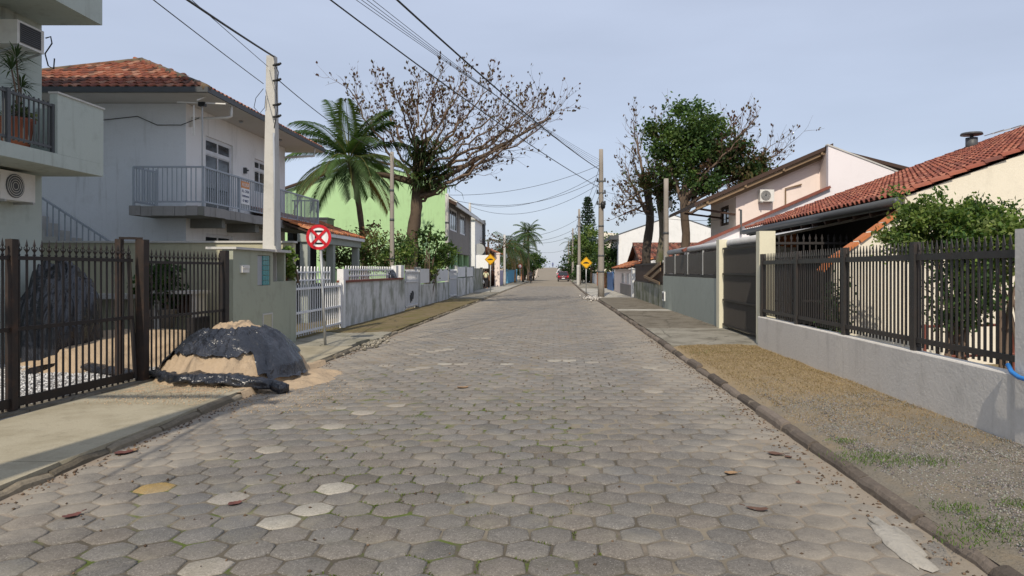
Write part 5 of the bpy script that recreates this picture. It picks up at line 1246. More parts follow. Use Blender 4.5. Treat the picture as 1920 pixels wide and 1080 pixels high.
f2 = T('garden_fence', 'inner spear-topped fence crossing the garden behind the cream pillar', 'fence', (5.5, 15.25, .1))
for zz in (2.24, 1.0): P('rail', MB().box(4.72, 6.6, 15.22, 15.26, zz, zz + .05), M['fence_iron'], f2)
ms2 = spear(2.0, 'flat').mesh('bar'); ms2.materials.append(M['fence_iron'])
for k in range(14): inst('bar', ms2, f2, (4.82 + .132 * k, 15.24, 2.32), pi / 2)
gr2 = T('garden_rail', 'low rusty pipe rail in the garden behind the fence', 'railing', (5.4, 9.4, .1))
P('rail', MB().tube([(4.75, 9.2, .95), (6.3, 9.6, .95)], .02, 6).tube([(4.75, 9.2, .55), (6.3, 9.6, .55)], .02, 6), M['brickcap'], gr2); P('post', MB().tube([(4.8, 9.2, .09), (4.8, 9.2, .98)], .025, 6).tube([(6.2, 9.58, .09), (6.2, 9.58, .98)], .025, 6), M['brickcap'], gr2)

# ---------------------------------------------------------------- pink house
ph = T('pink_house', 'pale pink gabled house with overhanging eaves behind the red tiled roof', 'house', (9, 29, .1))
PY = 26.0
zz_ = lambda px, py, Y=PY: gz(py, Y)
X = lambda px, Y=PY: gx(px, Y)
P('gable_wall', MB().prism([(X(1380), .05), (X(1540), .05), (X(1540), gz(285, PY)), (X(1380), gz(358, PY))], 'y', PY, PY + .2), M['pink'], ph)
P('street_wall', MB().wall('x', X(1380) + .002, .2, PY + .2, 30.2, .05, gz(362, PY), [(27.1, 28.5, gz(422, 27.5), gz(385, 27.5))]), M['pink'], ph)
window(ph, 'x', X(1380) + .002, -1, 27.1, 28.5, gz(422, 27.5), gz(385, 27.5), M['darkwood'], 2, 0, .09)
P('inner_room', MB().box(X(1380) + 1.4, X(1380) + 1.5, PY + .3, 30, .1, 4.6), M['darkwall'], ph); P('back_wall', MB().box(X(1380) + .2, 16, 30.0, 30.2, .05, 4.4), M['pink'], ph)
PY2 = 25.2
X2 = lambda px: gx(px, PY2); Z2 = lambda py: gz(py, PY2)
P('parapet_wall', MB().prism([(X2(1285), .05), (X2(1760), .05), (X2(1760), Z2(352)), (X2(1553), Z2(273)), (X2(1553), Z2(352)), (X2(1285), Z2(470))], 'y', PY2, PY2 + .18), M['pinkwhite'], ph)
P('fin_wall', MB().prism([(PY2 + .182, Z2(352) - .1), (PY, Z2(352) - .1), (PY, Z2(273)), (PY2 + .182, Z2(273))], 'x', X2(1553), X2(1553) + .16), M['pink'], ph)
P('coping', MB().bar((X2(1280), PY2 + .05, Z2(470)), (X2(1555), PY2 + .05, Z2(351)), .36, .09), M['brickcap'], ph)
P('parapet_coping', MB().bar((X2(1551), PY2 + .09, Z2(271)), (X2(1765), PY2 + .09, Z2(353)), .24, .05), M['concrete'], ph)
ry = PY + .1
P('roof', MB().prism([(X(1296), gz(383, PY)), (X(1550), gz(274, PY)), (X(1550), gz(281, PY)), (X(1296), gz(390, PY))], 'y', PY - .62, 31).prism([(X(1550), gz(274, PY)), (16, gz(352, PY)), (16, gz(358, PY)), (X(1550), gz(281, PY))], 'y', PY + .02, 31), M['darkwood'], ph)
P('verge_rafter', MB().bar((X(1300), PY - .5, gz(393, PY)), (X(1540), PY - .5, gz(289, PY)), .07, .12).bar((X(1330), PY - .25, gz(386, PY)), (X(1540), PY - .25, gz(296, PY)), .07, .12), M['wood'], ph)
for k in range(4): P('purlin', MB().bar((lerp(X(1320), X(1530), k / 3), PY - .6, gz(lerp(382, 292, k / 3), PY)), (lerp(X(1320), X(1530), k / 3), PY + .0, gz(lerp(382, 292, k / 3), PY)), .08, .1), M['wood'], ph)
for q in (PY - .3, 28): P('eave_brace', MB().bar((X(1302), q, gz(392, PY)), (X(1380), max(q, PY + .1), gz(402, PY)), .07, .07), M['darkwood'], ph)
condenser('condenser_unit', 'white condenser on the sunlit pink gable wall', 'y', PY, -1, X(1421), X(1447), gz(379, PY), gz(357, PY), .3)
P('wall_pipe', MB().tube([(X(1472), PY - .06, gz(405, PY)), (X(1472), PY - .06, gz(354, PY)), (X(1502), PY - .06, gz(346, PY))], .028, 6), M['wood'], ph)
P('mast', MB().tube([(X2(1388), PY2 - .1, Z2(440)), (X2(1388), PY2 - .1, Z2(394)), (X2(1384), PY2 - .1, Z2(394))], .04, 6), M['gutter'], ph)
# small brown-tiled house, white gabled house, cream house
sh = T('brown_roof_house', 'small low house with mottled brown tiled gable roof behind tree trunks', 'house', (7.5, 49.2, .1))
P('roof_deck', MB().prism([(45.7, 2.30), (49.2, 3.46), (53.0, 2.30), (53.0, 2.22), (49.2, 3.38), (45.7, 2.22)], 'x', 5.4, 12.0), M['darkwood'], sh)
P('gable', MB().prism([(46.3, .05), (46.3, 2.40), (49.2, 3.36), (52.4, 2.40), (52.4, .05)], 'x', 5.75, 5.9), M['darkwood'], sh)
P('fascia', MB().box(5.4, 12, 45.62, 45.69, 2.16, 2.34), M['white'], sh); P('wall', MB().box(5.9, 11.8, 46.4, 46.6, .05, 2.5), M['pinkwhite'], sh)
tile_field(sh, (5.4, 45.66, 2.33), (1, 0, 0), (0, 3.5, 1.16), 26, 11, .254, .336, M['tile'], lambda p: True, PAL_BROWN, 0, 31)
ridge_caps(sh, (5.4, 49.2, 3.5), (12, 49.2, 3.5), M['tile'], PAL_BROWN, .12)
wh = T('white_gable_house', 'large white gabled house with dark eaves beyond the brown roof', 'house', (9.5, 64, .1))
P('wall', MB().prism([(5.4, .05), (14.6, .05), (14.6, 4.75), (10.1, 6.30), (5.4, 4.65)], 'y', 60, 60.2), M['white'], wh)
P('street_wall', MB().wall('x', 5.402, .2, 60.2, 68, .05, 4.6, [(61.4, 63.4, 1.9, 4.0), (65, 67, 1.9, 4.0)]), M['h2_blue'], wh)
for a in (61.4, 65): window(wh, 'x', 5.402, -1, a, a + 2, 1.9, 4.0, M['white_metal'], 2, 0, .1)
P('roof', MB().prism([(4.75, 4.55), (10.1, 6.42), (15, 4.8), (15, 4.66), (10.1, 6.28), (4.75, 4.35)], 'y', 60.22, 68.5), M['gutter'], wh); P('eave', MB().box(4.7, 5.39, 59.6, 68.5, 4.28, 4.62), M['gutter'], wh)
ch = T('cream_far_house', 'cream house with curved gable far behind the weathered utility pole', 'house', (7.5, 82, .1))
P('wall', MB().prism([(5.2, .05), (10, .05), (10, 4.2), (8.2, 5.6), (5.2, 5.9)], 'y', 78, 78.3), M['cream'], ch); P('roof_edge', MB().bar((6.0, 77.9, 4.1), (7.4, 77.9, 4.7), .2, .12).bar((7.4, 77.9, 4.7), (8.4, 77.9, 4.6), .2, .12), M['darkwood'], ch); P('side', MB().box(5.2, 5.4, 78.3, 88, .05, 5.5), M['cream'], ch)
# ---------------------------------------------------------------- trees and plants
def rv(r): return V((r.gauss(0, 1), r.gauss(0, 1), r.gauss(0, 1))).normalized()
def twig(mb, p, d, L, r_, lvl, tips, rg, up=.12, wob=.22, k=3, n=3, ratio=.62, sides=3):
    pts = [p]; rad = [r_]
    for i in range(n):
        d = (d + rv(rg) * wob + V((0, 0, up))).normalized(); p = p + d * (L / n); pts.append(p); rad.append(r_ * (1 - .55 * (i + 1) / n))
        if lvl <= 1 and i >= 1: tips.append((p, d))
    mb.tube(pts, rad, sides, False)
    if lvl == 0: return
    for c in range(k):
        q = pts[min(n, 1 + int((c + rg.random()) / k * n))]; ax = rv(rg); dd = (Matrix.Rotation(rg.uniform(.35, .95), 3, d.cross(ax).normalized()) @ d)
        twig(mb, q, dd, L * ratio * rg.uniform(.7, 1.2), r_ * .55, lvl - 1, tips, rg, up, wob, k, n, ratio, 3)
    twig(mb, pts[-1], d, L * ratio, rad[-1], lvl - 1, tips, rg, up, wob, k, n, ratio, 3)
def leaves_np(ctr, dirs, L, W, cols, fold=.25):
    """one folded leaf (two triangles' worth of quad) per row"""
    n = len(ctr); rnd = NP.normal(size=(n, 3)); s = np.cross(dirs, rnd); s /= np.linalg.norm(s, axis=1, keepdims=True) + 1e-9
    nn = np.cross(s, dirs); L, W = L[:, None], W[:, None]
    v = np.stack([ctr, ctr + dirs * L * .5 + s * W + nn * W * fold, ctr + dirs * L, ctr + dirs * L * .5 - s * W + nn * W * fold], 1)
    return v.reshape(-1, 3), np.arange(4 * n).reshape(n, 4), np.repeat(cols, 4, 0)
def crown(parent, parts, name='crown', m=None):
    vs, fs, cs = [], [], []; b = 0
    for v, f, c in parts: vs.append(v); fs.append(f + b); cs.append(c); b += len(v)
    v = np.concatenate(vs) - np.array(woff(parent))[None]
    return obj(name, npmesh(name, v, np.concatenate(fs), np.concatenate(cs)), m or M['leaf'], parent)
def pick(pal, n, rnd=.25):
    p = np.array(pal); return p[NP.integers(0, len(p), n)] * NP.uniform(1 - rnd, 1 + rnd, (n, 1))
def tip_leaves(tips, per, L, W, pal, upw=.9, prob=1.0, spread=.06):
    c, d = [], []
    for p, q in tips:
        if R.random() > prob: continue
        for k in range(R.randint(max(1, per - 2), per + 1)):
            dd = (rv(R) * .75 + V((0, 0, upw)) + q * .4).normalized(); c.append(p + rv(R) * spread); d.append(dd)
    n = len(c); return leaves_np(np.array(c), np.array(d), NP.uniform(.7, 1.25, n) * L, NP.uniform(.7, 1.25, n) * W, pick(pal, n))
def blob_leaves(blobs, n, L, W, pal, clump=.28, nclump=60, droop=-.1, shell=.55):
    """leaves in clumps spread through ellipsoids (cx,cy,cz,rx,ry,rz), leaving gaps between the clumps"""
    vol = np.array([b[3] * b[4] * b[5] for b in blobs]) ** .67; vol = vol / vol.sum(); C_, out, colk = [], [], []
    for b, q in zip(blobs, vol):
        for k in range(max(4, int(nclump * q))):
            d = rv(R); rr = shell + (1 - shell) * R.random() ** .6; C_.append((V(b[:3]) + V((d.x * b[3], d.y * b[4], d.z * b[5])) * rr, V((d.x, d.y, d.z)), b)); 
    cc = np.array([c[0] for c in C_]); oo = np.array([c[1] for c in C_]); ck = NP.uniform(.65, 1.4, len(cc)); pal_ = np.array(pal); cp_ = NP.integers(0, len(pal_), len(cc))
    i = NP.integers(0, len(cc), n); sz = clump * NP.uniform(.6, 1.4, len(cc))
    ctr = cc[i] + NP.normal(size=(n, 3)) * sz[i][:, None] * np.array([1, 1, .75]) * .6
    d = NP.normal(size=(n, 3)) * .7 + oo[i] * .6 + np.array([0, 0, droop]); d /= np.linalg.norm(d, axis=1, keepdims=True)
    cols = np.where(NP.random((n, 1)) < .7, pal_[cp_[i]], pal_[NP.integers(0, len(pal_), n)]) * (ck[i] * NP.uniform(.8, 1.2, n))[:, None]
    return leaves_np(ctr, d, NP.uniform(.7, 1.3, n) * L, NP.uniform(.7, 1.3, n) * W, cols)
def bez(a, b, c, n): return [a * (1 - t) ** 2 + b * 2 * t * (1 - t) + c * t * t for t in [k / n for k in range(n + 1)]]
def rough_trunk(mb, path, rad, n=10, amp=.12):
    b0 = len(mb.v); mb.tube(path, rad, n)
    for i in range(b0, len(mb.v)):
        v = V(mb.v[i]); k = i - b0; p = path[min(k // n, len(path) - 1)]; d = v - V(p)
        mb.v[i] = tuple(V(p) + d * (1 + amp * noise.noise(v * 2.6) + amp * .6 * noise.noise(v * 6)))
BROWN = [(0.095, 0.045, 0.030), (0.060, 0.030, 0.024), (0.12, 0.07, 0.036), (0.075, 0.036, 0.034), (0.048, 0.028, 0.022), (0.10, 0.08, 0.03), (0.15, 0.095, 0.045)]
GREEN = [(0.035, 0.075, 0.018), (0.05, 0.10, 0.024), (0.065, 0.115, 0.03), (0.028, 0.06, 0.018), (0.08, 0.12, 0.03)]
LIGHTG = [(0.11, 0.17, 0.035), (0.15, 0.21, 0.05), (0.08, 0.14, 0.03), (0.19, 0.23, 0.07)]
DARKG = [(0.03, 0.062, 0.02), (0.04, 0.08, 0.025), (0.05, 0.095, 0.028), (0.026, 0.052, 0.018)]
MIXED = [(0.05, 0.075, 0.022), (0.085, 0.075, 0.028), (0.10, 0.055, 0.026), (0.04, 0.065, 0.02), (0.07, 0.09, 0.025)]
# the big brown-leafed almond tree on the left
rg_ = random.Random(21); TY = 33.6; TF = TY / 30.0
def tq(x, dy, z): return V((x * TF, TY + dy * TF, H + (z - H) * TF))
bt = T('almond_tree', 'wide spreading tree with sparse brown leaves over the left sidewalk', 'tree', (-6.75, TY, .1))
tr = MB(); base = V((-6.1 * TF, TY, 0.0))
pth = [base, tq(-6.08, 0, 1.6), tq(-6.0, 0, 3.0), tq(-5.85, 0, 4.4), tq(-5.8, 0, 5.6), tq(-5.75, 0, 6.5)]
rough_trunk(tr, [V(a).lerp(V(b_), k / 4) for a, b_ in zip(pth, pth[1:]) for k in range(4)] + [pth[-1]], [lerp(.30, .25, k / 20) * (1 + .25 * max(0, 1 - k / 3)) for k in range(21)], 12, .26)
P('trunk', tr, M['bark'], bt, True)
br = MB(); tips = []
targets = [(632, 128, -1.5, 5.6), (690, 118, 1.2, 6), (735, 135, -2.2, 6.2), (780, 110, 1.5, 6.4), (830, 92, -.5, 6.5), (880, 105, 2.2, 6.5), (935, 128, -1.8, 6.3), (985, 152, 1.5, 6.2), (1040, 168, -1.0, 5.8), (1074, 182, .8, 5.6), (1062, 205, 2.0, 5.3), (1005, 225, -1.6, 5.2), (960, 275, .3, 4.9), (700, 190, 2.0, 5.8), (820, 150, -3, 6.4), (900, 170, 3.2, 6.3), (960, 200, -2.6, 6.0), (860, 130, 3, 6.4), (760, 165, -3.0, 6.2), (915, 312, 1.0, 5.0), (1010, 190, 2.8, 5.6)]
for px, py, dy, zf in targets:
    e = at(lerp(800, px, .86), lerp(330, py, .80), TY + dy); s_ = tq(-5.78 + rg_.uniform(-.1, .1), rg_.uniform(-.1, .1), zf - rg_.uniform(0.0, .5))
    mid = s_.lerp(e, .5) + V((0, 0, -.12 * (e - s_).length + .25)) + rv(rg_) * .25
    pp_ = bez(s_, mid, e, 12); pp_ = [p + rv(rg_) * (.13 if 0 < i < 12 else 0) for i, p in enumerate(pp_)]
    Lb = (e - s_).length; r0 = .030 + .0085 * Lb
    br.tube(pp_, [r0 * (1 - .82 * i / 12) + .008 for i in range(13)], 6, False)
    for i in range(4, 13):
        d = (pp_[i] - pp_[i - 1]).normalized()
        for q in range(2 if i > 6 else 1):
            dd = Matrix.Rotation(rg_.uniform(.45, 1.0), 3, d.cross(rv(rg_)).normalized()) @ d
            twig(br, pp_[i], (dd + V((0, 0, .25))).normalized(), Lb * rg_.uniform(.10, .22), .015, 1, tips, rg_, .10, .34, 3, 3, .66)
P('branches', br, M['twig'], bt, True)
lowr = at(845, 318, TY); limb2 = MB().tube(bez(tq(-5.8, 0, 5.0), tq(-4.7, -.2, 5.5), at(1030, 222, TY), 12), [.15 * (1 - .8 * i / 12) + .012 for i in range(13)], 8).tube(bez(tq(-6.0, 0, 5.4), tq(-7.4, 0, 5.9), at(660, 328, TY), 8), [.17 * (1 - .5 * i / 8) for i in range(9)], 8).tube(bez(tq(-5.7, 0, 4.9), tq(-5.2, 0, 5.0), at(838, 349, TY), 6), [.10 * (1 - .6 * i / 6) for i in range(7)], 6)
P('limb', limb2, M['bark'], bt, True)
crown(bt, [tip_leaves(tips, 3, .145, .046, BROWN, .95, .54, .05)])
# drooping strap-leaved fern and philodendron in its fork
fe = T('fern', 'dark strap-leaved fern growing in the fork of the brown-leafed tree', 'fern', (-5.6 * TF, TY, 5.6)); fm = MB(); r_ = random.Random(5)
for k in range(620):
    c0 = tq(-5.55 + r_.gauss(.22, .42), -.3 + r_.gauss(0, .35), lerp(5.0, 7.1, r_.random())); a = r_.uniform(0, 2 * pi); d = V((cos(a), sin(a), r_.uniform(.2, .9))).normalized(); L = r_.uniform(.5, 1.0); s = d.cross(V((0, 0, 1))).normalized() * .035
    p1 = c0 + d * L * .5; p2 = c0 + d * L * .85 + V((0, 0, -.28 * L)); p3 = c0 + d * L * 1.0 + V((0, 0, -.75 * L)); kk = r_.uniform(.6, 1.5); fm.col = sc_(r_.choice([(0.028, 0.055, 0.018), (0.045, 0.085, 0.022), (0.035, 0.06, 0.02), (0.075, 0.055, 0.02)]), kk)
    fm.add([c0 - s * .5, c0 + s * .5, p1 + s, p1 - s, p2 + s * .8, p2 - s * .8, p3], [(0, 1, 2, 3), (3, 2, 4, 5), (5, 4, 6)])
P('frond', fm, M['leaf'], fe, kind='stuff')

# coconut palm
def palm(name, label, cx, cy, z0, zc, lean, nf, Lf, seed, pal, group=None, rt=.17, base=None, nl=34, trunkm='bark', elev=(-.75, 1.35)):
    r = random.Random(seed); t = T(name, label, 'palm tree', (cx, cy, z0), group)
    b = V(base or (cx + lean, cy, z0)); c = V((cx, cy, zc)); tm_ = MB(); pt = bez(b, V((b.x, b.y, lerp(z0, zc, .6))), c, 16)
    rough_trunk(tm_, pt, [rt * (1.35 - .6 * min(1, k / 5) + .05 * (k % 2)) for k in range(17)], 10, .06); P('trunk', tm_, M[trunkm], t, True)
    for k in range(nf):
        az = k * 2.399 + r.uniform(-.25, .25); el = lerp(elev[1], elev[0], (k + .5) / nf) + r.uniform(-.12, .12); L = Lf * r.uniform(.85, 1.1)
        d = V((cos(az) * cos(el), sin(az) * cos(el), sin(el))); p = c.copy(); pts = [p.copy()]; n = 14
        for i in range(n): d = (d + V((0, 0, -.085 - .04 * i / n))).normalized(); p = p + d * (L / n); pts.append(p.copy())
        fm_ = MB(); dead = k >= nf - 2; kk = r.uniform(.7, 1.3); colb = sc_(r.choice(pal), kk) if not dead else (0.16, 0.115, 0.05)
        fm_.col = (0.16, 0.16, 0.05) if not dead else (0.15, .1, .05); fm_.tube(pts, [.03 * (1 - .85 * i / n) + .004 for i in range(n + 1)], 4, False)
        for i in range(nl):
            u = .10 + .9 * i / nl; q = u * n; i0 = min(n - 1, int(q)); pp = pts[i0].lerp(pts[i0 + 1], q - i0); dd = (pts[i0 + 1] - pts[i0]).normalized()
            sd = dd.cross(V((0, 0, 1)));
            if sd.length < .1: sd = dd.cross(V((cos(az + 1.5), sin(az + 1.5), 0)))
            sd.normalize(); up = sd.cross(dd); ll = Lf * .27 * (sin(pi * (.12 + .80 * u)) ** .6) * r.uniform(.85, 1.1)
            for sgn in (-1, 1):
                ld = (sd * sgn * .75 + dd * .55 + V((0, 0, -.28)) + up * .18).normalized(); tip = pp + ld * ll + V((0, 0, -.32 * ll)); m_ = pp + ld * ll * .5 + V((0, 0, -.03 * ll)); wv = dd * .026 * (Lf / 2.8)
                fm_.col = sc_(colb, r.uniform(.75, 1.25)); fm_.add([pp, m_ + wv, tip, m_ - wv], [(0, 1, 2, 3)])
        P('frond', fm_, M['leaf'], t)
    return t
PALMG = [(0.04, 0.078, 0.024), (0.055, 0.10, 0.028), (0.03, 0.058, 0.02), (0.085, 0.125, 0.034)]
palm('coconut_palm', 'coconut palm with drooping fronds behind the blue house porch', gx(655, 33), 33, .1, gz(300, 33), .75, 26, 3.3, 4, PALMG, None, .17, nl=62, elev=(-.30, 1.38))
palm('street_palm', 'bright feathery palm rising over the far left trees', gx(990, 108), 108, .1, gz(436, 108), .1, 30, 2.9, 9, [(0.05, 0.085, 0.03), (0.07, 0.11, 0.04)], None, .22, nl=44)
for k, (px, Y_, py, lab) in enumerate(((948, 84, 462, 'dark slim palm with drooping crown before the far left wall'), (966, 92, 458, 'dark palm leaning in the far left palm clump'), (978, 98, 470, 'small dark palm at the edge of the far left clump'))):
    palm('garden_palm', lab, gx(px, Y_), Y_, .1, gz(py, Y_), .2 * (k - 1), 20, 3.2, 30 + k, DARKG, 'palms in the far left clump', .12, nl=32, elev=(-.9, 1.2))
palm('garden_palm', 'small palm among the far right trees', gx(1070, 125), 125, .1, gz(455, 125), .1, 12, 2.4, 41, DARKG, None, .14, nl=14)

# right-hand group of three almond trees
def branchy(name, label, base, top_, r0, r1, barkm, targets, pal, prob, zf, seed, blobs=None, nb=0, pal2=None, twl=(.10, .22), Ls=(.16, .05)):
    rg = random.Random(seed); t = T(name, label, 'tree', (base[0], base[1], .1)); tm_ = MB(); b, c = V(base), V(top_); n = 14
    pt = [b.lerp(c, k / n) + V((.10 * sin(k * .7 + seed), .06 * sin(k * .9), 0)) * min(1, k / 3) for k in range(n + 1)]
    rough_trunk(tm_, pt, [lerp(r0, r1, k / n) * (1 + .3 * max(0, 1 - k / 2)) for k in range(n + 1)], 10, .15); P('trunk', tm_, M[barkm], t, True)
    bm2 = MB(); tips = []
    for px, py, dy in targets:
        e = at(lerp(VX + c.x * F / c.y, px, .86), lerp(VY + (H - c.z) * F / c.y, py, .84), c.y + dy); s_ = pt[rg.randint(n - 4, n)]; mid = s_.lerp(e, .5) + V((0, 0, zf * (e - s_).length)) + rv(rg) * .2; pp = bez(s_, mid, e, 10); pp = [p + rv(rg) * (.06 if 0 < i < 10 else 0) for i, p in enumerate(pp)]
        Lb = (e - s_).length; bm2.tube(pp, [(.035 + .014 * Lb) * (1 - .85 * i / 10) + .007 for i in range(11)], 6, False)
        for i in range(3, 11):
            d = (pp[i] - pp[i - 1]).normalized()
            for q in range(2 if i > 5 else 1):
                dd = Matrix.Rotation(rg.uniform(.45, 1.0), 3, d.cross(rv(rg)).normalized()) @ d; twig(bm2, pp[i], (dd + V((0, 0, .2))).normalized(), Lb * rg.uniform(*twl), .016, 1, tips, rg, .10, .2, 2, 3, .66)
    P('branches', bm2, M['twig'], t, True); parts = [tip_leaves(tips, 3, Ls[0], Ls[1], pal, .9, prob, .06)]
    if blobs: parts.append(blob_leaves(blobs, nb, .17, .055, pal2, .42, 110))
    crown(t, parts); return t
A = 37.5
branchy('almond_tree', 'dark-barked trunk with bare reddish twigs nearest the utility pole', (gx(1214, A), A, 0), (gx(1216, A), A, gz(352, A)), .27, .20, 'barkdark',
        [(1152, 345, 0), (1148, 395, -1), (1165, 300, 1), (1180, 270, -1), (1170, 330, 2), (1195, 330, -2), (1145, 418, .5), (1190, 235, 1), (1215, 280, 2), (1160, 365, 1.5), (1182, 205, 0), (1178, 400, -1.2)], BROWN, .22, -.04, 51, twl=(.14, .28))
Bq = 36.0
branchy('almond_tree', 'mossy pale trunk with yellow-brown foliage in the middle of the right trees', (gx(1238, Bq), Bq, 0), (gx(1240, Bq), Bq, gz(350, Bq)), .20, .165, 'barkmoss',
        [(1200, 330, 0), (1225, 310, -1), (1250, 320, 1), (1262, 350, -1), (1205, 345, 1.5), (1240, 290, .5)], MIXED, .75, 0, 52, [(gx(1225, Bq), Bq, gz(342, Bq), .9, .9, .5), (gx(1248, Bq), Bq - .3, gz(365, Bq), .5, .5, .9)], 1600, MIXED)
Cq = 33.0
cb = lambda px, py, rx, ry, rz, dy=0: (gx(px, Cq), Cq + dy, gz(py, Cq), rx, ry, rz)
branchy('almond_tree', 'tree with dense dark green crown above the grey-green wall', (gx(1276, Cq), Cq, 0), (gx(1288, Cq), Cq, gz(335, Cq)), .235, .18, 'bark',
        [(1440, 195, 0), (1425, 215, 1), (1470, 262, -.5), (1500, 268, 1), (1460, 290, 1.5), (1410, 240, -1.5), (1400, 300, 0), (1425, 345, -1), (1380, 330, 1), (1330, 310, -1), (1250, 300, 1), (1300, 250, 0), (1350, 270, 2), (1480, 310, -.5), (1385, 215, 2), (1445, 325, .5), (1230, 205, 0)], BROWN, .26, -.05, 53,
        [cb(1288, 238, 1.1, 1.1, .55), cb(1248, 265, .62, .8, .66), cb(1302, 275, 1.15, 1.1, .7), cb(1345, 240, .55, .7, .5, .4), cb(1258, 305, .65, .8, .5), cb(1296, 208, .28, .3, .42), cb(1275, 215, .4, .4, .3), cb(1232, 240, .3, .4, .3), cb(1345, 275, .4, .5, .4), cb(1318, 345, .9, .8, .35, -.3), cb(1285, 330, .5, .5, .35)], 10500, GREEN + DARKG[:1] + [(0.09, 0.145, 0.035), (0.07, 0.12, 0.03)])
rt = T('shrubby_bough', 'brown-green leafy bough hanging before the pink house eaves', 'bough', (gx(1390, Cq), Cq, gz(360, Cq)))
bw = MB().tube(bez(V((gx(1290, Cq), Cq, gz(340, Cq))), V((gx(1340, Cq), Cq, gz(345, Cq))), V((gx(1410, Cq), Cq - .5, gz(320, Cq))), 8), [.07, .065, .06, .055, .05, .045, .04, .03, .02], 6); P('limb', bw, M['twig'], rt, True)
crown(rt, [blob_leaves([cb(1385, 300, 1.05, .9, .75, -.3), cb(1360, 290, .7, .8, .5), cb(1412, 335, .6, .6, .75, -.5), cb(1395, 345, .55, .6, .5, -.4)], 5200, .17, .055, MIXED + DARKG, .36, 70)], 'foliage')

# garden shrubs
def shrub(name, label, blobs, n, L, W, pal, clump=.2, nc=60, stems=6, cat='shrub', z0=.1, m='twig'):
    cx, cy = blobs[0][0], blobs[0][1]; t = T(name, label, cat, (cx, cy, z0)); st_ = MB(); r = random.Random(len(label))
    for k in range(stems):
        b = r.choice(blobs); e = V(b[:3]) + V((r.uniform(-.6, .6) * b[3], r.uniform(-.6, .6) * b[4], r.uniform(-.2, .6) * b[5])); s_ = V((cx + r.uniform(-.2, .2), cy + r.uniform(-.2, .2), z0)); st_.tube(bez(s_, V((s_.x, s_.y, lerp(z0, e.z, .6))), e, 6), [.03, .027, .024, .02, .016, .012, .008], 5)
    P('stem', st_, M[m], t, True); crown(t, [blob_leaves(blobs, n, L, W, pal, clump, nc)], 'foliage'); return t
def eb(px, py, Y, rx, ry, rz): return (gx(px, Y), Y, gz(py, Y), rx, ry, rz)
shrub('garden_bush', 'big glossy green bush in front of the cream gable wall', [eb(1775, 425, 9.8, .62, .55, .30), eb(1720, 430, 9.8, .40, .4, .34), eb(1830, 440, 9.6, .42, .4, .28), eb(1870, 455, 9.4, .38, .4, .22), eb(1790, 465, 9.6, .7, .5, .25), eb(1692, 385, 10.2, .10, .12, .30), eb(1820, 405, 9.8, .28, .3, .2), eb(1740, 395, 9.8, .1, .1, .2), eb(1770, 385, 9.8, .07, .08, .22), eb(1860, 410, 9.6, .09, .1, .2), eb(1895, 400, 9.6, .08, .1, .14), eb(1665, 450, 10, .12, .15, .16)], 15000, .066, .019, LIGHTG + LIGHTG + GREEN + [(0.20, 0.25, 0.09)], .12, 240, 9)
shrub('garden_bush', 'bright green bush at the right edge behind the fence', [eb(1890, 425, 9.2, .30, .3, .12), eb(1925, 435, 9.2, .35, .3, .16), eb(1905, 470, 9.2, .4, .4, .3), eb(1840, 500, 9.4, .3, .3, .3)], 3200, .08, .026, LIGHTG, .12, 60)
shrub('garden_bush', 'dark low bush behind the right part of the charcoal fence', [eb(1790, 560, 9.3, .3, .3, .40), eb(1830, 540, 9.1, .25, .3, .36)], 1900, .07, .022, GREEN, .16, 60)
shrub('garden_bush', 'small thin bush behind the middle of the charcoal fence', [eb(1568, 575, 11.75, .12, .14, .42), eb(1562, 600, 11.75, .10, .12, .3)], 700, .09, .02, DARKG, .16, 30)
shrub('garden_bush', 'brown and green straggly bush before the tiled porch', [eb(690, 482, 28.4, .8, .6, .42), eb(650, 488, 27.9, .7, .5, .35), eb(630, 478, 28.0, .4, .4, .35), eb(700, 452, 28.8, .4, .4, .3)], 2600, .12, .035, MIXED + LIGHTG, .28, 70)
shrub('garden_bush', 'bright leafy bush spilling over the white fence panels', [eb(803, 490, 34.2, .66, .5, .40), eb(780, 482, 34.2, .5, .4, .34), eb(828, 484, 34.6, .45, .4, .38), eb(805, 512, 33.9, .3, .3, .32), eb(842, 474, 35, .34, .3, .33)], 3600, .12, .04, LIGHTG + GREEN, .24, 110)
shrub('garden_bush', 'green bush under the slim pole behind the white pickets', [eb(745, 480, 29.6, .65, .5, .4), eb(715, 490, 29.2, .5, .4, .3), eb(762, 466, 30, .35, .4, .35)], 2800, .11, .038, LIGHTG + GREEN[:2], .25, 80)
shrub('garden_bush', 'thin reddish bush at the foot of the green gable', [eb(650, 450, 32.5, 1.1, .6, .35), eb(700, 436, 32.5, .8, .6, .3), eb(745, 448, 33, .7, .5, .35)], 800, .13, .045, BROWN + MIXED, .3, 50)
shrub('garden_bush', 'dark broad-leaved plant at the foot of the brown-leafed tree', [eb(800, 445, 33.6, .28, .25, .55), eb(826, 458, 34, .25, .25, .33)], 230, .24, .08, GREEN, .3, 34)
shrub('climbing_plant', 'yellow-green climbing plant in the gap of the sage wall', [eb(541, 490, 15.6, .10, .14, .28), eb(543, 510, 15.6, .08, .12, .12)], 520, .09, .032, LIGHTG, .08, 24, 3, 'plant', 1.4)
top('hollow_brick', MB().box(-6.05, -5.9, 15.3, 15.6, 1.452, 1.70), M['brickorange'], 'orange hollow brick under the climbing plant on the sage wall', 'brick')
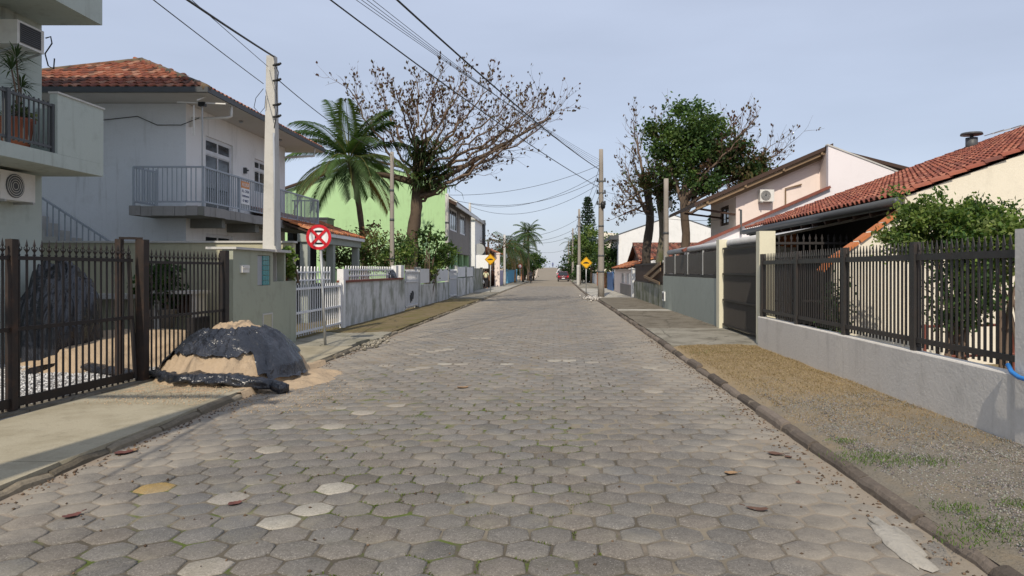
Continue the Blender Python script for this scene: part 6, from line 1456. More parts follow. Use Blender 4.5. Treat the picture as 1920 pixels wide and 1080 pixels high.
for px, py, nm, w_ in ((285, 545, 'left', .30), (313, 535, 'right', .28)):
    yq = 15.2; x0 = gx(px, yq); lab = 'leafy potted shrub before the olive wall, ' + ('nearer the gate post' if nm == 'left' else 'nearer the bench table')
    shrub('potted_shrub', lab, [(x0, yq, 1.35, w_, .25, .42)], 700, .10, .04, DARKG + GREEN[:2], .12, 26, 3, 'plant', .8)
    top('plant_pot', MB().lathe((x0, yq, .45), [(.15, 0), (.20, .38), (.22, .40), (.18, .40), (.17, .34)], 16), M['polec'], 'grey pot under the leafy shrub ' + ('nearer the gate post' if nm == 'left' else 'nearer the bench table'), 'plant pot', smooth=True)
# far trees
def farshrub(label, px, py, Y, rx, rz, n, pal, L=.3, name='street_tree', extra=()):
    x = gx(px, Y); z = gz(py, Y); t = T(name, label, 'tree', (x, Y, .1)); P('trunk', MB().tube([(x, Y, 0), (x + .1, Y, z * .6), (x, Y, z)], [.16, .13, .08], 7), M['bark'], t, True)
    bl = [(x, Y, z, rx, rx, rz), (x + rx * .6, Y + .5, z - rz * .4, rx * .6, rx * .6, rz * .6), (x - rx * .55, Y - .3, z - rz * .3, rx * .6, rx * .6, rz * .6)] + [(gx(a, Y), Y, gz(b_, Y), c_, c_, d_) for a, b_, c_, d_ in extra]
    crown(t, [blob_leaves(bl, n, L, L * .36, pal, .5, 60)]); return t
farshrub('bushy green tree overhanging the far left kerb', 1000, 488, 118, 1.5, 1.3, 2600, GREEN + LIGHTG[:2])
farshrub('dark tree behind the far left palms', 962, 482, 112, 2.6, 2.4, 2600, DARKG)
farshrub('low bush between the blue wall and the road', 984, 505, 122, 1.4, 1.2, 1400, DARKG)
farshrub('bright green tree beside the yellow sign on the right', 1108, 462, 86, 1.7, 2.3, 4200, LIGHTG + GREEN, .26, extra=((1090, 470, 1.1, 1.5), (1125, 480, 1.3, 1.5)))
farshrub('dark rounded tree above the red car', 1068, 495, 122, 1.5, 1.9, 2600, DARKG + GREEN[:1], extra=((1080, 490, 1.3, 1.7),))
farshrub('dark bush behind the yellow sign on the right', 1098, 512, 92, 1.5, 1.1, 1600, DARKG)
farshrub('green tree between utility pole and cream house', 1138, 475, 62, .9, 1.5, 2000, GREEN, .2, extra=((1148, 485, .5, .8),))
farshrub('tall tree in the back yard beyond the far right wall', 1096, 455, 120, 2.0, 3.0, 2200, DARKG)
# thin brown bush over the far left walls
farshrub('sparse brown tree leaning over the far grey wall', 915, 452, 66, 1.9, .8, 420, BROWN, .2)
# Norfolk pines
def norfolk(label, px, pyt, Y, hw, n=26, seed=2):
    x, zt = gx(px, Y), gz(pyt, Y); t = T('norfolk_pine', label, 'tree', (x, Y, .1)); P('trunk', MB().tube([(x, Y, 0), (x, Y, zt)], [.2, .03], 7), M['barkdark'], t, True); r = random.Random(seed); v, d, cs = [], [], []
    for k in range(n):
        u = (k + .5) / n; z = lerp(zt, zt * .25, u); L = hw * (.12 + .88 * u ** .7)
        for q in range(6):
            a = q * pi / 3 + k * .5
            for s in range(16): f = (s + .5) / 16 * L; v.append((x + cos(a) * f, Y + sin(a) * f, z + .10 * f - .03)); dd = V((cos(a) * .6, sin(a) * .6, .5)) + rv(r) * .8; d.append(dd.normalized())
    m_ = len(v); crown(t, [leaves_np(np.array(v), np.array([tuple(q) for q in d]), np.full(m_, .32), np.full(m_, .085), pick([(0.02, 0.045, 0.022), (0.03, 0.06, 0.03)], m_))])
norfolk('tall narrow Norfolk pine behind the right-hand yellow sign', 1102, 370, 92, 1.7)
norfolk('distant Norfolk pine tip beside the pink house eaves', 1333, 403, 95, 1.0, 16, 3)
# ---------------------------------------------------------------- poles and cables
def round_pole(label, px, Y, pyt, r0, r1, m='polec', name='utility_pole', bands=(), fit=(), lean=0, z0=0.05):
    x, zt = gx(px, Y), gz(pyt, Y); t = T(name, label, 'utility pole', (x, Y, z0)); P('shaft', MB().tube([(x + lean * (1 - k / 10), Y, lerp(z0, zt, k / 10)) for k in range(11)], [lerp(r0, r1, k / 10) for k in range(11)], 14), M[m], t, True)
    for zz in bands: q = (zz - z0) / (zt - z0); rr = lerp(r0, r1, q) + .008; P('band', MB().lathe((x + lean * (1 - q), Y, zz), [(rr, 0), (rr, .10)], 14), M['gutter'], t, True)
    for zz in fit: P('bracket', MB().box(x - .28, x + .28, Y - .14, Y - .06, zz, zz + .09).lathe((x - .22, Y - .1, zz + .09), [(.05, 0), (.05, .12), (.02, .16)], 8).lathe((x + .22, Y - .1, zz + .09), [(.05, 0), (.05, .12), (.02, .16)], 8), M['gutter'], t)
    return V((x, Y, zt))
up_ = round_pole('tall weathered utility pole at the right kerb', 1127, 42, 280, .20, .12, bands=(1.55, 2.5, 4.25), fit=(5.55, 6.9, 6.2))
tr_ = T('pole_transformer', 'dark cable splice drum clamped to the weathered utility pole', 'cable drum', (up_.x + .12, 41.8, 5.3)); P('drum', MB().lathe((up_.x + .10, 41.84, 5.32), [(.10, 0), (.14, .1), (.14, .3), (.08, .42)], 12), M['black'], tr_, True); P('clamp', MB().box(up_.x - .14, up_.x + .1, 41.82, 41.88, 5.45, 5.5), M['galv'], tr_)
for k, (px, Y, py, lab) in enumerate(((1086, 79, 392, 'dark distant utility pole left of the Norfolk pine'), (1074, 116, 428, 'second distant utility pole along the right kerb'), (1066, 152, 452, 'third distant utility pole along the right kerb'))): round_pole(lab, px, Y, py, .2, .12, fit=(gz(py, Y) - 1.0, gz(py, Y) - 2.0), z0=hz(Y))
round_pole('pale pole stump beside the right-hand yellow sign', 1084, 74, 497, .17, .15, 'concrete', 'pole_stump')
p735 = round_pole('slim brown square-look pole behind the white pickets', 735, 29, 285, .105, .075, 'polec', bands=(2.1, 3.7, 4.9))
p838 = round_pole('dark and pale slim pole at the green house corner', 838, 41.2, 363, .13, .10, 'concrete', bands=(4.4,)); p882 = round_pole('slim pole in front of the grey stone house end', 881, 53, 380, .11, .09, 'concrete')
p946 = round_pole('sunlit pale pole before the far left palms', 946, 72, 440, .13, .11, 'concrete'); p1249 = round_pole('grey service pole behind the brown sheet panels', 1249, 29.9, 335, .125, .10, 'polec', bands=(3.2,), z0=.1)
P('meter_head', MB().box(p1249.x + .11, p1249.x + .25, 29.8, 29.95, 4.35, 4.6), M['gutter'], bpy.data.objects[[o.name for o in C.objects if o.name.startswith('utility_pole') and o.get('label', '').startswith('grey service')][0]])
# pole behind the viewer on the left sidewalk (throws the long shadow over the sidewalk and carries the overhead lines)
ov = T('utility_pole', 'round concrete utility pole with cross-arm on the left sidewalk', 'utility pole', (-5.02, .7, .1)); P('shaft', MB().tube([(-5.02, .7, .1), (-5.02, .7, 9.2)], [.25, .17], 14), M['polec'], ov, True)
P('cross_arm', MB().box(-7.5, -4.6, .62, .75, 8.35, 8.47), M['wood'], ov)
def cable(label, a, b_, sag, r_=.012, n=22, group=None, pts=None):
    a, b_ = V(a), V(b_); path = [a.lerp(b_, k / n) + V((0, 0, -4 * sag * (k / n) * (1 - k / n))) for k in range(n + 1)]
    mb = MB().tube(path, r_, 5); return top('overhead_cable', mb, M['wire'], label, 'cable', group, True)
def through(px, py, Yt, end, Y0, sag):
    """start point at depth Y0 so that the (slightly sagging) line to `end` passes the given photo direction at depth Yt"""
    p = at(px, py, Yt); t = (end[1] - Yt) / (end[1] - Y0); q = V(end); s = V(((p.x - q.x) / t + q.x, Y0, 0)); dz = 4 * sag * t * (1 - t); s.z = (p.z + dz - q.z) / t + q.z; return s
ux, uy = up_.x, 42
for px, pyB, r_, sg_, lab in ((745, 318, .024, .5, 'thick black cable crossing the sky from top centre to the weathered pole'), (620, 352, .018, .5, 'black cable crossing the sky lowest and farthest left to the weathered pole'),
        (668, 300, .007, .35, 'thin upper line of the bundle, leftmost at the frame top'), (678, 304, .007, .38, 'thin upper line of the bundle, second from the left at the frame top'), (688, 308, .007, .41, 'thin upper line of the bundle, third from the left at the frame top'), (699, 312, .007, .44, 'thin upper line of the bundle, rightmost at the frame top')):
    e = (ux - .12, uy - .12, gz(pyB, uy)); cable(lab, through(px, 0, 15, e, 1.0, sg_), e, sg_, r_, 30)
e = (-6.0, 15.15, gz(106, 15.15)); cable('thick black cable running to the top of the white concrete pole', through(352, 0, 10.5, e, 1.0, .1), e, .1, .020)
e = (-6.2, 15.1, gz(157, 15.1)); cable('thin grey cable running to the insulator of the white concrete pole', through(288, 0, 9.5, e, 1.0, .05), e, .05, .008); e = (-6.1, 15.1, gz(125, 15.1)); cable('faint thin cable close under the thick one to the white concrete pole', through(405, 40, 12, e, 1.0, .05), e, .05, .006)
cable('service cable from the white concrete pole to the slim brown pole', (-5.96, 15.3, gz(150, 15.3)), p735 + V((0, 0, -.1)), .25, .010)
cable('service cable from the slim brown pole to the green house corner pole', p735 + V((0, 0, -.1)), p838 + V((0, 0, -.1)), .3, .010)
for k, (a, zz, sg_, lab) in enumerate(((p838, 7.9, .5, 'drooping line from the green house corner pole to the weathered pole'), (p838, 7.1, .9, 'lower drooping line from the green house corner pole to the weathered pole'), (p882, 7.4, .9, 'drooping line from the grey stone house pole to the weathered pole'), (p882, 6.8, 1.1, 'lowest drooping line from the grey stone house pole to the weathered pole'))): cable(lab, a + V((0, 0, -.08 - .2 * (k % 2))), (ux - .1, uy, zz), sg_, .012)
cable('line across the street from the far pale pole to the distant dark pole', p946 + V((0, 0, -.1)), (gx(1086, 79), 79, 7.5), .8, .016); cable('lower line across the street from the far pale pole to the distant dark pole', p946 + V((0, 0, -.3)), (gx(1086, 79), 79, 6.6), .9, .016)
cable('far line across the street near the hill, upper', (-5.2, 110, 6.2), (gx(1074, 116), 116, 7.4), .7, .02); cable('far line across the street near the hill, lower', (-5.4, 130, 5.6), (gx(1066, 152), 152, 6.4), .8, .02)
for zz, lab in ((8.1, 'upper'), (7.3, 'middle'), (6.4, 'lower')): cable('%s street line from the weathered pole to the distant dark pole' % lab, (ux, uy, zz), (gx(1086, 79), 79, zz - .3), .5, .014); cable('%s street line between the two distant dark poles' % lab, (gx(1086, 79), 79, zz - .3), (gx(1074, 116), 116, zz - .4), .5, .016)
cable('line from the weathered pole to the grey service pole', (ux + .1, uy - .1, 6.4), p1249 + V((0, 0, -.1)), .4, .010)
cable('line from the weathered pole down to the cream pillar yard', (ux + .1, uy - .1, 6.0), (6.5, 26.5, 3.6), .5, .008)
# ---------------------------------------------------------------- signs
def signpost(label, x, Y, z0, zt, r_, lean=0.0):
    t = T('traffic_sign', label, 'traffic sign', (x, Y, z0)); P('post', MB().tube([(x, Y, z0), (x + lean, Y, zt)], r_, 10), M['galv'], t, True); return t
def disc(r0, r1, x, y0, y1, z, n=40):
    mb = MB(); vs = []
    for r_ in (r0, r1):
        for y in (y0, y1):
            for k in range(n): a = 2 * pi * k / n; vs.append((x + cos(a) * r_, y, z + sin(a) * r_))
    fs = []
    for k in range(n):
        k2 = (k + 1) % n; fs += [(k, k2, 2 * n + k2, 2 * n + k), (n + k, 3 * n + k, 3 * n + k2, n + k2), (2 * n + k, 2 * n + k2, 3 * n + k2, 3 * n + k), (k, n + k, n + k2, k2)]
    mb.add(vs, fs); return mb
SXp, SYp = gx(610, 15.0), 15.0; sz = gz(445, 15.0); sx = gx(598.5, 15.0)
ns = signpost('round red and white no-stopping sign on a leaning grey post', SXp, SYp, .1, gz(468, 15.0), .028, sx + .03 - SXp)
P('plate', MB().lathe((sx, SYp - .03, sz), [(.264, 0), (.264, .012)], 40, axis='y'), M['signwhite'], ns); P('clamp', MB().tube([(sx + .03, SYp, sz - .26), (sx + .02, SYp, sz + .2)], .026, 8), M['galv'], ns)
P('border', disc(.205, .266, sx, SYp - .040, SYp - .031, sz), M['red'], ns)
e_ = MB(); yb_ = SYp - .036
for (xa, xb, za, zb) in ((-.085, .085, .105, .145), (-.075, .085, -.150, -.112), (-.085, -.045, -.112, .105), (-.045, .06, -.02, .02)): e_.box(sx + xa, sx + xb, yb_, yb_ + .004, sz + za, sz + zb)
P('letter_e', e_, M['black'], ns)
q = .150; P('cross', MB().bar((sx - q, SYp - .042, sz - q), (sx + q, SYp - .042, sz + q), .006, .058, (0, 0, 1)), M['red'], ns); P('cross', MB().bar((sx - q, SYp - .046, sz + q), (sx + q, SYp - .046, sz - q), .006, .058, (0, 0, 1)), M['red'], ns)
def hump_sign(label, px, py, Y, d):
    x, z = gx(px, Y), gz(py, Y); t = signpost(label, x, Y, .05, z, .035); D = lambda k, y0, y1: MB().prism([(x - k, z), (x, z - k), (x + k, z), (x, z + k)], 'y', y0, y1)
    P('plate', D(d, Y - .05, Y - .037), M['yellow'], t)
    bo = MB(); a, b_ = d * .93, d * .87; P4 = lambda k: [V((x - k, Y - .054, z)), V((x, Y - .054, z - k)), V((x + k, Y - .054, z)), V((x, Y - .054, z + k))]
    A4, B4 = P4(a), P4(b_)
    for k in range(4): bo.quad(A4[k], A4[(k + 1) % 4], B4[(k + 1) % 4], B4[k])
    P('border', bo, M['black'], t)
    w_ = d * .50; hp = [(x - w_, z - d * .10)] + [(x - w_ + 2 * w_ * k / 12, z - d * .02 + d * .19 * max(0, sin(pi * k / 12)) ** 1.0) for k in range(13)] + [(x + w_, z - d * .10)]
    P('hump_symbol', MB().prism(hp, 'y', Y - .058, Y - .052), M['black'], t); return t
hump_sign('yellow diamond speed-hump sign beside the walking person', 919.5, 486.5, 52, .42); hump_sign('yellow diamond speed-hump sign at the right kerb before the trees', 1099, 493, 48.5, .42)
rs = signpost('small round red-bordered sign far along the left kerb', gx(975, 95), 95, .05, gz(499, 95), .04); P('plate', MB().lathe((gx(975, 95), 94.95, gz(499, 95)), [(.3, 0), (.3, .02)], 24, axis='y'), M['signwhite'], rs); P('border', disc(.22, .305, gx(975, 95), 94.935, 94.948, gz(499, 95), 24), M['red'], rs)

# ---------------------------------------------------------------- vehicles
def carpaint(name, col):
    b = NB(name); b.b.inputs['Coat Weight'].default_value = .6; b.b.inputs['Coat Roughness'].default_value = .08; return b.done(b.mix(b.noise(2, 3), sc_(col, .9), sc_(col, 1.08)), .35, .4)
def car(label, x, Y, m, name='parked_car'):
    z = hz(Y); t = T(name, label, 'car', (x, Y, z)); S_ = [(-1.95, .60, .34, .72, .74), (-1.90, .78, .26, .86, .88), (-1.55, .84, .22, .93, .95), (-.8, .85, .22, .95, .97), (.3, .85, .22, .94, .96), (.9, .84, .22, .90, .92), (1.5, .80, .24, .80, .82), (1.9, .66, .34, .66, .68)]
    vs, fs = [], []; sec = 8
    for y, w_, zb, zs, zt in S_:
        for a, b_ in ((-w_ * .9, zb), (w_ * .9, zb), (w_, zb + .15), (w_ * 1.0, zs - .15), (w_ * .94, zs), (w_ * .3, zt), (-w_ * .3, zt), (-w_ * .94, zs)): vs.append((x + a, Y + y, z + b_))
    n = len(S_)
    vs2 = []
    prof = lambda w_, zb, zs, zt: [(-w_ * .9, zb), (w_ * .9, zb), (w_, zb + .16), (w_, zs - .14), (w_ * .93, zs), (0, zt), (-w_ * .93, zs), (-w_, zs - .14), (-w_, zb + .16)]
    for y, w_, zb, zs, zt in S_: vs2 += [(x + a, Y + y, z + b_) for a, b_ in prof(w_, zb, zs, zt)]
    for j in range(n - 1):
        for k in range(9): k2 = (k + 1) % 9; fs.append((j * 9 + k, j * 9 + k2, (j + 1) * 9 + k2, (j + 1) * 9 + k))
    fs += [tuple(range(8, -1, -1)), tuple(range((n - 1) * 9, n * 9))]
    mb = MB(); mb.add(vs2, fs); P('body', mb, m, t, True)
    g = [(-1.72, .74, .93), (-1.35, .60, 1.45), (-.2, .62, 1.50), (.35, .60, 1.42), (1.0, .74, .92)]
    vs, fs = [], []
    lowz = .90
    for y, w_, zt in g: vs += [(x - .78, Y + y * (1.0), z + lowz), (x - w_, Y + y, z + zt), (x + w_, Y + y, z + zt), (x + .78, Y + y, z + lowz)]
    for j in range(4):
        for k in range(3): fs.append((j * 4 + k, j * 4 + k + 1, (j + 1) * 4 + k + 1, (j + 1) * 4 + k))
    fs += [(3, 2, 1, 0), (16, 17, 18, 19)]
    gl = MB(); gl.add(vs, fs); P('window_glass', gl, M['glass'], t)
    P('roof', (lambda q: (q.add([(x + sx_ * .64, Y + y, z + zz) for y, zz in ((-1.40, 1.46), (-.2, 1.535), (.38, 1.45), (.38, 1.42), (-.2, 1.50), (-1.40, 1.42)) for sx_ in (-1, 1)], [(0, 1, 3, 2), (2, 3, 5, 4), (4, 5, 7, 6), (6, 7, 9, 8), (8, 9, 11, 10), (10, 11, 1, 0), (0, 2, 4, 6, 8, 10), (1, 11, 9, 7, 5, 3)]), q)[1])(MB()), m, t)
    pi_ = MB()
    for s in (-1, 1): pi_.bar((x + s * .75, Y - 1.73, z + .92), (x + s * .62, Y - 1.36, z + 1.45), .08, .08).bar((x + s * .75, Y + 1.0, z + .92), (x + s * .61, Y + .36, z + 1.43), .07, .07).bar((x + s * .79, Y - .35, z + .9), (x + s * .635, Y - .3, z + 1.48), .05, .09)
    P('pillar', pi_, m, t)
    for y in (-1.25, 1.25):
        for s in (-1, 1):
            wh_ = P('wheel', MB().lathe((x + s * .76, Y + y, z + .31), [(.20, -.09), (.30, -.085), (.315, 0), (.30, .085), (.20, .09)], 18, axis='x'), M['black'], t, True); P('rim', MB().lathe((x + s * .84, Y + y, z + .31), [(.19, -.01), (.19, .012), (.05, .022)], 14, axis='x'), M['galv'], wh_)
    for s in (-1, 1): P('taillight', MB().box(x + s * .68 - .12, x + s * .68 + .12, Y - 1.945, Y - 1.84, z + .66, z + .88), M['red'], t); P('mirror', MB().box(x + s * .9 - .07, x + s * .9 + .07, Y + .62, Y + .72, z + .92, z + 1.05), m, t)
    P('number_plate', MB().box(x - .22, x + .22, Y - 1.962, Y - 1.945, z + .44, z + .56), M['signwhite'], t); P('bumper', MB().box(x - .78, x + .78, Y - 2.0, Y - 1.85, z + .28, z + .42), M['gutter'], t); return t
car('dark red hatchback parked at the far right kerb', gx(1056, 108), 108, carpaint('dark red car paint', (.10, .010, .016)))
car('white car parked on the rise behind the red hatchback', gx(1051, 150), 150, carpaint('white car paint', (.7, .7, .7))); car('pale car farthest up the rise at the right kerb', gx(1050.5, 176), 176, carpaint('silver car paint', (.45, .46, .48)))

# ---------------------------------------------------------------- people
def skin(name, joints, edges, m, parent, sub=1):
    me_ = bpy.data.meshes.new('tmp'); me_.from_pydata([j[0] for j in joints], edges, []); o = bpy.data.objects.new('tmp', me_); C.objects.link(o)
    md = o.modifiers.new('s', 'SKIN'); md.use_smooth_shade = True
    for v, j in zip(me_.skin_vertices[0].data, joints): v.radius = (j[1], j[1] if len(j) < 3 else j[2])
    me_.skin_vertices[0].data[0].use_root = True
    o.modifiers.new('b', 'SUBSURF').levels = sub
    bpy.context.view_layer.update(); out = bpy.data.meshes.new_from_object(o.evaluated_get(bpy.context.evaluated_depsgraph_get())); bpy.data.objects.remove(o); out.name = name
    off = woff(parent); out.transform(Matrix.Translation(-off)); out.materials.clear(); ob = obj(name, out, m, parent); return ob
M['skin'] = paint('brown skin', (.26, .14, .085), .6, .05); M['hair'] = paint('black hair', (.012, .009, .008), .6, .1)
def person(label, x, Y, z, h, yaw, shirt, trous, pose='walk', hairlen=.12, group=None):
    t = T('person', label, 'person', (x, Y, z), group); s = h / 1.7; ca, sa = cos(yaw), sin(yaw)
    def w_(a, b_, c): a *= s; b_ *= s; return V((x + a * ca - b_ * sa, Y + a * sa + b_ * ca, z + c * s))
    st = .22 if pose == 'walk' else .03
    if pose == 'ride':
        J = dict(pel=(0, -.05, .93), ch=(0, .10, 1.27), nk=(0, .17, 1.46), hd=(0, .20, 1.60), shl=(-.19, .12, 1.38), shr=(.19, .12, 1.38), ell=(-.27, .30, 1.18), elr=(.27, .30, 1.18), hal=(-.26, .52, 1.08), har=(.26, .52, 1.08), hil=(-.1, -.04, .90), hir=(.1, -.04, .90), knl=(-.13, .30, .74), knr=(.13, .24, .56), anl=(-.12, .18, .38), anr=(.12, .08, .16), tol=(-.12, .32, .34), tor=(.12, .24, .12))
    else:
        J = dict(pel=(0, 0, .93), ch=(0, .0, 1.22), nk=(0, 0.01, 1.44), hd=(0, .03, 1.57), shl=(-.19, 0, 1.38), shr=(.19, 0, 1.38), ell=(-.27, -.04, 1.10), elr=(.26, .05, 1.10), hal=(-.30, .06, .86), har=(.27, .14, .88), hil=(-.1, 0, .90), hir=(.1, 0, .90), knl=(-.1, st * .55, .50), knr=(.1, -st * .25, .50), anl=(-.1, st * .7, .09), anr=(.1, -st, .12), tol=(-.1, st * .7 + .15, .03), tor=(.1, -st + .13, .03))
    Q = {k: w_(*v) for k, v in J.items()}
    names = list(Q); ix = {k: i for i, k in enumerate(names)}
    rad = dict(pel=(.13, .10), ch=(.14, .10), nk=(.05,), hd=(.088, .105), shl=(.06,), shr=(.06,), ell=(.042,), elr=(.042,), hal=(.032,), har=(.032,), hil=(.095,), hir=(.095,), knl=(.06,), knr=(.06,), anl=(.04,), anr=(.04,), tol=(.035,), tor=(.035,))
    jj = [(Q[k], *[q * s for q in rad[k]]) for k in names]; E = [('pel', 'ch'), ('ch', 'nk'), ('nk', 'hd'), ('nk', 'shl'), ('nk', 'shr'), ('shl', 'ell'), ('shr', 'elr'), ('ell', 'hal'), ('elr', 'har'), ('pel', 'hil'), ('pel', 'hir'), ('hil', 'knl'), ('hir', 'knr'), ('knl', 'anl'), ('knr', 'anr'), ('anl', 'tol'), ('anr', 'tor')]
    # hands: five short fingers on each
    base = list(names); jj2 = list(jj); E2 = [(ix[a], ix[b_]) for a, b_ in E]
    for side, hk, ek in ((-1, 'hal', 'ell'), (1, 'har', 'elr')):
        d = (Q[hk] - Q[ek]).normalized(); sd = d.cross(V((-sa, ca, 0))).normalized()
        for f in range(5):
            o0 = (f - 1.5) * .016 * s if f < 4 else .03 * s; p1 = Q[hk] + d * (.05 if f < 4 else .02) * s + sd * o0 * 1.2; p2 = p1 + d * ((.075, .085, .08, .06, .045)[f]) * s + sd * (o0 * .4 if f < 4 else .02 * s)
            jj2 += [(p1, .010 * s), (p2, .007 * s)]; b0 = len(jj2) - 2; E2 += [(ix[hk], b0), (b0, b0 + 1)]
    skin('body', jj2, E2, M['skin'], t)
    sh = [('pel', .145, .115), ('ch', .16, .12), ('nk', .07, .06), ('shl', .075), ('shr', .075), ('eml', .058), ('emr', .058)]; Q['eml'] = Q['shl'].lerp(Q['ell'], .75); Q['emr'] = Q['shr'].lerp(Q['elr'], .75)
    skin('shirt', [(Q[a[0]], *[q * s for q in a[1:]]) for a in sh], [(0, 1), (1, 2), (2, 3), (2, 4), (3, 5), (4, 6)], shirt, t)
    tq = [('pel', .15, .12), ('hil', .105), ('hir', .105), ('knl', .072), ('knr', .072), ('anl', .055), ('anr', .055)]; skin('trousers', [(Q[a[0]] + V((0, 0, .03 * s if i > 4 else 0)), *[q * s for q in a[1:]]) for i, a in enumerate(tq)], [(0, 1), (0, 2), (1, 3), (2, 4), (3, 5), (4, 6)], trous, t)
    fw_ = V((-sa, ca, 0)); hd = Q['hd'] + V((0, 0, .03 * s)); P('hair', MB().ball(hd - fw_ * .022 * s + V((0, 0, .03 * s)), .10 * s, .108 * s, .105 * s, 14, 9).ball(hd - fw_ * .05 * s + V((0, 0, -hairlen * .5 * s)), .085 * s, .06 * s, (hairlen * .6 + .03) * s, 12, 8), M['hair'], t, True)
    f_ = MB(); sd = V((ca, sa, 0))
    for q in (-1, 1): f_.ball(hd + fw_ * .098 * s + sd * q * .032 * s, .011 * s, .008 * s, .008 * s, 6, 4)
    P('eye', f_, M['black'], t); P('nose', MB().ball(hd + fw_ * .108 * s + V((0, 0, -.03 * s)), .014 * s, .018 * s, .022 * s, 6, 5), M['skin'], t, True); P('mouth', MB().ball(hd + fw_ * .096 * s + V((0, 0, -.065 * s)), .026 * s, .008 * s, .008 * s, 8, 4), M['brickcap'], t)
    return t, Q
cloth = lambda n_, c_: paint(n_, c_, .85, .15)
pw_, Qp = person('person in pale yellow top and black trousers walking with a white bag', gx(911, 61.2), 61.2, .1, 1.64, pi + .2, cloth('pale yellow cloth', (.66, .64, .42)), cloth('black cloth', (.015, .015, .018)))
hb = Qp['har']
bag = T('shopping_bag', 'white plastic bag hanging from the walking person hand', 'bag', (hb.x, hb.y, hb.z - .45)); P('bag', MB().lathe((hb.x, hb.y, hb.z - .42), [(.05, 0), (.13, .08), (.12, .22), (.05, .34)], 10), M['plastic_white'], bag, True); P('handle', MB().tube([hb + V((-.05, 0, -.09)), hb + V((0, 0, -.01)), hb + V((.05, 0, -.09))], .01, 4), M['plastic_white'], bag)
person('person in blue standing on the crest where the road meets the sky', gx(1036.5, 219), 219, hz(219), 1.62, 0, cloth('blue cloth', (.06, .10, .30)), cloth('dark blue cloth', (.03, .045, .12)), 'stand')
bx_, by_ = gx(995, 93), 93
bk_ = T('bicycle', 'dark bicycle ridden along the far left kerb', 'bicycle', (bx_, by_, 0.0))
for q in (-.52, .52):
    wl = P('wheel', MB().tube([(bx_, by_ + q + .33 * cos(a), .33 + .33 * sin(a)) for a in [2 * pi * k / 20 for k in range(21)]], .02, 6, False), M['black'], bk_, True); P('spokes', MB().tube([(bx_, by_ + q - .3, .33), (bx_, by_ + q + .3, .33)], .004, 3).tube([(bx_, by_ + q, .03), (bx_, by_ + q, .63)], .004, 3), M['galv'], wl)
P('frame', MB().tube([(bx_, by_ - .52, .33), (bx_, by_ - .1, .30), (bx_, by_ + .38, .80), (bx_, by_ + .52, .33)], .018, 6).tube([(bx_, by_ - .1, .3), (bx_, by_ - .2, .86)], .018, 6).tube([(bx_, by_ - .18, .76), (bx_, by_ + .38, .8), (bx_, by_ + .40, 1.02)], .018, 6), M['gutter'], bk_); P('handlebar', MB().tube([(bx_ - .28, by_ + .36, 1.04), (bx_, by_ + .42, 1.02), (bx_ + .28, by_ + .36, 1.04)], .014, 6), M['galv'], bk_); P('saddle', MB().ball((bx_, by_ - .2, .88), .07, .13, .035), M['black'], bk_, True)
person('person in dark clothes riding the bicycle at the far left kerb', bx_, by_ - .12, 0, 1.7, 0, cloth('dark grey cloth', (.05, .05, .06)), cloth('black denim', (.02, .02, .026)), 'ride')

# ---------------------------------------------------------------- litter on the road and verge
def dry_leaf(label, px, py, L, col, yaw, curl=.35, z=.004):
    L *= .8; g = ground(px, py); r = random.Random(px); mb = MB(); n = 8; vs, fs = [], []
    for i in range(n + 1):
        u = i / n * 2 - 1; w_ = (.27 + .05 * sin(px)) * L * max(0, 1 - u * u) ** .7 * (1.15 - .3 * u) * r.uniform(.82, 1.1)
        for k in (-1, -.5, 0, .5, 1):
            a, b_ = u * L / 2, k * w_; zz = z + curl * (abs(k) ** 1.6) * w_ * .7 + .10 * L * u * u + .008 * noise.noise(V((a * 30, b_ * 30, px))); vs.append((g.x + a * cos(yaw) - b_ * sin(yaw), g.y + a * sin(yaw) + b_ * cos(yaw), zz))
    for i in range(n):
        for k in range(4): fs.append((i * 5 + k, i * 5 + k + 1, i * 5 + k + 6, i * 5 + k + 5))
    mb.add(vs, fs); a = V((g.x + L * .5 * cos(yaw), g.y + L * .5 * sin(yaw), z + .025 * L / .2)); mb.tube([a, a + V((cos(yaw) * .25 * L, sin(yaw) * .25 * L, .004))], .003, 4); top('fallen_leaf', mb, col, label, 'leaf', 'dry leaves fallen on the road', True)
LB = [paint('dry brown leaf', (.115, .062, .042), .8, .5), paint('dry tan leaf', (.26, .165, .09), .8, .4), paint('dry red leaf', (.12, .045, .036), .7, .4)]
for a in (('large curled brown leaf near the bottom right of the road', 1419, 957, .20, LB[0], 2.7), ('tan leaf lying up the road from the large curled brown leaf', 1371, 889, .15, LB[1], .1), ('dark red leaf on pavers below the yellow paver', 441, 946, .13, LB[2], .8), ('brown leaf close to the right kerb, farther than the tan leaf', 1455, 853, .20, LB[0], -.4), ('tiny dark leaf beside the tan leaf on the road', 1497, 906, .07, LB[0], 1.2), ('orange-brown leaf in the middle of the road past the weed tuft', 868, 728, .24, LB[1], .6), ('red-brown leaf in the gutter by the left kerb', 233, 851, .22, LB[2], .9), ('curled tan leaf touching the red-brown one in the left gutter', 250, 846, .16, LB[1], 2.0), ('thin reddish leaf at the far bottom left of the road', 135, 969, .16, LB[2], 1.1), ('small brown leaf at the foot of the right kerb', 1478, 858, .10, LB[0], 2.0)): dry_leaf(*a)
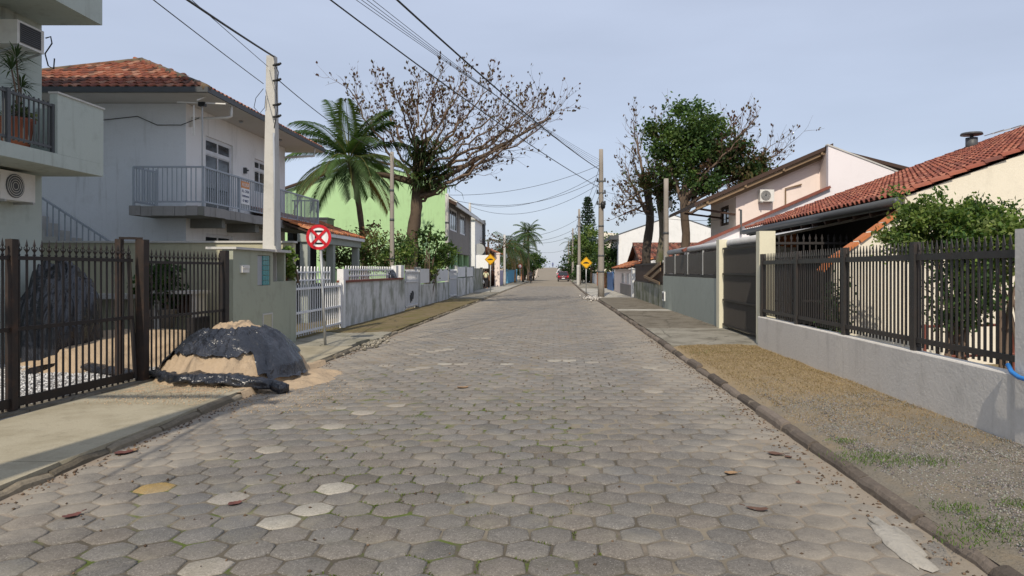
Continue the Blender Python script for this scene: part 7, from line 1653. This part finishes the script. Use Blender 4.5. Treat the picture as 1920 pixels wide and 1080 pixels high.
# mortar patch along the right kerb
pc = ground(1722, 1010); vs = []; n = 40
mb = MB(); ctr = V((2.12, 4.38, .010))
for k in range(n):
    a = 2 * pi * k / n; rr = 1 + .45 * noise.noise(V((cos(a) * 2, sin(a) * 2, 3))) + .30 * noise.noise(V((cos(a) * 6, sin(a) * 6, 3))); vs.append((ctr.x + cos(a) * .095 * rr + .04 * sin(a), ctr.y + sin(a) * .42 * rr, .004))
vs2 = [((v[0] - ctr.x) * .86 + ctr.x, (v[1] - ctr.y) * .93 + ctr.y, .017 + .004 * noise.noise(V(v) * 9)) for v in vs]
mb.add(vs + vs2 + [(ctr.x, ctr.y, .019)], [(k, (k + 1) % n, n + (k + 1) % n, n + k) for k in range(n)] + [(n + k, n + (k + 1) % n, 2 * n) for k in range(n)]); S('concrete_patch', mb, plaster('pale mortar', (.36, .335, .29), var=.3, dirt=.9, fine=28, bump=1.0), smooth=True)
# rubble by the foot of the utility pole
rb = np.array([(up_.x - .55 + R.gauss(0, .3), 41.2 + R.gauss(0, 1.3), .09) for k in range(120)]); pebbles('rubble', rb, NP.uniform(.03, .12, 120), NP.uniform(.3, .9, (120, 1)) * np.array([[.7, .66, .6]]), M['stone'])
rb = np.array([(-4.15 + R.gauss(0, .12), 16.2 + R.gauss(0, .7), .03) for k in range(160)]); pebbles('rubble', rb, NP.uniform(.015, .06, 160), NP.uniform(.3, .9, (160, 1)) * np.array([[.42, .38, .30]]), M['stone'])
g = [(-4.5 + R.gauss(0, .9), 9.3 + R.gauss(0, .9), 0.0) for k in range(5200)]; rb = np.array([(a, b_, .105 if a < -4.2 else .004) for a, b_, c_ in g if -5.7 < a < -2.6 and 8.3 < b_ < 12.5]); pebbles('crumbs', rb, NP.uniform(.003, .010, len(rb)), NP.uniform(.6, 1.2, (len(rb), 1)) * np.array([[.5, .37, .24]]), M['stone'])

# ---------------------------------------------------------------- repeats of a kind share a group
GROUPS = dict(parked_car='cars parked along the right kerb', utility_pole='utility poles along the street', overhead_cable='cables hanging over the street', condenser_unit='condenser units on house walls',
              traffic_sign='traffic signs on posts', iron_gate='iron gates of the green property', white_gate='white metal gates along the left sidewalk', garden_bush='bushes behind the street walls',
              almond_tree='almond trees along the street', street_tree='trees far along the street', norfolk_pine='Norfolk pines', street_wall='street walls along both sidewalks', cream_pillar='cream gate pillars',
              plastic_sheet='black plastic sheets', person='people on the street', garden_palm='slim palms far along the street', potted_shrub='potted shrubs behind the iron gate', plant_pot='pots behind the iron gate', tv_antenna='television aerials')
for o in C.objects:
    if o.parent is None and o.get('category') and 'group' not in o:
        s_ = o.name.split('.')[0]
        if s_ in GROUPS: o['group'] = GROUPS[s_]
